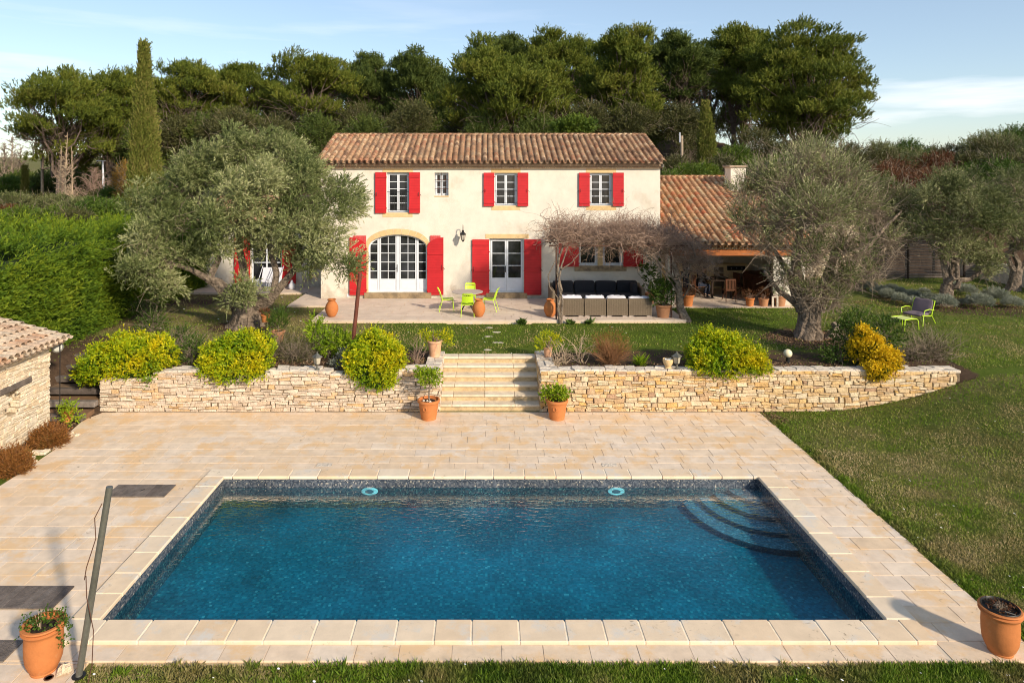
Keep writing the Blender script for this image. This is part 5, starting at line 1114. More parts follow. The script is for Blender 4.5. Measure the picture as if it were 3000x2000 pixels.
b = MB(); c = Pt(2107, 770, 31.3); b.lathe([(.12, 0), (.16, .05), (.17, .2), (.13, .36), (.10, .42), (.12, .45), (.0, .45)], 20, (c.x, 31.3, qz(778)+.055)); tag(b.build('pitcher', M['whcush'], smooth=True), 'pale stoneware jug on the porch kitchen counter', 'jug')
T = thing('bottle_shelf', 'wall shelves crowded with bottles and jars above the counter behind the people', 'shelf', (8.2, 31.5, 2.2)); b = MB()
for zz in (qz(762), qz(748)): b.box(qx(2018), 31.38, zz, qx(2088), 31.59, zz+.03)
b.build('shelf_board', M['cream'], T)
bt = pm('bottle_glass', [(.20, .06, .02), (.35, .12, .05), (.05, .09, .03), (.5, .45, .35), (.10, .03, .02)], rough=.15); r9 = R0(9); proto = None
for sh, zz in ((0, qz(762)+.031), (1, qz(748)+.031), (2, qz(778)+.053)):
    for i in range(11):
        x = qx(2021)+i*.09+r9.uniform(-.01, .01); h_ = r9.uniform(.14, .2)
        b = MB(); b.lathe([(.026, 0), (.028, .01), (.028, h_*.55), (.010, h_*.75), (.010, h_), (.0, h_)], 8, (x, 31.47, zz)); o = b.build('bottle', bt, smooth=True); tag(o, 'small glass bottle in the crowded row behind the people in the porch', 'bottle', 'bottles on the porch shelves')
T = thing('wooden_chest', 'large dark red-brown wooden chest at the right inside the porch', 'chest', (10.6, 29.6, PZ)); y0 = 29.0; cx0, cx1 = (2204-CX)/FPX*y0, (2262-CX)/FPX*y0
b = MB(); b.box(cx0, y0, PZ, cx1, 30.1, PZ+.86, bev=.01); b.build('body', M['teak'], T); b = MB(); b.box(cx0-.02, y0-.03, PZ+.865, cx1+.02, 30.12, PZ+.93, bev=.02); b.build('lid', M['teak'], T)
T = thing('dining_table', 'dark teak dining table inside the porch', 'table', (8.75, 29.1, PZ)); tx0, tx1, ty0, ty1 = 9.35, 10.35, 28.5, 29.7
b = MB(); b.box(tx0, ty0, PZ+.71, tx1, ty1, PZ+.75, bev=.01); b.build('table_top', M['darkwood'], T)
for a in (tx0+.08, tx1-.14):
    for c2 in (ty0+.08, ty1-.14): b = MB(); b.box(a, c2, PZ, a+.07, c2+.07, PZ+.708); b.build('leg', M['darkwood'], T)
def slat_chair(mat):
    T = thing('slatted_chair', 'wooden slatted chair', 'chair', (0, 0, 0), group='wooden folding chairs round the porch table')
    b = MB()
    for i in range(6): b.box(-.2, -.2+i*.07, .43, .2, -.2+i*.07+.055, .45)
    b.build('seat', mat, T, local=True); b = MB()
    for i in range(7): x = -.175+i*.058; b.box(x-.014, -.235, .50, x+.014, -.215, .86)
    b.box(-.21, -.24, .86, .21, -.21, .92); b.box(-.21, -.24, .47, .21, -.21, .51); b.build('backrest', mat, T, local=True)
    for s in (-1, 1):
        b = MB(); b.tube([(s*.215, .2, 0), (s*.215, -.2, .44)], .018, 4); b.build('leg', mat, T, local=True)
        b = MB(); b.tube([(s*.20, -.26, 0), (s*.20, -.225, .92)], .018, 4); b.build('leg', mat, T, local=True)
    return T
c1 = slat_chair(M['teak']); c1.location = (9.92, 27.95, PZ); c1['label'] = 'red-brown slatted chair with its back to the lawn, nearest at the porch table'
dup(c1, (10.6, 28.8, PZ), math.radians(75), 'slatted chair tilted dark at the right side of the porch table'); dup(c1, (10.62, 29.5, PZ), math.radians(110), 'slatted chair at the far right corner of the porch table'); dup(c1, (9.6, 30.2, PZ), math.radians(180), 'slatted chair behind the porch table, in front of the counter'); dup(c1, (8.98, 28.9, PZ), math.radians(-80), 'slatted chair under the seated person at the porch table')

# ------------------------------------------------------------------ people in the porch
def skin_obj(name, verts, edges, radii, mat, parent, sub=2, root=0):
    me = bpy.data.meshes.new(name); me.from_pydata([tuple(v) for v in verts], edges, []); o = bpy.data.objects.new(name, me); COL.objects.link(o); o.parent = parent
    m_ = o.modifiers.new('skin', 'SKIN'); m_.use_smooth_shade = True; o.modifiers.new('sub', 'SUBSURF').levels = sub; o.modifiers['sub'].render_levels = sub
    for i, r in enumerate(radii): sv = me.skin_vertices[0].data[i]; sv.radius = r if hasattr(r, '__len__') else (r, r); sv.use_root = (i == root)
    me.materials.append(mat); return o
def person(lab, loc, rz, J, top, bottom):
    """J: joints in metres, local, facing +y"""
    T = thing('person', lab, 'person', loc, rz)
    names = ['pelvis', 'waist', 'chest', 'neckb', 'neck', 'head', 'crown']; vs = [J[k] for k in names]; ed = [(i, i+1) for i in range(6)]; rad = [(.13, .10), (.12, .09), (.15, .10), (.08, .07), (.052, .055), (.078, .095), (.06, .07)]
    def chain(a, pts, rr):
        p = a
        for q, r in zip(pts, rr): vs.append(q); rad.append(r); ed.append((p, len(vs)-1)); p = len(vs)-1
        return p
    for s in ('l', 'r'):
        chain(0, [J['hip_'+s], J['knee_'+s], J['ankle_'+s], J['toe_'+s]], [.085, .058, .038, .032])
        w = chain(2, [J['sh_'+s], J['el_'+s], J['wr_'+s], J['hand_'+s]], [.055, .040, .027, (.036, .016)])
        W_, Hn = Vector(J['wr_'+s]), Vector(J['hand_'+s]); d = (Hn-W_).normalized(); sd = d.cross(Vector((0, 0, 1))).normalized()
        for k in range(4): b_ = Hn+d*.02+sd*(.027-.018*k); L = (.062, .072, .068, .052)[k]; chain(w, [b_, b_+d*L*.5, b_+d*L*.9-Vector((0, 0, .018))], [.010, .009, .008])
        b_ = W_+d*.04+sd*.034; chain(w, [b_, b_+(d*.6+sd*.7)*.045, b_+(d*1.1+sd*.7)*.06], [.011, .010, .008])
    B = skin_obj('body', vs, ed, rad, M['skin'], T)
    hd = Vector(J['head']); fwd = (Vector(J.get('face', (0, 1, 0)))).normalized(); upv = Vector((0, 0, 1)); rt = fwd.cross(upv).normalized(); upv = rt.cross(fwd)
    for s in (-1, 1):
        b = MB(); c = hd+fwd*.082+rt*s*.030+upv*.005; b.lathe([(0, -.011), (.011, 0), (0, .011)], 8, tuple(c)); b.build('eye', M['black'], B, local=True)
        b = MB(); c = hd+rt*s*.082-upv*.005; b.lathe([(0, -.03), (.016, 0), (0, .03)], 8, tuple(c)); b.build('ear', M['skin'], B, local=True)
    b = MB(); b.tube([hd+fwd*.088+upv*.01, hd+fwd*.112-upv*.022, hd+fwd*.09-upv*.03], [.008, .014, .010], 6); b.build('nose', M['skin'], B, local=True)
    b = MB(); b.tube([hd+fwd*.088-upv*.052-rt*.022, hd+fwd*.093-upv*.050, hd+fwd*.088-upv*.052+rt*.022], .006, 5); b.build('mouth', pm('lips', [(.3, .1, .08)]), B, local=True)
    cv = [J['pelvis'], J['waist'], J['chest'], J['neckb']]; ce = [(0, 1), (1, 2), (2, 3)]; cr = [(.165, .125), (.16, .12), (.185, .125), (.09, .08)]
    for s in ('l', 'r'): k = len(cv); cv += [J['sh_'+s], J['el_'+s], tuple(Vector(J['wr_'+s]).lerp(Vector(J['el_'+s]), .12))]; ce += [(2, k), (k, k+1), (k+1, k+2)]; cr += [.075, .058, .042]
    skin_obj('jumper', cv, ce, cr, top, T)
    cv = [J['pelvis']]; ce = []; cr = [(.15, .12)]
    for s in ('l', 'r'): k = len(cv); cv += [J['hip_'+s], J['knee_'+s], J['ankle_'+s]]; ce += [(0, k), (k, k+1), (k+1, k+2)]; cr += [.105, .075, .06]
    skin_obj('trousers', cv, ce, cr, bottom, T)
    h_ = skin_obj('hair', [hd-fwd*.03-upv*.02, hd-fwd*.035+upv*.06, hd+fwd*.02+upv*.105], [(0, 1), (1, 2)], [(.085, .08), (.092, .098), (.07, .07)], M['hair'], T)
    for s in ('l', 'r'):
        a, t_ = Vector(J['ankle_'+s]), Vector(J['toe_'+s]); skin_obj('shoe', [a+Vector((0, -.04, -.045)), (a+t_)/2+Vector((0, 0, -.02)), t_], [(0, 1), (1, 2)], [(.042, .045), (.045, .042), (.042, .030)], M['whiteshoe'] if top is M['greytop'] else M['black'], T)
    return T
c = Pt(2010, 850, 30.2)
J = dict(pelvis=(0, 0, .95), waist=(0, .02, 1.12), chest=(0, .05, 1.35), neckb=(0, .09, 1.47), neck=(0, .13, 1.54), head=(0, .18, 1.63), crown=(0, .19, 1.70), face=(0, 1, -.5),
    hip_l=(-.10, 0, .88), knee_l=(-.11, .03, .50), ankle_l=(-.11, -.02, .09), toe_l=(-.13, .15, .04), hip_r=(.10, 0, .88), knee_r=(.11, .02, .50), ankle_r=(.11, -.06, .09), toe_r=(.13, .11, .04),
    sh_l=(-.19, .04, 1.38), el_l=(-.23, .06, 1.10), wr_l=(-.15, .26, .98), hand_l=(-.12, .34, .97), sh_r=(.19, .04, 1.38), el_r=(.23, .06, 1.10), wr_r=(.16, .26, .98), hand_r=(.13, .34, .97))
person('person in dark grey top and jeans standing with bent head inside the porch', ((2008-CX)/FPX*29.5, 29.5, PZ), math.radians(-75), J, M['greytop'], M['jeans'])
J = dict(pelvis=(0, -.05, .50), waist=(0, .0, .68), chest=(0, .10, .92), neckb=(0, .16, 1.03), neck=(0, .20, 1.09), head=(0, .26, 1.18), crown=(0, .27, 1.25), face=(0, 1, -.55),
    hip_l=(-.10, .0, .50), knee_l=(-.13, .40, .50), ankle_l=(-.13, .34, .09), toe_l=(-.13, .50, .04), hip_r=(.10, .0, .50), knee_r=(.13, .40, .50), ankle_r=(.13, .30, .09), toe_r=(.13, .46, .04),
    sh_l=(-.20, .10, .94), el_l=(-.24, .28, .76), wr_l=(-.10, .50, .80), hand_l=(-.06, .58, .795), sh_r=(.20, .10, .94), el_r=(.24, .28, .76), wr_r=(.10, .50, .80), hand_r=(.06, .58, .795))
person('person in black sitting bent over at the left side of the porch table', (9.0, 28.9, PZ), math.radians(-80), J, M['navy'], M['jeans'])

# ------------------------------------------------------------------ lounge chair and footstool on the right lawn
c = G(2700, 950, 1.02); zc = g1(c.x, c.y)
T = thing('lounge_chair', 'low lime green tubular armchair with mauve cushions on the right lawn', 'armchair', (c.x-.1, c.y+.1, zc), math.radians(122))   # faces +y locally
def lb(mbf, name, mat): b = MB(); mbf(b); return b.build(name, mat, T, local=True, smooth=True)
lb(lambda b: b.tube([(-.34, .36, .36), (-.34, -.28, .28), (-.34, -.52, .78)], .016, 6), 'side_frame', M['lime']); lb(lambda b: b.tube([(.34, .36, .36), (.34, -.28, .28), (.34, -.52, .78)], .016, 6), 'side_frame', M['lime'])
lb(lambda b: b.tube([(-.34, -.52, .78), (.34, -.52, .78)], .016, 6), 'top_rail', M['lime'])
for s in (-1, 1):
    lb(lambda b: b.tube([(s*.36, .30, .36), (s*.38, .27, .52), (s*.38, -.05, .54), (s*.38, -.36, .48)], .015, 6), 'armrest', M['lime']); lb(lambda b: b.tube([(s*.36, .30, .37), (s*.38, .40, 0)], .015, 6), 'leg', M['lime']); lb(lambda b: b.tube([(s*.36, -.26, .30), (s*.38, -.48, 0)], .015, 6), 'leg', M['lime'])
def seatc(b):
    cushion(b, -.31, -.25, .31, .31, .40, .39, seed=4)
def backc(b):
    cushion(b, -.31, -.05, 0, .31, .04, .52, seed=5); mm = Matrix.Translation((0, -.27, .34)) @ Matrix.Rotation(math.radians(25), 4, 'X'); b.v = [mm @ Vector(v) for v in b.v]
lb(seatc, 'seat_cushion', M['mauve']); lb(backc, 'back_cushion', M['mauve'])
c = G(2647, 965, 1.02); zc = g1(c.x, c.y)
T = thing('footstool', 'low lime green tubular footstool in front of the armchair on the right lawn', 'footstool', (c.x, c.y, zc), math.radians(20))
lb(lambda b: b.box(-.27, -.25, .375, .27, .25, .39, bev=.006), 'seat', M['limepale'])
for s in (-1, 1):
    lb(lambda b: b.tube([(-.26, s*.27, .38), (0, s*.275, .392), (.26, s*.27, .38)], .015, 6), 'rail', M['lime'])
    for q2 in (-1, 1): lb(lambda b: b.tube([(q2*.26, s*.27, .38), (q2*.30, s*.29, .33), (q2*.33, s*.30, 0)], .015, 6), 'leg', M['lime'])
# deck chairs beyond the left olive
for px, lab in ((772, 'pale folded deck chair beyond the left olive, left of the pair'), (800, 'pale folded deck chair beyond the left olive, right of the pair')):
    c = Pt(px, 835, 30.2); T = thing('deck_chair', lab, 'deck chair', (c.x, c.y, 1.14), group='pale deck chairs on the side terrace'); b = MB(); b.box(-.24, -.02, .28, .24, .02, 1.0, bev=.01); mm = Matrix.Translation((0, .25, 0)) @ Matrix.Rotation(math.radians(-28), 4, 'X'); b.v = [mm @ Vector(v) for v in b.v]; b.build('canvas', M['whcush'], T, local=True)
    for s in (-1, 1): b = MB(); b.tube([(s*.26, -.35, 0), (s*.26, .72, .95)], .016, 5); b.build('frame', M['white'], T, local=True); b = MB(); b.tube([(s*.24, .40, 0), (s*.24, -.10, .5)], .016, 5); b.build('leg', M['white'], T, local=True)
c = Pt(855, 832, 30.3); b = MB(); b.lathe([(.10, 0), (.15, .08), (.14, .2), (.06, .32), (.04, .4), (.0, .4)], 14, (c.x, c.y, 1.14)); tag(b.build('pale_vase', M['whcush'], smooth=True), 'pale bottle shaped vase on the side terrace beside the red shutter', 'vase')
# poles far left and right
def pole(px0, py0, py1, y, lab, r0, mat, arm=None, cat='pole'):
    a = Pt(px0, py0, y); z0 = g1(a.x, y); t_ = Pt(px0-(4 if arm else 2), py1, y); T = thing('lamp_post' if arm else 'utility_pole', lab, cat, (a.x, y, z0)); b = MB(); b.tube([(a.x, y, z0-.2), t_], [r0, r0*.8], 10); b.build('post', M[mat], T, smooth=True)
    if arm: b = MB(); b.box(t_.x-.50, y-.12, t_.z, t_.x+.18, y+.12, t_.z+.09, bev=.03); b.build('lamp_head', M['white'], T)
    return T
pole(305, 572, 473, 58, 'white street lamp with a flat head left of the tall cypress', .10, 'white', arm=1, cat='street lamp')
pole(125, 570, 440, 60, 'grey wooden utility pole standing left of the bare poplars', .13, 'twig')
T = pole(1999, 540, 398, 44, 'weathered wooden utility pole behind the porch roof, near the small cypress', .12, 'twig'); a = Pt(1991, 402, 43.9); b = MB(); b.box(a.x-.03, 43.8, a.z-.35, a.x+.03, 43.95, a.z+.3, bev=.01); b.build('white_bracket', M['white'], T)
T = thing('white_gate', 'low white railed gate far left behind the small cypress', 'gate', Pt(90, 572, 70)); 
for i in range(9): a = Pt(77+i*3.4, 570, 70); b = MB(); b.tube([(a.x, 70, a.z-.2), (a.x, 70, a.z+.8)], .03, 5); b.build('bar', M['white'], T)
a, c = Pt(75, 546, 70), Pt(106, 546, 70); b = MB(); b.tube([a, c], .04, 5); b.build('rail', M['white'], T)

# ================================================================== vegetation
def L_(l, y0):          # crown lobes given by where they stand in the photograph and how far away: (px, py, dY, rx px, rz px[, ry m])
    out = []
    for e in l:
        y = y0+e[2]; p = Pt(e[0], e[1], y); s = y/FPX; out.append((p.x, p.y, p.z, e[3]*s, (e[5] if len(e) > 5 else (e[3]+e[4])/2*s), e[4]*s))
    return out
def crown_leaves(rng, T, lobes, N, k, Ls, lL, lW, mat, spread=.5, rough=.35, shell=.5, wind=(.15, .1, .25), name='crown', outw=.8, jit=.35, curve=0., freq=2.4, low=-1., lobec=0.):
    O, u, kk = lobes_sample(rng, lobes, N, rough=rough, shell=shell, freq=freq, low=low); D = nrm(u*outw+rng.normal(0, jit, (N, 3))+np.array(wind))
    pos, d, sid = sprays(rng, O, D, Ls*(.6+.8*rng.rand(N)), k, lL, lW, spread, curve); V, F = leaves_np(rng, pos, d, lL*(.7+.6*rng.rand(len(pos))), lW*(.7+.6*rng.rand(len(pos))))
    cl = vnoise(O*1.3+5); lr = rng.rand(len(lobes))[kk]-.5; fr = np.clip(.40*rng.rand(len(pos))+.25*rng.rand(N)[sid]+.50*(cl[sid]-.15)+lobec*lr[sid], 0, 1)
    return np_mesh(name, V, F, M[mat], T, fr)
def limbs(rng, b, base, targets, r0, wob=.12, n=7, K=7, flute=.12, r1=.02, sag=0.):
    for t in targets:
        a = Vector(base); c = Vector(t); pts = []
        for i in range(K):
            f = i/(K-1); p = a.lerp(c, f)+Vector(rng.normal(0, wob*math.sin(math.pi*f), 3)); p.z += sag*math.sin(math.pi*f); pts.append(p)
        b.tube(pts, [r0*(1-f)**.8+r1 for f in np.linspace(0, 1, K)], n, flute=flute, seed=rng.rand()*6)
def fine_twigs(rng, T, lobes, N, L, rad, mat, name='twigs', wob=.3, K=6, up=.5, center=None):
    O, u, kk = lobes_sample(rng, lobes, N, rough=.2, shell=.9); D = nrm(u+rng.normal(0, .4, (N, 3))+np.array([0, 0, up])); P = walk_twigs(rng, O-D*L*.5, D, L*(.6+.8*rng.rand(N)), K, wob)
    V, F = tubes_np(P, np.linspace(rad, rad*.4, K)[None]*(.7+.6*rng.rand(N, 1)), 3); return np_mesh(name, V, F, M[mat], T, np.repeat(rng.rand(N), (K-1)*3))
def gnarled(b, rng, base, h, r, lean=(0, 0), strands=7):
    """old olive trunk: several fluted strands twisting together"""
    for i in range(strands):
        a = 2*math.pi*i/strands; pts = []; rr = []
        for k in range(8):
            f = k/7; t = a+f*.9+rng.normal(0, .06); q = r*(.78+.42*(1-f)**3+.10*math.sin(f*5+i)); flare = 1+.32*(1-f)**4
            pts.append((base[0]+lean[0]*f+math.cos(t)*q*.62*flare, base[1]+lean[1]*f+math.sin(t)*q*.62*flare, base[2]-.12+(h+.12)*f)); rr.append(r*(.50+.16*(1-f)**2+rng.uniform(-.04, .04)))
        b.tube(pts, rr, 9, flute=.16, seed=i*1.7)

# ---- the big left olive
r = R0(101); tb = (-8.25, 23.4, .98)
T = thing('olive_tree', 'large old olive tree with a wide silvery crown and gnarled trunk left of the house', 'olive tree', tb)
b = MB(); gnarled(b, r, tb, 1.0, .46)
mk = lambda px, py, dy=0: tuple(Pt(px, py, 23.2+dy))
fork = (tb[0]-.25, tb[1], 1.75); fork2 = (tb[0]+.35, tb[1], 1.75)
b.tube([fork, mk(640, 830), mk(608, 815)], [.30, .20, .14], 9, flute=.15); b.tube([mk(612, 818), mk(560, 790, -.3), mk(500, 770, -.5), mk(430, 780, -.8)], [.13, .09, .07, .04], 8); b.tube([mk(612, 818), mk(640, 760), mk(620, 690, .4), mk(600, 600, .6)], [.13, .11, .08, .04], 8)
b.tube([fork2, mk(790, 880), mk(830, 830), mk(880, 770, .3), mk(930, 690)], [.26, .17, .13, .09, .04], 9, flute=.12); b.tube([mk(800, 870), mk(810, 800), mk(790, 720, .5), mk(780, 600, .5)], [.13, .11, .09, .05], 8)
b.tube([(tb[0], tb[1]+.1, 1.8), mk(720, 820, .4), mk(700, 720, .6), mk(700, 560, .5)], [.2, .15, .12, .06], 8); b.build('trunk', M['bark'], T, smooth=True)
b = MB(); limbs(r, b, mk(600, 640, .5), [mk(480, 560, .5), mk(560, 480, .8), mk(420, 640)], .07); limbs(r, b, mk(700, 600, .5), [mk(700, 430, .5), mk(640, 460, 1), mk(820, 450, .2)], .08); limbs(r, b, mk(860, 760, .3), [mk(960, 600), mk(1000, 700, -.4), mk(930, 820, -.4)], .07); limbs(r, b, mk(500, 770, -.5), [mk(400, 740, -.6), mk(350, 800, -.8), mk(520, 840, -.8)], .05)
b.build('branch', M['bark'], T, smooth=True)
lob = L_([(705, 436, .3, 85, 56), (770, 440, .5, 66, 50), (625, 490, .3, 82, 66), (560, 500, .3, 60, 45), (535, 545, .2, 85, 65), (455, 600, 0, 75, 65), (855, 476, .3, 80, 62), (930, 540, -.1, 80, 70), (985, 605, -.3, 75, 70), (760, 560, -.9, 105, 80), (650, 610, -.9, 95, 75), (545, 650, -.7, 85, 65), (450, 690, -.6, 65, 55),
    (860, 640, -.7, 90, 70), (950, 700, -.6, 75, 60), (1000, 780, -.7, 48, 50), (905, 770, -.3, 55, 42), (800, 715, -.6, 75, 55), (440, 795, -1.2, 62, 60), (430, 715, -1.2, 52, 50), (485, 845, -1.0, 48, 38), (375, 800, -.8, 40, 42), (545, 755, -.5, 60, 40), (712, 862, -1.0, 50, 42), (700, 700, .8, 120, 45), (640, 735, -.6, 42, 24)], 23.3)
sub_ = sublobes(r, lob, 11, .34, upb=.15)+[tuple(l[:3])+tuple(.62*q for q in l[3:]) for l in lob]
crown_leaves(r, T, sub_, 15500, 12, .30, .105, .013, 'olive', spread=.40, rough=.5, shell=.35, wind=(.35, .05, .35), outw=.75, jit=.32, curve=-.15, freq=2.4, lobec=.35)
fine_twigs(r, T, lob, 500, .9, .008, 'twig')

# ---- the right olive, thinner and twiggy
r = R0(102); tb = (10.3, 21.8, .98)
T = thing('olive_tree', 'twiggy thin leaved olive tree with a thick pale trunk in front of the porch wing', 'olive tree', tb)
mk = lambda px, py, dy=0: tuple(Pt(px, py, 21.8+dy))
b = MB(); gnarled(b, r, tb, 1.2, .33, strands=6); 
b.tube([(tb[0]-.15, tb[1], 1.9), mk(2340, 850), mk(2330, 760), mk(2350, 640), mk(2330, 560)], [.28, .2, .14, .09, .04], 9, flute=.12); b.tube([(tb[0]+.2, tb[1], 1.9), mk(2410, 850), mk(2440, 760), mk(2470, 650), mk(2500, 560)], [.26, .18, .12, .08, .03], 9, flute=.12)
b.tube([(tb[0]-.1, tb[1], 1.85), mk(2320, 880), mk(2280, 850, -.2), mk(2240, 795, -.3)], [.16, .10, .07, .05], 8); b.tube([mk(2330, 870), mk(2310, 800), mk(2260, 720), mk(2230, 640)], [.12, .09, .06, .03], 8); b.tube([mk(2420, 840), mk(2500, 770), mk(2580, 680), mk(2640, 620)], [.14, .10, .06, .03], 8)
b.tube([mk(2420, 1000), mk(2440, 985, -.1), mk(2452, 960), mk(2440, 945, .1)], [.2, .2, .16, .08], 9, flute=.3)
b.build('trunk', M['bark'], T, smooth=True)
lob = L_([(2375, 475, .3, 70, 55), (2440, 520, .2, 90, 70), (2300, 540, .2, 90, 70), (2230, 530, .4, 50, 45), (2175, 560, .2, 38, 34), (2190, 650, 0, 48, 40), (2285, 640, -.4, 66, 55), (2390, 620, -.9, 95, 75), (2495, 585, 0, 66, 50), (2565, 620, .3, 50, 42), (2600, 700, .2, 42, 34), (2480, 710, -.7, 85, 60), (2370, 740, -.9, 85, 60), (2255, 720, -.4, 45, 40), (2480, 800, -.6, 65, 42), (2380, 850, -.7, 62, 42), (2440, 870, -.7, 40, 32), (2290, 800, -.4, 40, 34), (2555, 790, -.1, 35, 35)], 21.9)
crown_leaves(r, T, sublobes(r, lob, 8, .30)+[tuple(l[:3])+tuple(.3*q for q in l[3:]) for l in lob], 3700, 9, .26, .085, .0115, 'olive2', spread=.45, rough=.6, shell=.45, wind=(.1, .05, .35), outw=.7, lobec=.4)
O, u, kk = lobes_sample(r, lob[:9], 1500, rough=.4); pos, d, sid = sprays(r, O, nrm(u+np.array([0, 0, .5])), .4, 10, .1, .012, .4); V, F = leaves_np(r, pos, d, .095, .0125); np_mesh('crown_highlight', V, F, M['olive'], T, .3+.7*r.rand(len(F)))  # brighter leaf colour on the upper lobes paints in the crown's highlights
fine_twigs(r, T, lob, 3000, 1.25, .0085, 'twig', wob=.22, K=6, up=.7)

def small_olive(label, base, px0, py0, y0, lobes, seed, N=4200, mat='olive2', tr=.24, tw=600, k=9):
    r = R0(seed); T = thing('olive_tree', label, 'olive tree', base); mk = lambda px, py, dy=0: tuple(Pt(px, py, y0+dy)); b = MB(); gnarled(b, r, base, .9, tr, lean=(.15, 0), strands=6)
    lob = L_(lobes, y0); tg = [lob[i][:3] for i in range(0, len(lob), 2)]; limbs(r, b, (base[0]+.15, base[1], base[2]+.8), tg, tr*.5, wob=.2, K=8); b.build('trunk', M['bark'], T, smooth=True)
    crown_leaves(r, T, sublobes(r, lob, 10, .34)+[tuple(l[:3])+tuple(.5*q for q in l[3:]) for l in lob], N, k, .28, .10, .015, mat, spread=.45, rough=.5, shell=.4, wind=(.1, .05, .35), outw=.7, lobec=.4); fine_twigs(r, T, lob, tw, .9, .010, 'twig'); return T
c = G(2765, 898, 1.0)
small_olive('far right olive tree with a leaning forked trunk in the lavender bed', (c.x, c.y, .98), 0, 0, 27.4, [(2800, 560, .2, 85, 50), (2870, 590, 0, 70, 50), (2740, 600, 0, 70, 50), (2820, 650, -.6, 95, 60), (2900, 650, -.2, 60, 60), (2730, 680, -.3, 60, 50), (2790, 735, -.5, 70, 45), (2870, 740, -.3, 65, 50), (2890, 790, -.4, 40, 35)], 103, N=5200)
small_olive('dull olive tree filling the gap between the twiggy olive and the far right olive', (16.6, 30.5, 1.0), 0, 0, 30.3, [(2560, 560, 0, 60, 45), (2630, 560, .2, 75, 50), (2660, 620, -.3, 80, 55), (2590, 640, 0, 70, 60), (2640, 690, -.3, 80, 50), (2570, 710, 0, 55, 45)], 104, N=3000)
small_olive('olive tree cut by the right edge beyond the lavender bed', (23.6, 30.6, 1.0), 0, 0, 30.5, [(2970, 540, 0, 60, 40), (3010, 600, 0, 70, 60), (2950, 620, -.4, 50, 50), (3000, 700, -.3, 60, 60), (3050, 650, 0, 70, 80)], 105, N=2400)

# ---- cypresses
def cypress(label, px, top, base_py, wpx, y0, seed, N, lean=0, two=False, k=9):
    r = R0(seed); c = Pt(px, base_py, y0); z0 = g1(c.x, y0); t_ = Pt(px+lean, top, y0); Ht = t_.z-z0; W = wpx*y0/FPX/2; T = thing('cypress_tree', label, 'cypress', (c.x, y0, z0))
    parts = [(0, 0, 1.0, 1.0)] if not two else [(.12*W, 0, 1.0, .78), (-.42*W, -.25*W, .82, .62), (.3*W, .2*W, .74, .62)]
    Vs, Fs, rr_, nb = [], [], [], 0
    for ox, oy, hh, ww in parts:
        n = int(N*hh*ww/len(parts)**.5); f = r.rand(n)**.85*.99; ang = r.rand(n)*2*np.pi
        prof = ww*W*((1-f)**.82)*(.80+.20*np.sin(np.clip(f*3.2, 0, np.pi)))*(1+.16*(vnoise(np.stack([np.cos(ang)*2.2, np.sin(ang)*2.2, f*7], -1)+seed)-.5)*2); q = prof*(1-.25*r.rand(n)**2)
        O = np.stack([c.x+(t_.x-c.x)*f*hh+ox*(1-f*.6)+np.cos(ang)*q, y0+oy*(1-f*.6)+np.sin(ang)*q, z0+.1+f*hh*Ht], -1); D = np.stack([np.cos(ang)*.35+.22, np.sin(ang)*.35, np.full(n, 1.0)], -1)+r.normal(0, .12, (n, 3))
        pos, d, sid = sprays(r, O, D, .5*(.6+.8*r.rand(n)), k, .1, .01, .28); V, F = leaves_np(r, pos, d, .16, .028); Vs.append(V); Fs.append(F+nb); nb += len(V); cl = vnoise(O*1.6); rr_.append(np.clip(.5*r.rand(len(pos))+.35*r.rand(n)[sid]+.3*(cl[sid]-.2), 0, 1))
    np_mesh('crown', np.concatenate(Vs), np.concatenate(Fs), M['cypress'], T, np.concatenate(rr_))
    b = MB()
    for ox, oy, hh, ww in parts: b.tube([(c.x+ox, y0+oy, z0-.1), (c.x+ox*.7+(t_.x-c.x)*.5*hh, y0+oy*.7, z0+Ht*hh*.5), (c.x+(t_.x-c.x)*hh*.93+ox*.4, y0+oy*.4, z0+Ht*hh*.93)], [W*.42*ww, W*.35*ww, .05], 7)
    b.build('trunk', M['pinebark'], T); return T
cypress('tall pointed cypress standing left of the big olive', 430, 146, 640, 108, 38, 111, 11000, lean=-16, two=True, k=10)
cypress('slim pointed cypress behind the porch roof', 2072, 318, 515, 66, 50, 112, 3200, lean=-10)
cypress('small narrow cypress beside the white gate far left', 70, 500, 575, 14, 62, 113, 700)
cypress('tiny cypress tip showing above the house ridge right of centre', 1795, 362, 400, 22, 62, 114, 500)
cypress('tiny cypress tip showing above the house ridge in the middle', 1570, 362, 400, 22, 62, 115, 500)

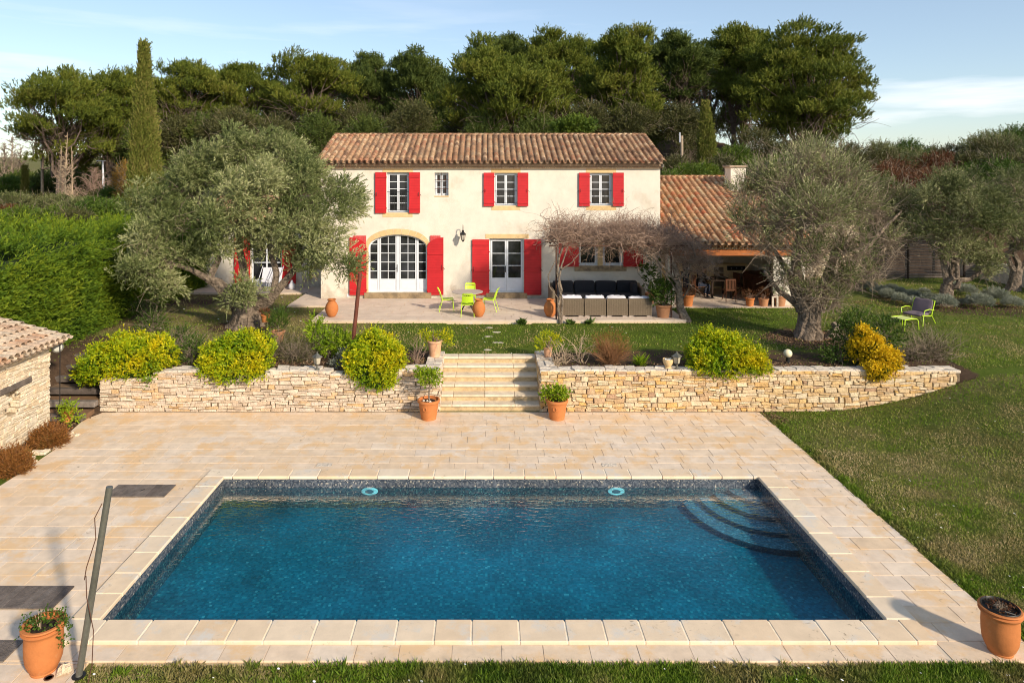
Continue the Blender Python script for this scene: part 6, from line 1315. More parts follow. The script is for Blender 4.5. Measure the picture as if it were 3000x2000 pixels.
# ---- pines on the slope behind the house
def pine(label, px, top, bot, wpx, y0, seed, N=3300, mat='pine', nl=20, bias=0, trunk=True, tb=None, lobes=None, low=.0, k=10):
    r = R0(seed); s = y0/FPX; cx = Pt(px, 0, y0).x; zt, zb = Pt(px, top, y0).z, Pt(px, bot, y0).z; W = wpx*s/2; Hh = (zt-zb)/2; zc = (zt+zb)/2; gx = cx if tb is None else Pt(tb, 0, y0).x; z0 = g1(gx, y0)
    W *= 1.2; zb -= Hh*.34; Hh = (zt-zb)/2; zc = (zt+zb)/2; N = int(N*1.6)
    T = thing('pine_tree', label, 'pine tree', (gx, y0, z0)); lob = []
    for i in range(nl):
        a = r.rand()*2*np.pi; f = (i+.5)/nl; zz = -1+2*f; rr = math.sqrt(max(0, 1-zz*zz))**.7; q = r.uniform(.35, .8); R_ = r.uniform(.24, .38)
        lob.append((cx+math.cos(a)*rr*q*W+bias*W*zz, y0+math.sin(a)*rr*q*W, zc+zz*Hh*.74, W*R_*1.15, W*R_*1.15, Hh*R_*.85))
    lob += [(cx+bias*W*.3, y0, zc+Hh*.15, W*.5, W*.5, Hh*.5)]
    if lobes: lob += L_(lobes, y0)
    sl = sublobes(r, lob, 8, .40, flat=.66, upb=.35, low=-.5, k=(.7, 1.05))+[(l[0], l[1], l[2], l[3]*.6, l[4]*.6, l[5]*.6) for l in lob]; O, u, kk = lobes_sample(r, sl, N, rough=.5, shell=.38, up=.35, freq=2.2, low=-.35); D = nrm(u*.55+r.normal(0, .26, (N, 3))+np.array([.08, 0, .8])); pos, d, sid = sprays(r, O, D, .5*(.6+.8*r.rand(N)), k, .2, .03, .42)
    V, F = leaves_np(r, pos, d, .27*(.7+.6*r.rand(len(pos))), .034); lt = r.rand(len(sl))[kk]; cl = vnoise(O*.6+seed); fr = np.clip(.34*r.rand(len(pos))+.22*r.rand(N)[sid]+.32*lt[sid]+.25*(cl[sid]-.3), 0, 1)
    np_mesh('crown', V, F, M[mat], T, fr)
    if trunk:
        b = MB(); tr = max(.16, W*.07); pts = [(gx, y0, z0-.2), (gx+(cx-gx)*.3+r.normal(0, .1), y0, z0+(zb-z0)*.6+.3), ((gx+cx)/2+r.normal(0, .15), y0, zb+Hh*.5), (cx+r.normal(0, .2), y0, zc+Hh*.6)]; b.tube(pts, [tr, tr*.85, tr*.6, tr*.2], 8)
        limbs(r, b, pts[1] if zb-z0 > 1 else pts[2], [l[:3] for l in lob[::2]], tr*.30, wob=.25, n=5, flute=0); limbs(r, b, pts[2], [l[:3] for l in sl[::6]], tr*.22, wob=.2, n=4, flute=0); b.build('trunk', M['pinebark'], T, smooth=True)
        fine_twigs(r, T, [(cx, y0-.2*W, zc-Hh*.45, W*.75, W*.75, Hh*.5)], 150, 1.8, .02, 'pinebark', wob=.2)
    return T
pine('leftmost pine of the grove, its lower left branches reaching over open sky', 205, 205, 440, 300, 56, 1, N=3600, bias=.18, tb=175, lobes=[(95, 300, 0, 55, 28), (70, 320, 0, 40, 18), (110, 380, 0, 60, 25), (90, 420, 0, 40, 18), (180, 400, 0, 90, 50), (150, 470, 0, 70, 36), (250, 450, 0, 70, 45), (210, 350, 0, 90, 50)])
pine('pine with a pale trunk directly left of the tall cypress', 335, 212, 450, 230, 60, 2, N=3400, tb=315, lobes=[(300, 470, 0, 70, 40), (220, 500, 0, 70, 40)])
pine('rounded bright pine directly right of the tall cypress', 560, 192, 350, 230, 60, 3, N=3600, tb=515, lobes=[(500, 330, .5, 60, 60), (640, 370, .5, 60, 50), (560, 420, 1, 110, 40)])
pine('pine with a flat uneven top, second to the right of the tall cypress', 735, 198, 330, 170, 64, 4, N=2800)
pine('broad pine with many bare fanned branches above the big olive', 905, 172, 345, 240, 60, 5, N=3400, tb=900)
pine('narrow pine between two broad ones above the left end of the roof', 1095, 155, 340, 150, 66, 6, N=2600, mat='pine2')
pine('blue green pine above the left half of the house roof', 1230, 155, 350, 200, 64, 7, N=3200, mat='pine2')
pine('full bright pine rising in front of the others above the middle of the roof', 1490, 165, 380, 330, 52, 8, N=5200, nl=26, tb=1502, lobes=[(1370, 200, 0, 50, 35), (1330, 300, 0, 60, 50), (1400, 140, .5, 40, 30)])
pine('dark tall pine behind the bright pine above the middle of the roof', 1470, 108, 250, 160, 70, 9, N=2400, mat='pine2')
pine('tall pine right of the bright pine above the roof', 1650, 88, 300, 230, 66, 10, N=3400, tb=1660)
pine('tall pine above the right half of the house roof', 1828, 90, 375, 215, 56, 11, N=4400, nl=24, tb=1785)
pine('dark pine with a bare lower trunk behind the right end of the roof', 1990, 92, 300, 175, 60, 12, N=3200, mat='pine2', tb=1992)
pine('tall pine with a fan of grey twigs above the slim cypress', 2145, 80, 300, 190, 62, 13, N=3200, tb=2150)
pine('largest pine, rounded, at the right end of the grove', 2370, 84, 400, 330, 56, 14, N=7600, nl=30, tb=2340, lobes=[(2480, 230, 0, 60, 60), (2515, 300, 0, 35, 14), (2500, 345, 0, 45, 16), (2470, 380, 0, 45, 18), (2280, 330, -1, 80, 60), (2210, 300, -1, 60, 60), (2420, 420, 0, 70, 30)])
pine('pine filling the gap behind the largest pine on its left', 2245, 84, 330, 200, 68, 15, N=3200)
for i, (px, top, bot, w, y, mt) in enumerate([(1020, 200, 410, 230, 74, 'pine2'), (900, 240, 420, 220, 76, 'pine2'), (1150, 200, 410, 230, 76, 'pine2'), (530, 290, 440, 220, 76, 'pine2'), (2180, 130, 410, 220, 76, 'pine2'), (1350, 180, 400, 190, 76, 'pine2'), (1560, 120, 380, 200, 76, 'pine2'), (1740, 130, 390, 200, 76, 'pine2'), (1920, 130, 400, 190, 76, 'pine2'), (2080, 120, 400, 190, 76, 'pine2'), (640, 270, 430, 200, 74, 'pine2'), (420, 270, 470, 200, 74, 'pine2'), (820, 260, 420, 200, 74, 'pine2')]):
    t = pine('dark pine of the rear row, half hidden between the pines in front', px, top, bot, w, y, 40+i, N=2200, mat=mt, nl=14, low=0, trunk=True); t['group'] = 'rear row pines'
# dark understorey behind the ridge
def bush(name, label, cat, lobes, y0, seed, N, k, Ls, lL, lW, mat, group=None, spread=.6, wind=(0, 0, .4), tw=0, twm='twig', rough=.45, pxl=True, stemL=1.0, low=-1, twr=.012, outw=.8):
    r = R0(seed); lob = L_(lobes, y0) if pxl else lobes; cx, cy = lob[0][0], lob[0][1]; T = thing(name, label, cat, (cx, cy, g1(cx, cy)), group=group); T['category'] = cat
    crown_leaves(r, T, lob, N, k, Ls, lL, lW, mat, spread=spread, rough=rough, shell=.5, wind=wind, name='foliage', low=low, outw=outw)
    if tw: fine_twigs(r, T, lob, tw, stemL, twr, twm, name='twigs', wob=.25)
    return T
r = R0(77)
for i in range(30):
    px = 420+i*56+r.uniform(-20, 20); y = r.uniform(48, 62); yy = (375 if px > 950 else 400)+r.uniform(-25, 22)
    bush('understorey_shrub', 'dark scrub bush growing under the pines behind the house roof', 'shrub', [(px, yy, 0, 50, 32), (px+r.uniform(-35, 35), yy-22, .5, 34, 24), (px-30, yy+16, -.5, 36, 26)], y, 200+i, 900, 9, .6, .2, .034, 'bgshrub' if i % 3 else 'pine2', group='dark scrub under the pines', tw=60, stemL=1.6, twr=.02)
bush('bright_shrub', 'bright yellow green shrub showing just above the middle right of the house ridge', 'shrub', [(1690, 378, 0, 48, 22), (1650, 385, 0, 30, 16)], 44, 240, 600, 8, .5, .2, .04, 'bggreen', wind=(0, 0, .9))
for i in range(11):
    px = 400+i*58+r.uniform(-15, 15); bush('understorey_shrub', 'dark scrub', 'shrub', [(px, 448+r.uniform(-12, 12), 0, 50, 36), (px+r.uniform(-35, 35), 425, .5, 34, 30), (px-30, 470, -.5, 36, 26)], r.uniform(56, 64), 800+i, 900, 9, .6, .2, .034, 'bgshrub' if i % 2 else 'pine2', group='low dark scrub behind the big olive', tw=60, stemL=1.6, twr=.02)
# scrub behind the porch roof
sc = [(1975, 505, 40, 30, 30, 'bgshrub'), (2020, 520, 38, 40, 20, 'bggreen'), (2110, 500, 44, 40, 25, 'bgshrub'), (2060, 512, 41, 30, 14, 'bggreen'), (2150, 470, 46, 45, 30, 'bggreen'), (2210, 430, 50, 60, 40, 'bgshrub'), (2280, 460, 48, 60, 40, 'bgshrub'), (2290, 500, 42, 60, 30, 'bggreen'), (2020, 450, 54, 50, 45, 'bgshrub'), (2360, 440, 50, 60, 40, 'bgshrub'), (2210, 500, 42, 50, 22, 'bggreen'), (1960, 545, 36.5, 26, 22, 'bggreen'), (2400, 490, 44, 70, 50, 'bgshrub')]
for i, (px, py, y, w, h_, mt) in enumerate(sc):
    nm = 'green laurel like bush on the slope behind the porch roof' if mt == 'bggreen' else 'brownish scrub bush on the slope behind the porch roof'
    bush('slope_shrub', nm, 'shrub', [(px, py, 0, w, h_), (px+w*.4, py-h_*.5, .4, w*.5, h_*.5)], y, 260+i, 900, 8, .45, .14, .024, mt, group='laurel bushes behind the porch' if mt == 'bggreen' else 'scrub bushes behind the porch', tw=160 if mt == 'bgshrub' else 30, stemL=1.3, twr=.014)
# scrub covering the right hillside
hs = []
for row, (y, zt0) in enumerate(((37.5, 0), (41, 0), (46, 0), (52, 0), (58, 0))):
    px = 2430+row*20
    while px < 3120:
        prof = 448-8*math.sin(px*.02)-(52*sst(2790, 2960, px))                     # skyline
        py = prof+26+(58-y)*5.6+r.uniform(-8, 8); hs.append((px, py, y+r.uniform(-1, 1))); px += r.uniform(62, 90)
for i, (px, py, y) in enumerate(hs):
    rust = (2560 < px < 2780 and 500 < py < 590); mt = 'bgrust' if rust else ('bgshrub', 'olive2', 'green', 'bgshrub')[i % 4]; w = r.uniform(52, 72)*46/y*1.0
    lab = {'bgrust': 'rust red leaved bush in the scrub on the right hillside', 'bgshrub': 'brownish green bush in the scrub on the right hillside', 'olive2': 'grey green bush in the scrub on the right hillside', 'green': 'dark green bush in the scrub on the right hillside'}[mt]
    bush('hillside_shrub', lab, 'shrub', [(px, py, 0, w, w*.75), (px+r.uniform(-30, 30), py-w*.5, .3, w*.55, w*.45), (px+r.uniform(-30, 30), py+w*.4, -.5, w*.7, w*.5)], y, 300+i, 1300, 8, .5, .15, .028, mt, group='scrub bushes on the right hillside, '+lab.split(' bush')[0], tw=170, stemL=1.5, twr=.014)
def bare_tree(name, label, px, py0, py1, y0, seed, spread, mat, N=60, r0=.09, cat='bare tree', narrow=1.0, group=None, stemsN=1):
    r = R0(seed); a = Pt(px, py0, y0); z0 = g1(a.x, y0); t_ = Pt(px, py1, y0); T = thing(name, label, cat, (a.x, y0, z0), group=group); b = MB(); Ht = t_.z-z0
    b.tube([(a.x, y0, z0-.1), (a.x+r.normal(0, .05), y0, z0+Ht*.5), (a.x+r.normal(0, .1), y0, z0+Ht)], [r0, r0*.6, r0*.15], 7); b.build('trunk', M[mat], T, smooth=True)
    f = .18+.78*r.rand(N); O = np.stack([np.full(N, a.x), np.full(N, y0), z0+f*Ht], -1); an = r.rand(N)*2*np.pi; D = np.stack([np.cos(an)*narrow, np.sin(an)*narrow, .9+0*an], -1); L = spread*Ht*(1.08-f)*(.6+.6*r.rand(N))
    P = walk_twigs(r, O, D, L, 6, .22); V, F = tubes_np(P, np.linspace(r0*.35, r0*.12, 6)[None]*np.ones((N, 1)), 4); i = r.randint(0, N, N*5); j = r.randint(1, 5, N*5); P2 = walk_twigs(r, P[i, j], nrm(P[i, j]-P[i, j-1])+r.normal(0, .45, (N*5, 3)), L[i]*.45, 5, .25); V2, F2 = tubes_np(P2, np.full((N*5, 5), r0*.10), 3)
    np_mesh('twigs', np.concatenate([V, V2]), np.concatenate([F, F2+len(V)]), M[mat], T, np.concatenate([np.repeat(r.rand(N), 20), np.repeat(r.rand(N*5), 12)])); return T
bare_tree('bare_poplar', 'leftmost of the three slender bare poplars right of the utility pole', 178, 590, 428, 52, 400, .16, 'paletwig', N=46, group='bare poplars far left')
bare_tree('bare_poplar', 'tallest, middle one of the three slender bare poplars', 193, 595, 388, 50, 401, .16, 'paletwig', N=50, group='bare poplars far left')
bare_tree('bare_poplar', 'rightmost of the three slender bare poplars', 212, 598, 430, 48, 402, .18, 'paletwig', N=50, group='bare poplars far left')
for i, (px, t) in enumerate(((12, 415), (34, 395), (60, 425))): bare_tree('bare_tree', ('leftmost', 'middle and tallest', 'rightmost')[i]+' of the bare trees against the sky at the left edge', px, 560, t, 75, 410+i, .42, 'twig', N=44, r0=.14, group='bare trees at the left edge')
bare_tree('bare_tree', 'pale bare branched shrub at the foot of the largest pine', 2400, 520, 425, 46, 420, .6, 'paletwig', N=50, r0=.07)
for i, px in enumerate((2640, 2680, 2835)): bare_tree('bare_tree', ('leftmost', 'middle', 'rightmost')[i]+' bare sapling on the skyline of the right hillside', px, 490, 418-8*i, 60, 430+i, .35, 'twig', N=26, r0=.05, group='bare saplings on the right skyline')
bare_tree('bare_tree', 'brown leafless bush beside the street lamp', 275, 590, 490, 54, 440, .7, 'vinetwig', N=90, r0=.06)
# shrubs far left
fl = [(30, 600, 50, 60, 28, 'olive2'), (110, 600, 52, 60, 24, 'bgshrub'), (160, 605, 49, 55, 26, 'olive2'), (260, 590, 55, 60, 22, 'bgshrub'), (290, 600, 46, 50, 30, 'bgshrub'), (225, 625, 42, 60, 35, 'olive2'), (60, 645, 36, 60, 22, 'bggreen'), (150, 650, 35, 60, 26, 'bggreen'), (20, 640, 38, 40, 20, 'bgrust'), (210, 655, 34, 50, 22, 'bgshrub'), (270, 625, 38, 40, 30, 'green'), (310, 640, 36, 50, 32, 'bggreen'), (365, 620, 38, 50, 35, 'bggreen'), (360, 520, 46, 24, 40, 'amber'), (375, 575, 44, 30, 30, 'amber'), (330, 580, 46, 40, 25, 'green'),
      (20, 555, 66, 60, 30, 'green'), (60, 540, 72, 50, 35, 'pine2'), (140, 540, 70, 60, 35, 'pine2'), (230, 530, 70, 60, 45, 'pine2'), (320, 520, 68, 50, 45, 'pine2'), (380, 480, 66, 50, 50, 'pine2'), (0, 520, 80, 40, 25, 'pine2')]
nm = {'olive2': 'grey green', 'bgshrub': 'brownish', 'bggreen': 'leafy green', 'bgrust': 'rusty', 'green': 'dark green', 'amber': 'yellow autumn leaved', 'pine2': 'dark evergreen'}
for i, (px, py, y, w, h_, mt) in enumerate(fl):
    bush('garden_shrub', nm[mt]+' shrub in the planting far left beyond the clipped hedge', 'shrub', [(px, py, 0, w, h_), (px+w*.35, py-h_*.35, .3, w*.55, h_*.6), (px-w*.4, py+h_*.1, -.2, w*.5, h_*.6)], y, 450+i, 1100 if mt != 'amber' else 350, 8, .4, .12 if y < 60 else .2, .024 if y < 60 else .04, mt, group=nm[mt]+' shrubs far left', tw=90, stemL=1.1, twr=.012)

# ---- tall hedge on the left
r = R0(120); T = thing('conifer_hedge', 'tall bright green conifer hedge along the left side of the garden', 'hedge', (-14.3, 22.5, .9))
y = np.linspace(13.5, 31, 40)
def hz_(yy): return 4.55-.25*sst(20, 29, yy)+.18*np.sin(yy*.9)+.10*np.sin(yy*2.3+1)
V = []; 
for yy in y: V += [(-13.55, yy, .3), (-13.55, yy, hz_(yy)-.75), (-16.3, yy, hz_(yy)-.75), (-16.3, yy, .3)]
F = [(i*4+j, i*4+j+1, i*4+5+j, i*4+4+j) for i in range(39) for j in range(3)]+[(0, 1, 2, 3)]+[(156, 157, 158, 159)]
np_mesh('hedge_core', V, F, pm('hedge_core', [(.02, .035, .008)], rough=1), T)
N = 15500; kind = r.rand(N); yy = 13.3+(31.3-13.3)*r.rand(N)**1.15; f = r.rand(N)
side = kind < .66; top = (kind >= .66) & (kind < .94)
zt_ = hz_(yy); zz = np.where(side, .7+(zt_-.75-.7)*f, zt_-.45); xx = np.where(side, -13.25-.12*np.sin(yy*1.3+zz), -13.3-3.2*f); end = kind >= .94; yy = np.where(end, 31.0, yy); xx = np.where(end, -16+3*r.rand(N), xx); zz = np.where(end, .8+3*f, zz)
O = np.stack([xx, yy, zz], -1)+r.normal(0, .10, (N, 3)); bul = .6*vnoise(O*1.1)+.4*vnoise(O*2.9+7); O[:, 0] += np.where(side, (bul-.5)*.95, 0); O[:, 2] += np.where(top, (bul-.5)*.9, 0)
ou = np.where(side[:, None], np.array([.65, 0, .0]), np.array([.15, 0, .35])); D = ou+np.array([.10, .32, .55])+r.normal(0, .34, (N, 3)); pos, d, sid = sprays(r, O, D, .42*(.6+.8*r.rand(N)), 11, .1, .012, .55, curve=-.1)
V, F = leaves_np(r, pos, d, .13*(.7+.6*r.rand(len(pos))), .016); tipf = np.tile((np.arange(11)+.5)/11, N); fr = np.clip(.15*r.rand(len(pos))+.32*r.rand(N)[sid]+.30*tipf+.35*(vnoise(O*.9+3)[sid]-.25), 0, 1)
np_mesh('foliage', V, F, M['hedge'], T, fr)

# ---- rounded yellow green shrubs along the wall
def mound(label, lobes, seed, N=2500, mat='yellow', lL=.062, lW=.017, Ls=.12, k=6, y0=18.35, tw=60, name='euonymus_bush'):
    r = R0(seed); lob = L_(lobes, y0); T = thing(name, label, 'shrub', (lob[0][0], lob[0][1], 1.0)); N = int(N*1.25); O, u, kk = lobes_sample(r, lob+sublobes(r, lob, 7, .30, upb=.2, low=-.8, k=(.8, 1.0)), N, rough=.36, shell=.22, freq=3.2); D = nrm(u*1.0+r.normal(0, .3, (N, 3))+np.array([0, 0, .35])); pos, d, sid = sprays(r, O, D, Ls*(1+1.3*(r.rand(N) > .93)), k, lL, lW, .95)
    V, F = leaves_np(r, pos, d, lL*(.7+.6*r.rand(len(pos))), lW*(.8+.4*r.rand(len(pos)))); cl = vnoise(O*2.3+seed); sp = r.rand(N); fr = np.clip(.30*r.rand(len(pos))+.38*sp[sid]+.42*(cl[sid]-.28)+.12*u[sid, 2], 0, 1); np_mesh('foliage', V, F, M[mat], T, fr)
    c_ = MB()
    for l in lob: c_.tube([(l[0], l[1], .9), (l[0], l[1], l[2]+l[5]*.4)], .02, 5)
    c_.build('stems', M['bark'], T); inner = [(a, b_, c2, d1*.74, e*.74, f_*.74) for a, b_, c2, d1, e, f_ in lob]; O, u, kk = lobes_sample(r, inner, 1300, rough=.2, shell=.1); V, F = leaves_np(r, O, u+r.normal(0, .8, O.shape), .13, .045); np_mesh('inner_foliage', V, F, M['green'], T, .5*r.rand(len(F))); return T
mound('leftmost yellow green rounded bush, wide and low, at the left end of the stone wall', [(385, 1035, 0, 85, 50, .6), (460, 1045, 0, 55, 50, .6), (310, 1065, -.1, 62, 48, .55), (265, 1085, .1, 38, 32, .4), (400, 1075, -.25, 80, 32, .35)], 501, N=4200)
mound('big yellow green rounded bush hanging over the left wall below the large olive', [(705, 1012, .1, 68, 36, .55), (655, 1045, 0, 60, 46, .6), (745, 1052, 0, 55, 46, .6), (695, 1078, -.35, 88, 36, .4), (625, 1070, -.1, 40, 34, .4), (765, 1015, .2, 32, 28)], 502, N=4200)
mound('yellow green rounded bush hanging over the wall at the foot of the brown pole', [(1095, 1020, .2, 62, 38, .6), (1055, 1055, -.1, 42, 42, .5), (1140, 1060, -.1, 50, 48, .5), (1095, 1085, -.4, 75, 42, .38), (1110, 1110, -.5, 45, 25, .25)], 503, N=3900)
mound('yellow green domed bush on the right retaining wall', [(2095, 1010, .2, 62, 38, .6), (2055, 1045, 0, 42, 44, .55), (2130, 1035, 0, 78, 46, .6), (2195, 1060, -.1, 50, 36, .5), (2130, 1068, -.35, 105, 30, .35)], 504, N=4600)
mound('golden yellow leaved shrub spilling over the right end of the wall', [(2590, 1055, -.2, 36, 30, .35), (2555, 1030, 0, 32, 34, .35), (2570, 1085, -.45, 32, 20, .2), (2530, 985, .2, 18, 20), (2520, 1020, .2, 26, 26), (2610, 1075, -.3, 20, 18)], 505, N=2600, mat='gold', name='golden_shrub')
bush('dark_shrub', 'upright dark green shrub behind the golden shrub on the right wall', 'shrub', [(2490, 990, .5, 45, 50), (2510, 950, .6, 35, 35), (2590, 980, .7, 40, 45), (2460, 1050, .3, 50, 30)], 18.6, 506, 900, 9, .25, .06, .016, 'green', tw=120, stemL=.6, twr=.006)
bush('twiggy_shrub', 'loose reddish twiggy shrub near the right end of the wall', 'shrub', [(2700, 1030, .5, 75, 40), (2740, 1020, .6, 60, 40), (2660, 1050, .4, 50, 25)], 18.9, 507, 420, 7, .25, .05, .010, 'bgshrub', tw=480, stemL=.8, twr=.006)
r = R0(508); c = G(1795, 1078, 1.0); T = thing('rusty_shrub', 'rounded rust brown twiggy shrub behind the right wall', 'shrub', (c.x, 18.7, 1.0)); stems(r, T, (c.x, 18.75, .98), 190, .78, .0055, 'rusttwig', spread=.62, K=7, wob=.10, br=900, br_len=.35, name='twigs')
plant_leaves(r, T, [(c.x, 18.75, 1.55, .5, .4, .35)], 350, 5, .14, .05, .005, 'heather', upw=.9)
for i, (px, w) in enumerate(((1625, .55), (1660, .6), (1705, .6))):
    c = G(px, 1075, 1.0); T = thing('bare_rose', ('leftmost', 'middle', 'rightmost')[i]+' of the bare pale rose bushes behind the right wall by the steps', 'rose bush', (c.x, 18.7, 1.0), group='bare rose bushes'); stems(R0(510+i), T, (c.x, 18.7+.1*i, .98), 9, .85, .013, 'paletwig', spread=.45, K=8, wob=.32, br=30, br_len=.4)
c = G(1190, 1075, 1.0); T = thing('bare_shrub', 'thin dark red bare shrub beside the left top pot', 'shrub', (c.x+.1, 18.8, 1.0)); stems(R0(515), T, (c.x+.25, 18.8, .98), 12, .75, .006, 'vinetwig', spread=.4, K=7, wob=.14, br=50)
c = G(1885, 1082, 1.0); T = thing('strappy_plant', 'low spiky yellow green strappy plant behind the right wall', 'plant', (c.x, 18.6, 1.0)); r = R0(516); N = 90; an = r.rand(N)*6.28; D = np.stack([np.cos(an)*.8, np.sin(an)*.8, .5+.6*r.rand(N)], -1); V, F = leaves_np(r, np.array([c.x, 18.6, 1.03])+r.normal(0, .04, (N, 3)), D, .36*(.6+.5*r.rand(N)), .018); np_mesh('leaves', V, F, M['lemon'], T, r.rand(N))
bush('mixed_shrub', 'low olive green twiggy shrub between the big bush and the lantern on the left wall', 'shrub', [(860, 1030, .3, 60, 40), (820, 1010, .5, 35, 30), (910, 1040, .3, 40, 30)], 18.9, 517, 600, 8, .22, .05, .007, 'bgshrub', tw=420, stemL=.6, twr=.005)
bush('yellow_flower_shrub', 'upright bright yellow green shrub left of the brown pole', 'shrub', [(985, 1005, .4, 40, 30), (930, 990, .5, 30, 26), (920, 960, .6, 14, 24), (1010, 1030, .3, 28, 22), (960, 1030, .3, 28, 18)], 18.9, 518, 420, 9, .24, .085, .017, 'lemon', wind=(0, 0, .9), tw=60, stemL=.5, twr=.006)
bush('lavender_mound', 'small silvery plant at the foot of the brown pole', 'plant', [(985, 1068, 0, 18, 12), (1012, 1045, .1, 14, 18)], 18.5, 519, 160, 9, .14, .05, .006, 'laven')
for i, (px, py, w) in enumerate(((560, 1040, 40), (520, 1010, 40), (440, 960, 45), (430, 915, 40))):
    bush('weedy_shrub', ('low dark weedy plant nearest the wall between two yellow bushes', 'low dark weedy plant behind the gap between two yellow bushes', 'sprawling green weed on the bank left of the big olive', 'tall thin green weed on the bank left of the big olive')[i], 'plant', [(px, py, 0, w, 28), (px+15, py-25, .2, w*.5, 24)], G(px, py+25, 1.0).y, 520+i, 220, 8, .25, .06, .014, 'green', tw=120, stemL=.7, twr=.005)
# heathers by the hut
for i, (px, py, y, w, h_) in enumerate(((142, 1292, 15.75, 44, 35), (30, 1366, 14.3, 46, 39))):
    bush('heather_bush', ('rounded rust red heather bush beside the corner of the stone hut', 'rounded rust red heather bush at the left edge below the stone hut')[i], 'shrub', [(px, py, 0, w, h_), (px+w*.3, py+6, -.1, w*.65, h_*.7), (px-w*.35, py+8, .1, w*.6, h_*.7)], y, 530+i, 2600, 8, .16, .05, .008, 'heather', wind=(0, 0, .8), tw=500, twm='rusttwig', stemL=.4, twr=.004, spread=.45)
# pale stones under the heathers
r = R0(533); b = MB()
for i in range(70): t = r.rand(); x, y = -10.35+.45*r.rand()+.15, 14.2+2.2*t; q = r.uniform(.03, .08); b.box(x-q, y-q*.7, -.03, x+q, y+q*.7, q*.5, bev=q*.3, m=None)
tag(b.build('rubble_edge', M['stone_l']), 'edging of loose pale stones below the stone hut', 'stones', kind='stuff')
c = G(158, 1232, 0); c = Vector((-10.55, 17.05, .0)); T = make_pot('potted_plant', 'small terracotta trough with weeds at the foot of the sleeper steps beside the hut', -10.52, 17.15, .02, .3, .16, .11, cat='potted plant'); plant_leaves(R0(540), T, [(-10.5, 17.15, .42, .2, .12, .1)], 60, 6, .1, .04, .012, 'lemon')
c = G(205, 1225, .0); bush('weed', 'light green weed growing at the left edge of the deck beside the wall', 'plant', [(203, 1222, 0, 24, 22), (195, 1200, 0, 12, 22)], 16.95, 541, 90, 8, .16, .05, .014, 'lemon')
a = Pt(175, 1232, 16.9); b = MB(); b.tube([(a.x, 16.9, .02), (Pt(176, 1005, 16.9).x, 16.9, 2.05)], .012, 6); b.lathe([(.0, -.03), (.022, 0), (.0, .03)], 6, (a.x, 16.9, 1.05)); b.lathe([(.0, -.03), (.022, 0), (.0, .03)], 6, (a.x, 16.9, 1.6)); tag(b.build('metal_rod', M['iron']), 'thin dark metal rod standing beside the corner of the stone hut', 'rod')
# lavender bed
lv = [(360, 1172, 110), (455, 1207, 115), (537, 1172, 80), (597, 1203, 80), (515, 1232, 110), (603, 1262, 105), (692, 1237, 110), (703, 1288, 105), (815, 1268, 125), (925, 1303, 140), (775, 1195, 75), (1015, 1180, 100), (1095, 1203, 130), (1190, 1247, 85), (1072, 1280, 80), (1188, 1299, 165), (1310, 1262, 160), (1430, 1297, 125)]
base = None
for i, (zx, zy, w) in enumerate(lv):
    px, py = 2400+zx/2.528, 380+(zy+26)/2.528; c = G(px, py, 1.03); c.z = g1(c.x, c.y); wd = w/2.528*c.y/FPX
    if base is None:
        r = R0(550); base = thing('lavender_mound', 'grey green clipped lavender mound in the bed round the far right olive', 'lavender', c, group='lavender mounds round the far right olive'); lob = [(c.x, c.y, c.z+.14, .26, .26, .20), (c.x+.08, c.y, c.z+.15, .20, .24, .17), (c.x-.1, c.y+.05, c.z+.13, .18, .2, .16)]
        O, u, kk = lobes_sample(r, lob, 700, rough=.2, shell=.3, low=-.2); D = nrm(u*.9+np.array([0, 0, .6])+r.normal(0, .2, u.shape)); pos, d, sid = sprays(r, O, D, .12, 6, .04, .005, .35); V, F = leaves_np(r, pos, d, .055, .0065); V[:, 2] = np.maximum(V[:, 2], c.z-.02); np_mesh('foliage', V, F, M['laven'], base, np.clip(.5*r.rand(len(F))+.4*r.rand(700)[sid], 0, 1)); base.scale = (wd/.6, wd/.6, wd/.62)
    else: dup(base, c, rnd.uniform(0, 6), scale=(wd/.6*rnd.uniform(.95, 1.1), wd/.6, wd/.6*rnd.uniform(.85, 1.1)))

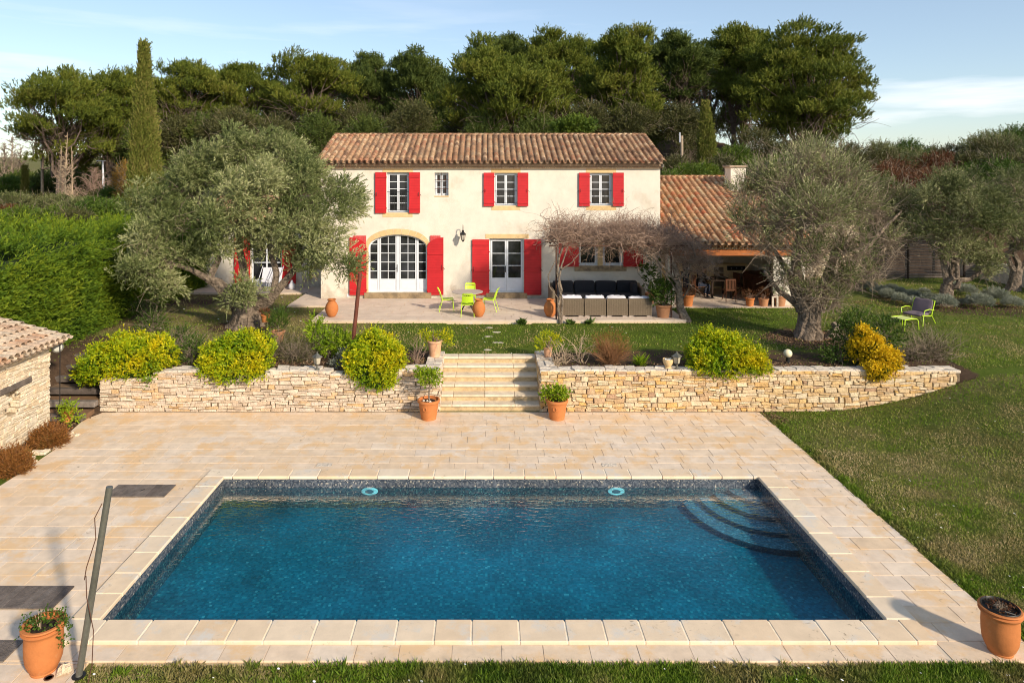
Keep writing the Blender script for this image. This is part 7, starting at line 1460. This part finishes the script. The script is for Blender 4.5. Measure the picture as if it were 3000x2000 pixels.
# ---- pergola with bare vines
T = thing('pergola', 'thin metal pergola frame carrying the bare vines in front of the house', 'pergola', (4.7, 26, TZ)); PZt = 3.72
for (x, y) in ((2.45, 23.95), (6.55, 24.2)): b = MB(); b.tube([(x, y, TZ), (x, y, PZt)], .028, 8); b.build('post', M['rust'], T)
for y in (23.97, 25.3, 26.7): b = MB(); b.tube([(2.2, y, PZt), (7.1, y, PZt)], .022, 6); b.build('beam', M['rust'], T)
for i in range(5): x = 2.45+i*1.1; b = MB(); b.tube([(x, 23.8, PZt+.04), (x, 28.0, PZt+.04)], .015, 5); b.build('wire', M['rust'], T)
def vine(label, lob, N, seed, bx, trunkpts):
    r = R0(seed); T = thing('bare_vine', label, 'vine', bx); b = MB()
    for pts, rad in trunkpts: b.tube(pts, rad, 8, flute=.18)
    b.build('trunk', M['bark'], T, smooth=True)
    O, u, kk = lobes_sample(r, lob, N, rough=.3, shell=.95); D = r.normal(0, 1, (N, 3))*np.array([1.2, .7, .35])+np.array([-.1, -.1, .10]); P = walk_twigs(r, O, D, 1.05*(.4+.9*r.rand(N)), 9, .42); rad = .0115*(.5+.8*r.rand(N, 1)**2); V, F = tubes_np(P, np.linspace(1, .45, 9)[None]*rad, 3)
    n2 = N*2; i = r.randint(0, N, n2); j = r.randint(1, 8, n2); P2 = walk_twigs(r, P[i, j], r.normal(0, 1, (n2, 3))+np.array([0, 0, .5]), .36*(.4+.9*r.rand(n2)), 5, .5); V2, F2 = tubes_np(P2, np.full((n2, 5), .0048), 3)
    np_mesh('twigs', np.concatenate([V, V2]), np.concatenate([F, F2+len(V)]), M['vinetwig'], T, np.concatenate([np.repeat(r.rand(N), 24), np.repeat(r.rand(n2), 12)])); return T
vine('thin twisted bare vine climbing the left pergola post beside the oil jar', [(3.0, 24.6, 4.0, .9, .9, .42), (3.5, 25.4, 4.05, 1.1, 1.3, .45), (2.6, 24.4, 4.35, .7, .5, .45), (4.2, 24.5, 3.9, .9, .8, .42), (3.2, 26.5, 4.0, 1.0, .9, .35), (4.6, 25.2, 4.1, 1.0, 1.0, .4)], 900, 601, (2.55, 23.85, 1.05),
     [([(2.58, 23.75, 1.02), (2.50, 23.8, 1.6), (2.62, 23.85, 2.2), (2.48, 23.9, 2.8), (2.55, 23.95, 3.3), (2.75, 24.1, 3.8)], [.06, .05, .045, .045, .04, .03]), ([(2.6, 23.76, 1.05), (2.66, 23.82, 1.8), (2.50, 23.8, 2.4), (2.62, 23.9, 3.0), (2.9, 24.2, 3.7)], [.04, .035, .03, .03, .02]), ([(2.5, 23.8, 1.9), (2.2, 23.75, 2.3), (2.15, 23.8, 2.7), (2.42, 23.9, 3.2)], [.022, .02, .02, .018]), ([(2.6, 23.85, 2.9), (3.0, 23.9, 3.15), (3.4, 24.1, 3.6)], [.025, .02, .015])])
vine('thick trunked bare vine covering most of the pergola, rooted beside the porch', [(5.2, 24.6, 3.95, 1.0, .9, .50), (6.2, 24.5, 3.9, 1.0, .9, .55), (6.9, 24.4, 3.55, .85, .8, .60), (7.5, 24.3, 3.2, .55, .7, .55), (5.4, 25.6, 4.05, 1.3, 1.2, .45), (6.6, 25.5, 3.9, 1.0, 1.0, .5), (5.8, 26.6, 4.0, 1.2, .9, .35), (7.0, 24.0, 2.95, .5, .4, .4), (5.6, 24.2, 3.8, .9, .6, .45), (4.8, 24.6, 4.1, .8, .8, .4)], 1500, 602, (6.93, 24.1, 1.05),
     [([(7.05, 24.0, 1.0), (6.85, 24.1, 1.5), (6.80, 24.1, 2.0), (6.75, 24.1, 2.6), (6.6, 24.1, 3.1)], [.19, .14, .13, .12, .08]), ([(6.8, 24.1, 2.3), (6.4, 24.0, 2.8), (5.9, 24.0, 3.3), (5.3, 24.2, 3.75)], [.06, .05, .04, .03]), ([(6.78, 24.1, 2.5), (7.1, 24.0, 2.9), (7.4, 24.1, 3.3), (7.3, 24.4, 3.8)], [.06, .05, .04, .03]), ([(6.8, 24.05, 1.9), (6.5, 23.9, 2.4), (6.1, 23.9, 2.9), (5.6, 24.0, 3.5)], [.03, .025, .02, .02]), ([(6.9, 24.05, 1.8), (7.15, 23.95, 2.3), (7.0, 24.0, 2.9)], [.03, .025, .02])])

# ---- turf: blades, daisies and fallen leaves
r = R0(900); N = 350000
yy = 1/np.sqrt(1/34.**2+(1/7.6**2-1/34.**2)*r.rand(N*2)); xx = (r.rand(N*2)*1.80-.80)*yy
lower = (yy < 17.9) & ((xx > 7.12+.03*np.sin(yy*4)) | ((yy < 8.68) & (xx > -5.0))); upper = (yy > 18.4) & (yy < 34) & (xx > -13.3) & (xx < 27)
terr = ((xx > -6.15) & (xx < 7.0) & (yy > 23.74) & (yy < 29)) | ((xx > -7.8) & (xx < -6) & (yy > 26.55)) | ((xx < -6) & (yy > 29.45)) | ((xx > 7.0) & (xx < 12.1) & (yy > 26.5)) | ((xx > HX0) & (xx < 19.5) & (yy > 28))
stairs = (xx > SX0-.45) & (xx < SX1+.45) & (yy < 19.85) & (yy > 17.5)
nz = vnoise(np.stack([xx*.8, yy*.8, xx*0], -1)); dens = np.ones(len(xx)); dens[(yy > 18) & (yy < 20.2+nz*.8) & (xx < 13)] = .12; dens[(yy > 18) & (yy < 20.2) & (xx > -1.6) & (xx < 1.9)] = .8
for cx, cy, rr in ((10.3, 21.8, 1.3), (-8.2, 23.4, 1.0)): dens[np.hypot(xx-cx, yy-cy) < rr*(.6+.6*nz)] = .1
dens *= np.where((xx < -4.5) & (yy > 19), .55+.5*nz, 1); dens[(xx < -11) & (yy > 18)] *= .6
ok = (lower | upper) & ~terr & ~stairs & (r.rand(len(xx)) < dens*(.62+.55*nz)); xx, yy = xx[ok][:N], yy[ok][:N]
zz = gz(xx, yy); n = len(xx); D = r.normal(0, .55, (n, 3)); D[:, 2] = 1; sc_ = .7+.8*r.rand(n); big = 1+.8*((yy < 8.7) & (nz[ok][:N] > .55)); V, F = leaves_np(r, np.stack([xx, yy, zz-.004], -1), D, (.026+.0013*yy)*sc_*big, .0006*yy+.0016)
t = vnoise(np.stack([xx*2.1, yy*2.1, xx*0+4], -1)); t2 = vnoise(np.stack([xx*.35, yy*.35, xx*0+9], -1)); fr = np.clip(.40*r.rand(n)+.55*(t-.3)+.55*(t2-.25)+np.where(r.rand(n) < .06, .35, 0), 0, 1)
nt = 420; ty = np.where(r.rand(nt) < .6, r.uniform(8.2, 8.68, nt), r.uniform(9, 17.5, nt)); tx = np.where(ty < 8.7, r.uniform(-4.9, 6.9, nt), 7.2+np.abs(r.normal(0, .06, nt))); ti = np.repeat(np.arange(nt), 26); tp = np.stack([tx[ti]+r.normal(0, .035, len(ti)), ty[ti]+r.normal(0, .03, len(ti)), 0*tx[ti]], -1); tp[:, 2] = gz(tp[:, 0], tp[:, 1]); tp = tp[(tp[:, 1] < 8.69) | (tp[:, 0] > 7.16)]
tD = r.normal(0, .7, (len(tp), 3)); tD[:, 2] = .8; V2, F2 = leaves_np(r, tp, tD, .10*(.5+.8*r.rand(len(tp))), .009); V = np.concatenate([V, V2]); F = np.concatenate([F, F2+4*n]); fr = np.concatenate([fr, .25+.35*r.rand(len(tp))])
o = np_mesh('grass', V, F, M['grass'], None, fr); tag(o, 'short mixed green and straw coloured lawn grass', 'grass', kind='stuff')
n = 1500; i = r.choice(len(xx), n); m_ = (r.rand(n) < np.where(xx[i] > 11, 1, .35)) & ((yy[i] > 19) | (r.rand(n) < .25)); i = i[m_]; n = len(i); sz = (.010+.0007*yy[i])*(.6+.7*r.rand(n)); P = np.stack([xx[i], yy[i], zz[i]+.05], -1)
a = np.linspace(0, 2*np.pi, 7)[:-1]; V = P[:, None]+np.stack([np.cos(a)[None]*sz[:, None], np.sin(a)[None]*sz[:, None], np.cos(a)[None]*sz[:, None]*-.3+0*a], -1); F = np.arange(6*n).reshape(n, 6); o = np_mesh('daisies', V.reshape(-1, 3), F, M['daisy'], None, r.rand(n)); tag(o, 'tiny white daisies scattered over the lawns', 'daisies', kind='stuff')
def litter(cx, cy, rx, ry, n, lab, zoff=.012):
    r = R0(int(abs(cx)*10)+3); q = np.sqrt(r.rand(n)); an = r.rand(n)*6.28; x = cx+np.cos(an)*q*rx; y = cy+np.sin(an)*q*ry; P = np.stack([x, y, gz(x, y)+zoff+.01*r.rand(n)], -1); D = r.normal(0, 1, (n, 3)); D[:, 2] *= .25; V, F = leaves_np(r, P, D, .06, .02); o = np_mesh('fallen_leaves', V, F, M['litter'], None, r.rand(n)); tag(o, lab, 'fallen leaves', kind='stuff')
litter(10.6, 21.5, 1.9, 1.3, 2600, 'brown fallen leaves and mulch round the trunk of the twiggy olive'); litter(-1.7, 18.8, .8, .5, 500, 'dry leaves in the bed beside the left top pot'); litter(7.5, 18.6, 4.5, .35, 1500, 'dry leaves in the bed behind the right wall'); litter(-6, 18.9, 3.8, .6, 1600, 'dry leaves in the bed behind the left wall'); litter(-11, 17.2, .9, .8, 500, 'dry debris at the foot of the sleeper steps'); litter(18.5, 27.5, 3.6, 1.3, 1300, 'brown mulch in the lavender bed'); litter(7.25, 17.4, .35, .5, 260, 'dead leaves in the corner of lawn, deck and wall')
for i, (px, py) in enumerate(((1525, 937), (1665, 935), (1720, 940), (1530, 940))):
    c = G(px, py, 1.05); r = R0(950+i); T = thing('weed', 'dark green leafy weed growing against the front edge of the terrace', 'plant', (c.x, 23.65, 1.03), group='weeds along the terrace edge'); N = 60; an = r.rand(N)*6.28; D = np.stack([np.cos(an), np.sin(an), .6+.6*r.rand(N)], -1); V, F = leaves_np(r, np.array([c.x, 23.68, 1.05])+r.normal(0, .04, (N, 3)), D, .2*(.5+.6*r.rand(N)), .03); np_mesh('leaves', V, F, M['green'], T, r.rand(N))

# ---- labels that tell look-alikes apart by their order
ORD = ['leftmost', 'second', 'third', 'fourth', 'fifth', 'sixth', 'seventh', 'eighth', 'ninth', 'tenth', 'eleventh', 'twelfth', 'thirteenth', 'fourteenth', 'fifteenth', 'sixteenth', 'seventeenth', 'eighteenth', 'nineteenth', 'twentieth', 'twenty first', 'twenty second', 'twenty third', 'twenty fourth', 'twenty fifth', 'twenty sixth', 'twenty seventh', 'twenty eighth', 'twenty ninth', 'thirtieth', 'thirty first', 'thirty second', 'thirty third', 'thirty fourth', 'thirty fifth', 'thirty sixth', 'thirty seventh', 'thirty eighth', 'thirty ninth', 'fortieth']
for grp, txt in (('low dark scrub behind the big olive', 'low dark scrub bushes behind the big olive'), ('dark scrub under the pines', 'dark scrub bushes behind the house roof'), ('rear row pines', 'dark rear row pines half hidden by those in front'), ('scrub bushes behind the porch', 'brownish scrub bushes behind the porch roof'), ('laurel bushes behind the porch', 'green laurel bushes behind the porch roof'), ('lavender mounds round the far right olive', 'grey green lavender mounds round the far right olive'), ('weeds along the terrace edge', 'dark leafy weeds along the terrace front edge'), ('bottles on the porch shelves', 'small bottles on the porch kitchen shelves')):
    os_ = sorted([o for o in COL.objects if o.parent is None and o.get('group') == grp], key=lambda o: (o.location.x if o.type == 'EMPTY' else o.data.vertices[0].co.x)/max(1, (o.location.y if o.type == 'EMPTY' else o.data.vertices[0].co.y)))
    for i, o in enumerate(os_): o['label'] = (ORD[i] if i == 0 else (ORD[i]+' from the left') if i < len(os_)-1 else 'rightmost')+' of the '+txt
for g_ in {o.get('group') for o in COL.objects if str(o.get('group', '')).startswith(('scrub bushes on the right hillside',)) or str(o.get('group', '')).endswith('shrubs far left')}:
    os_ = sorted([o for o in COL.objects if o.get('group') == g_], key=lambda o: o.location.x/o.location.y); adj = g_.split(', ')[1] if ', ' in g_ else g_.replace(' shrubs far left', '')
    for i, o in enumerate(os_): o['label'] = ((ORD[i]+' from the left') if 0 < i < len(os_)-1 else ('leftmost' if i == 0 else 'rightmost'))+(' of the '+adj+' bushes on the right hillside' if ', ' in g_ else ' of the '+adj+' shrubs beyond the clipped hedge')
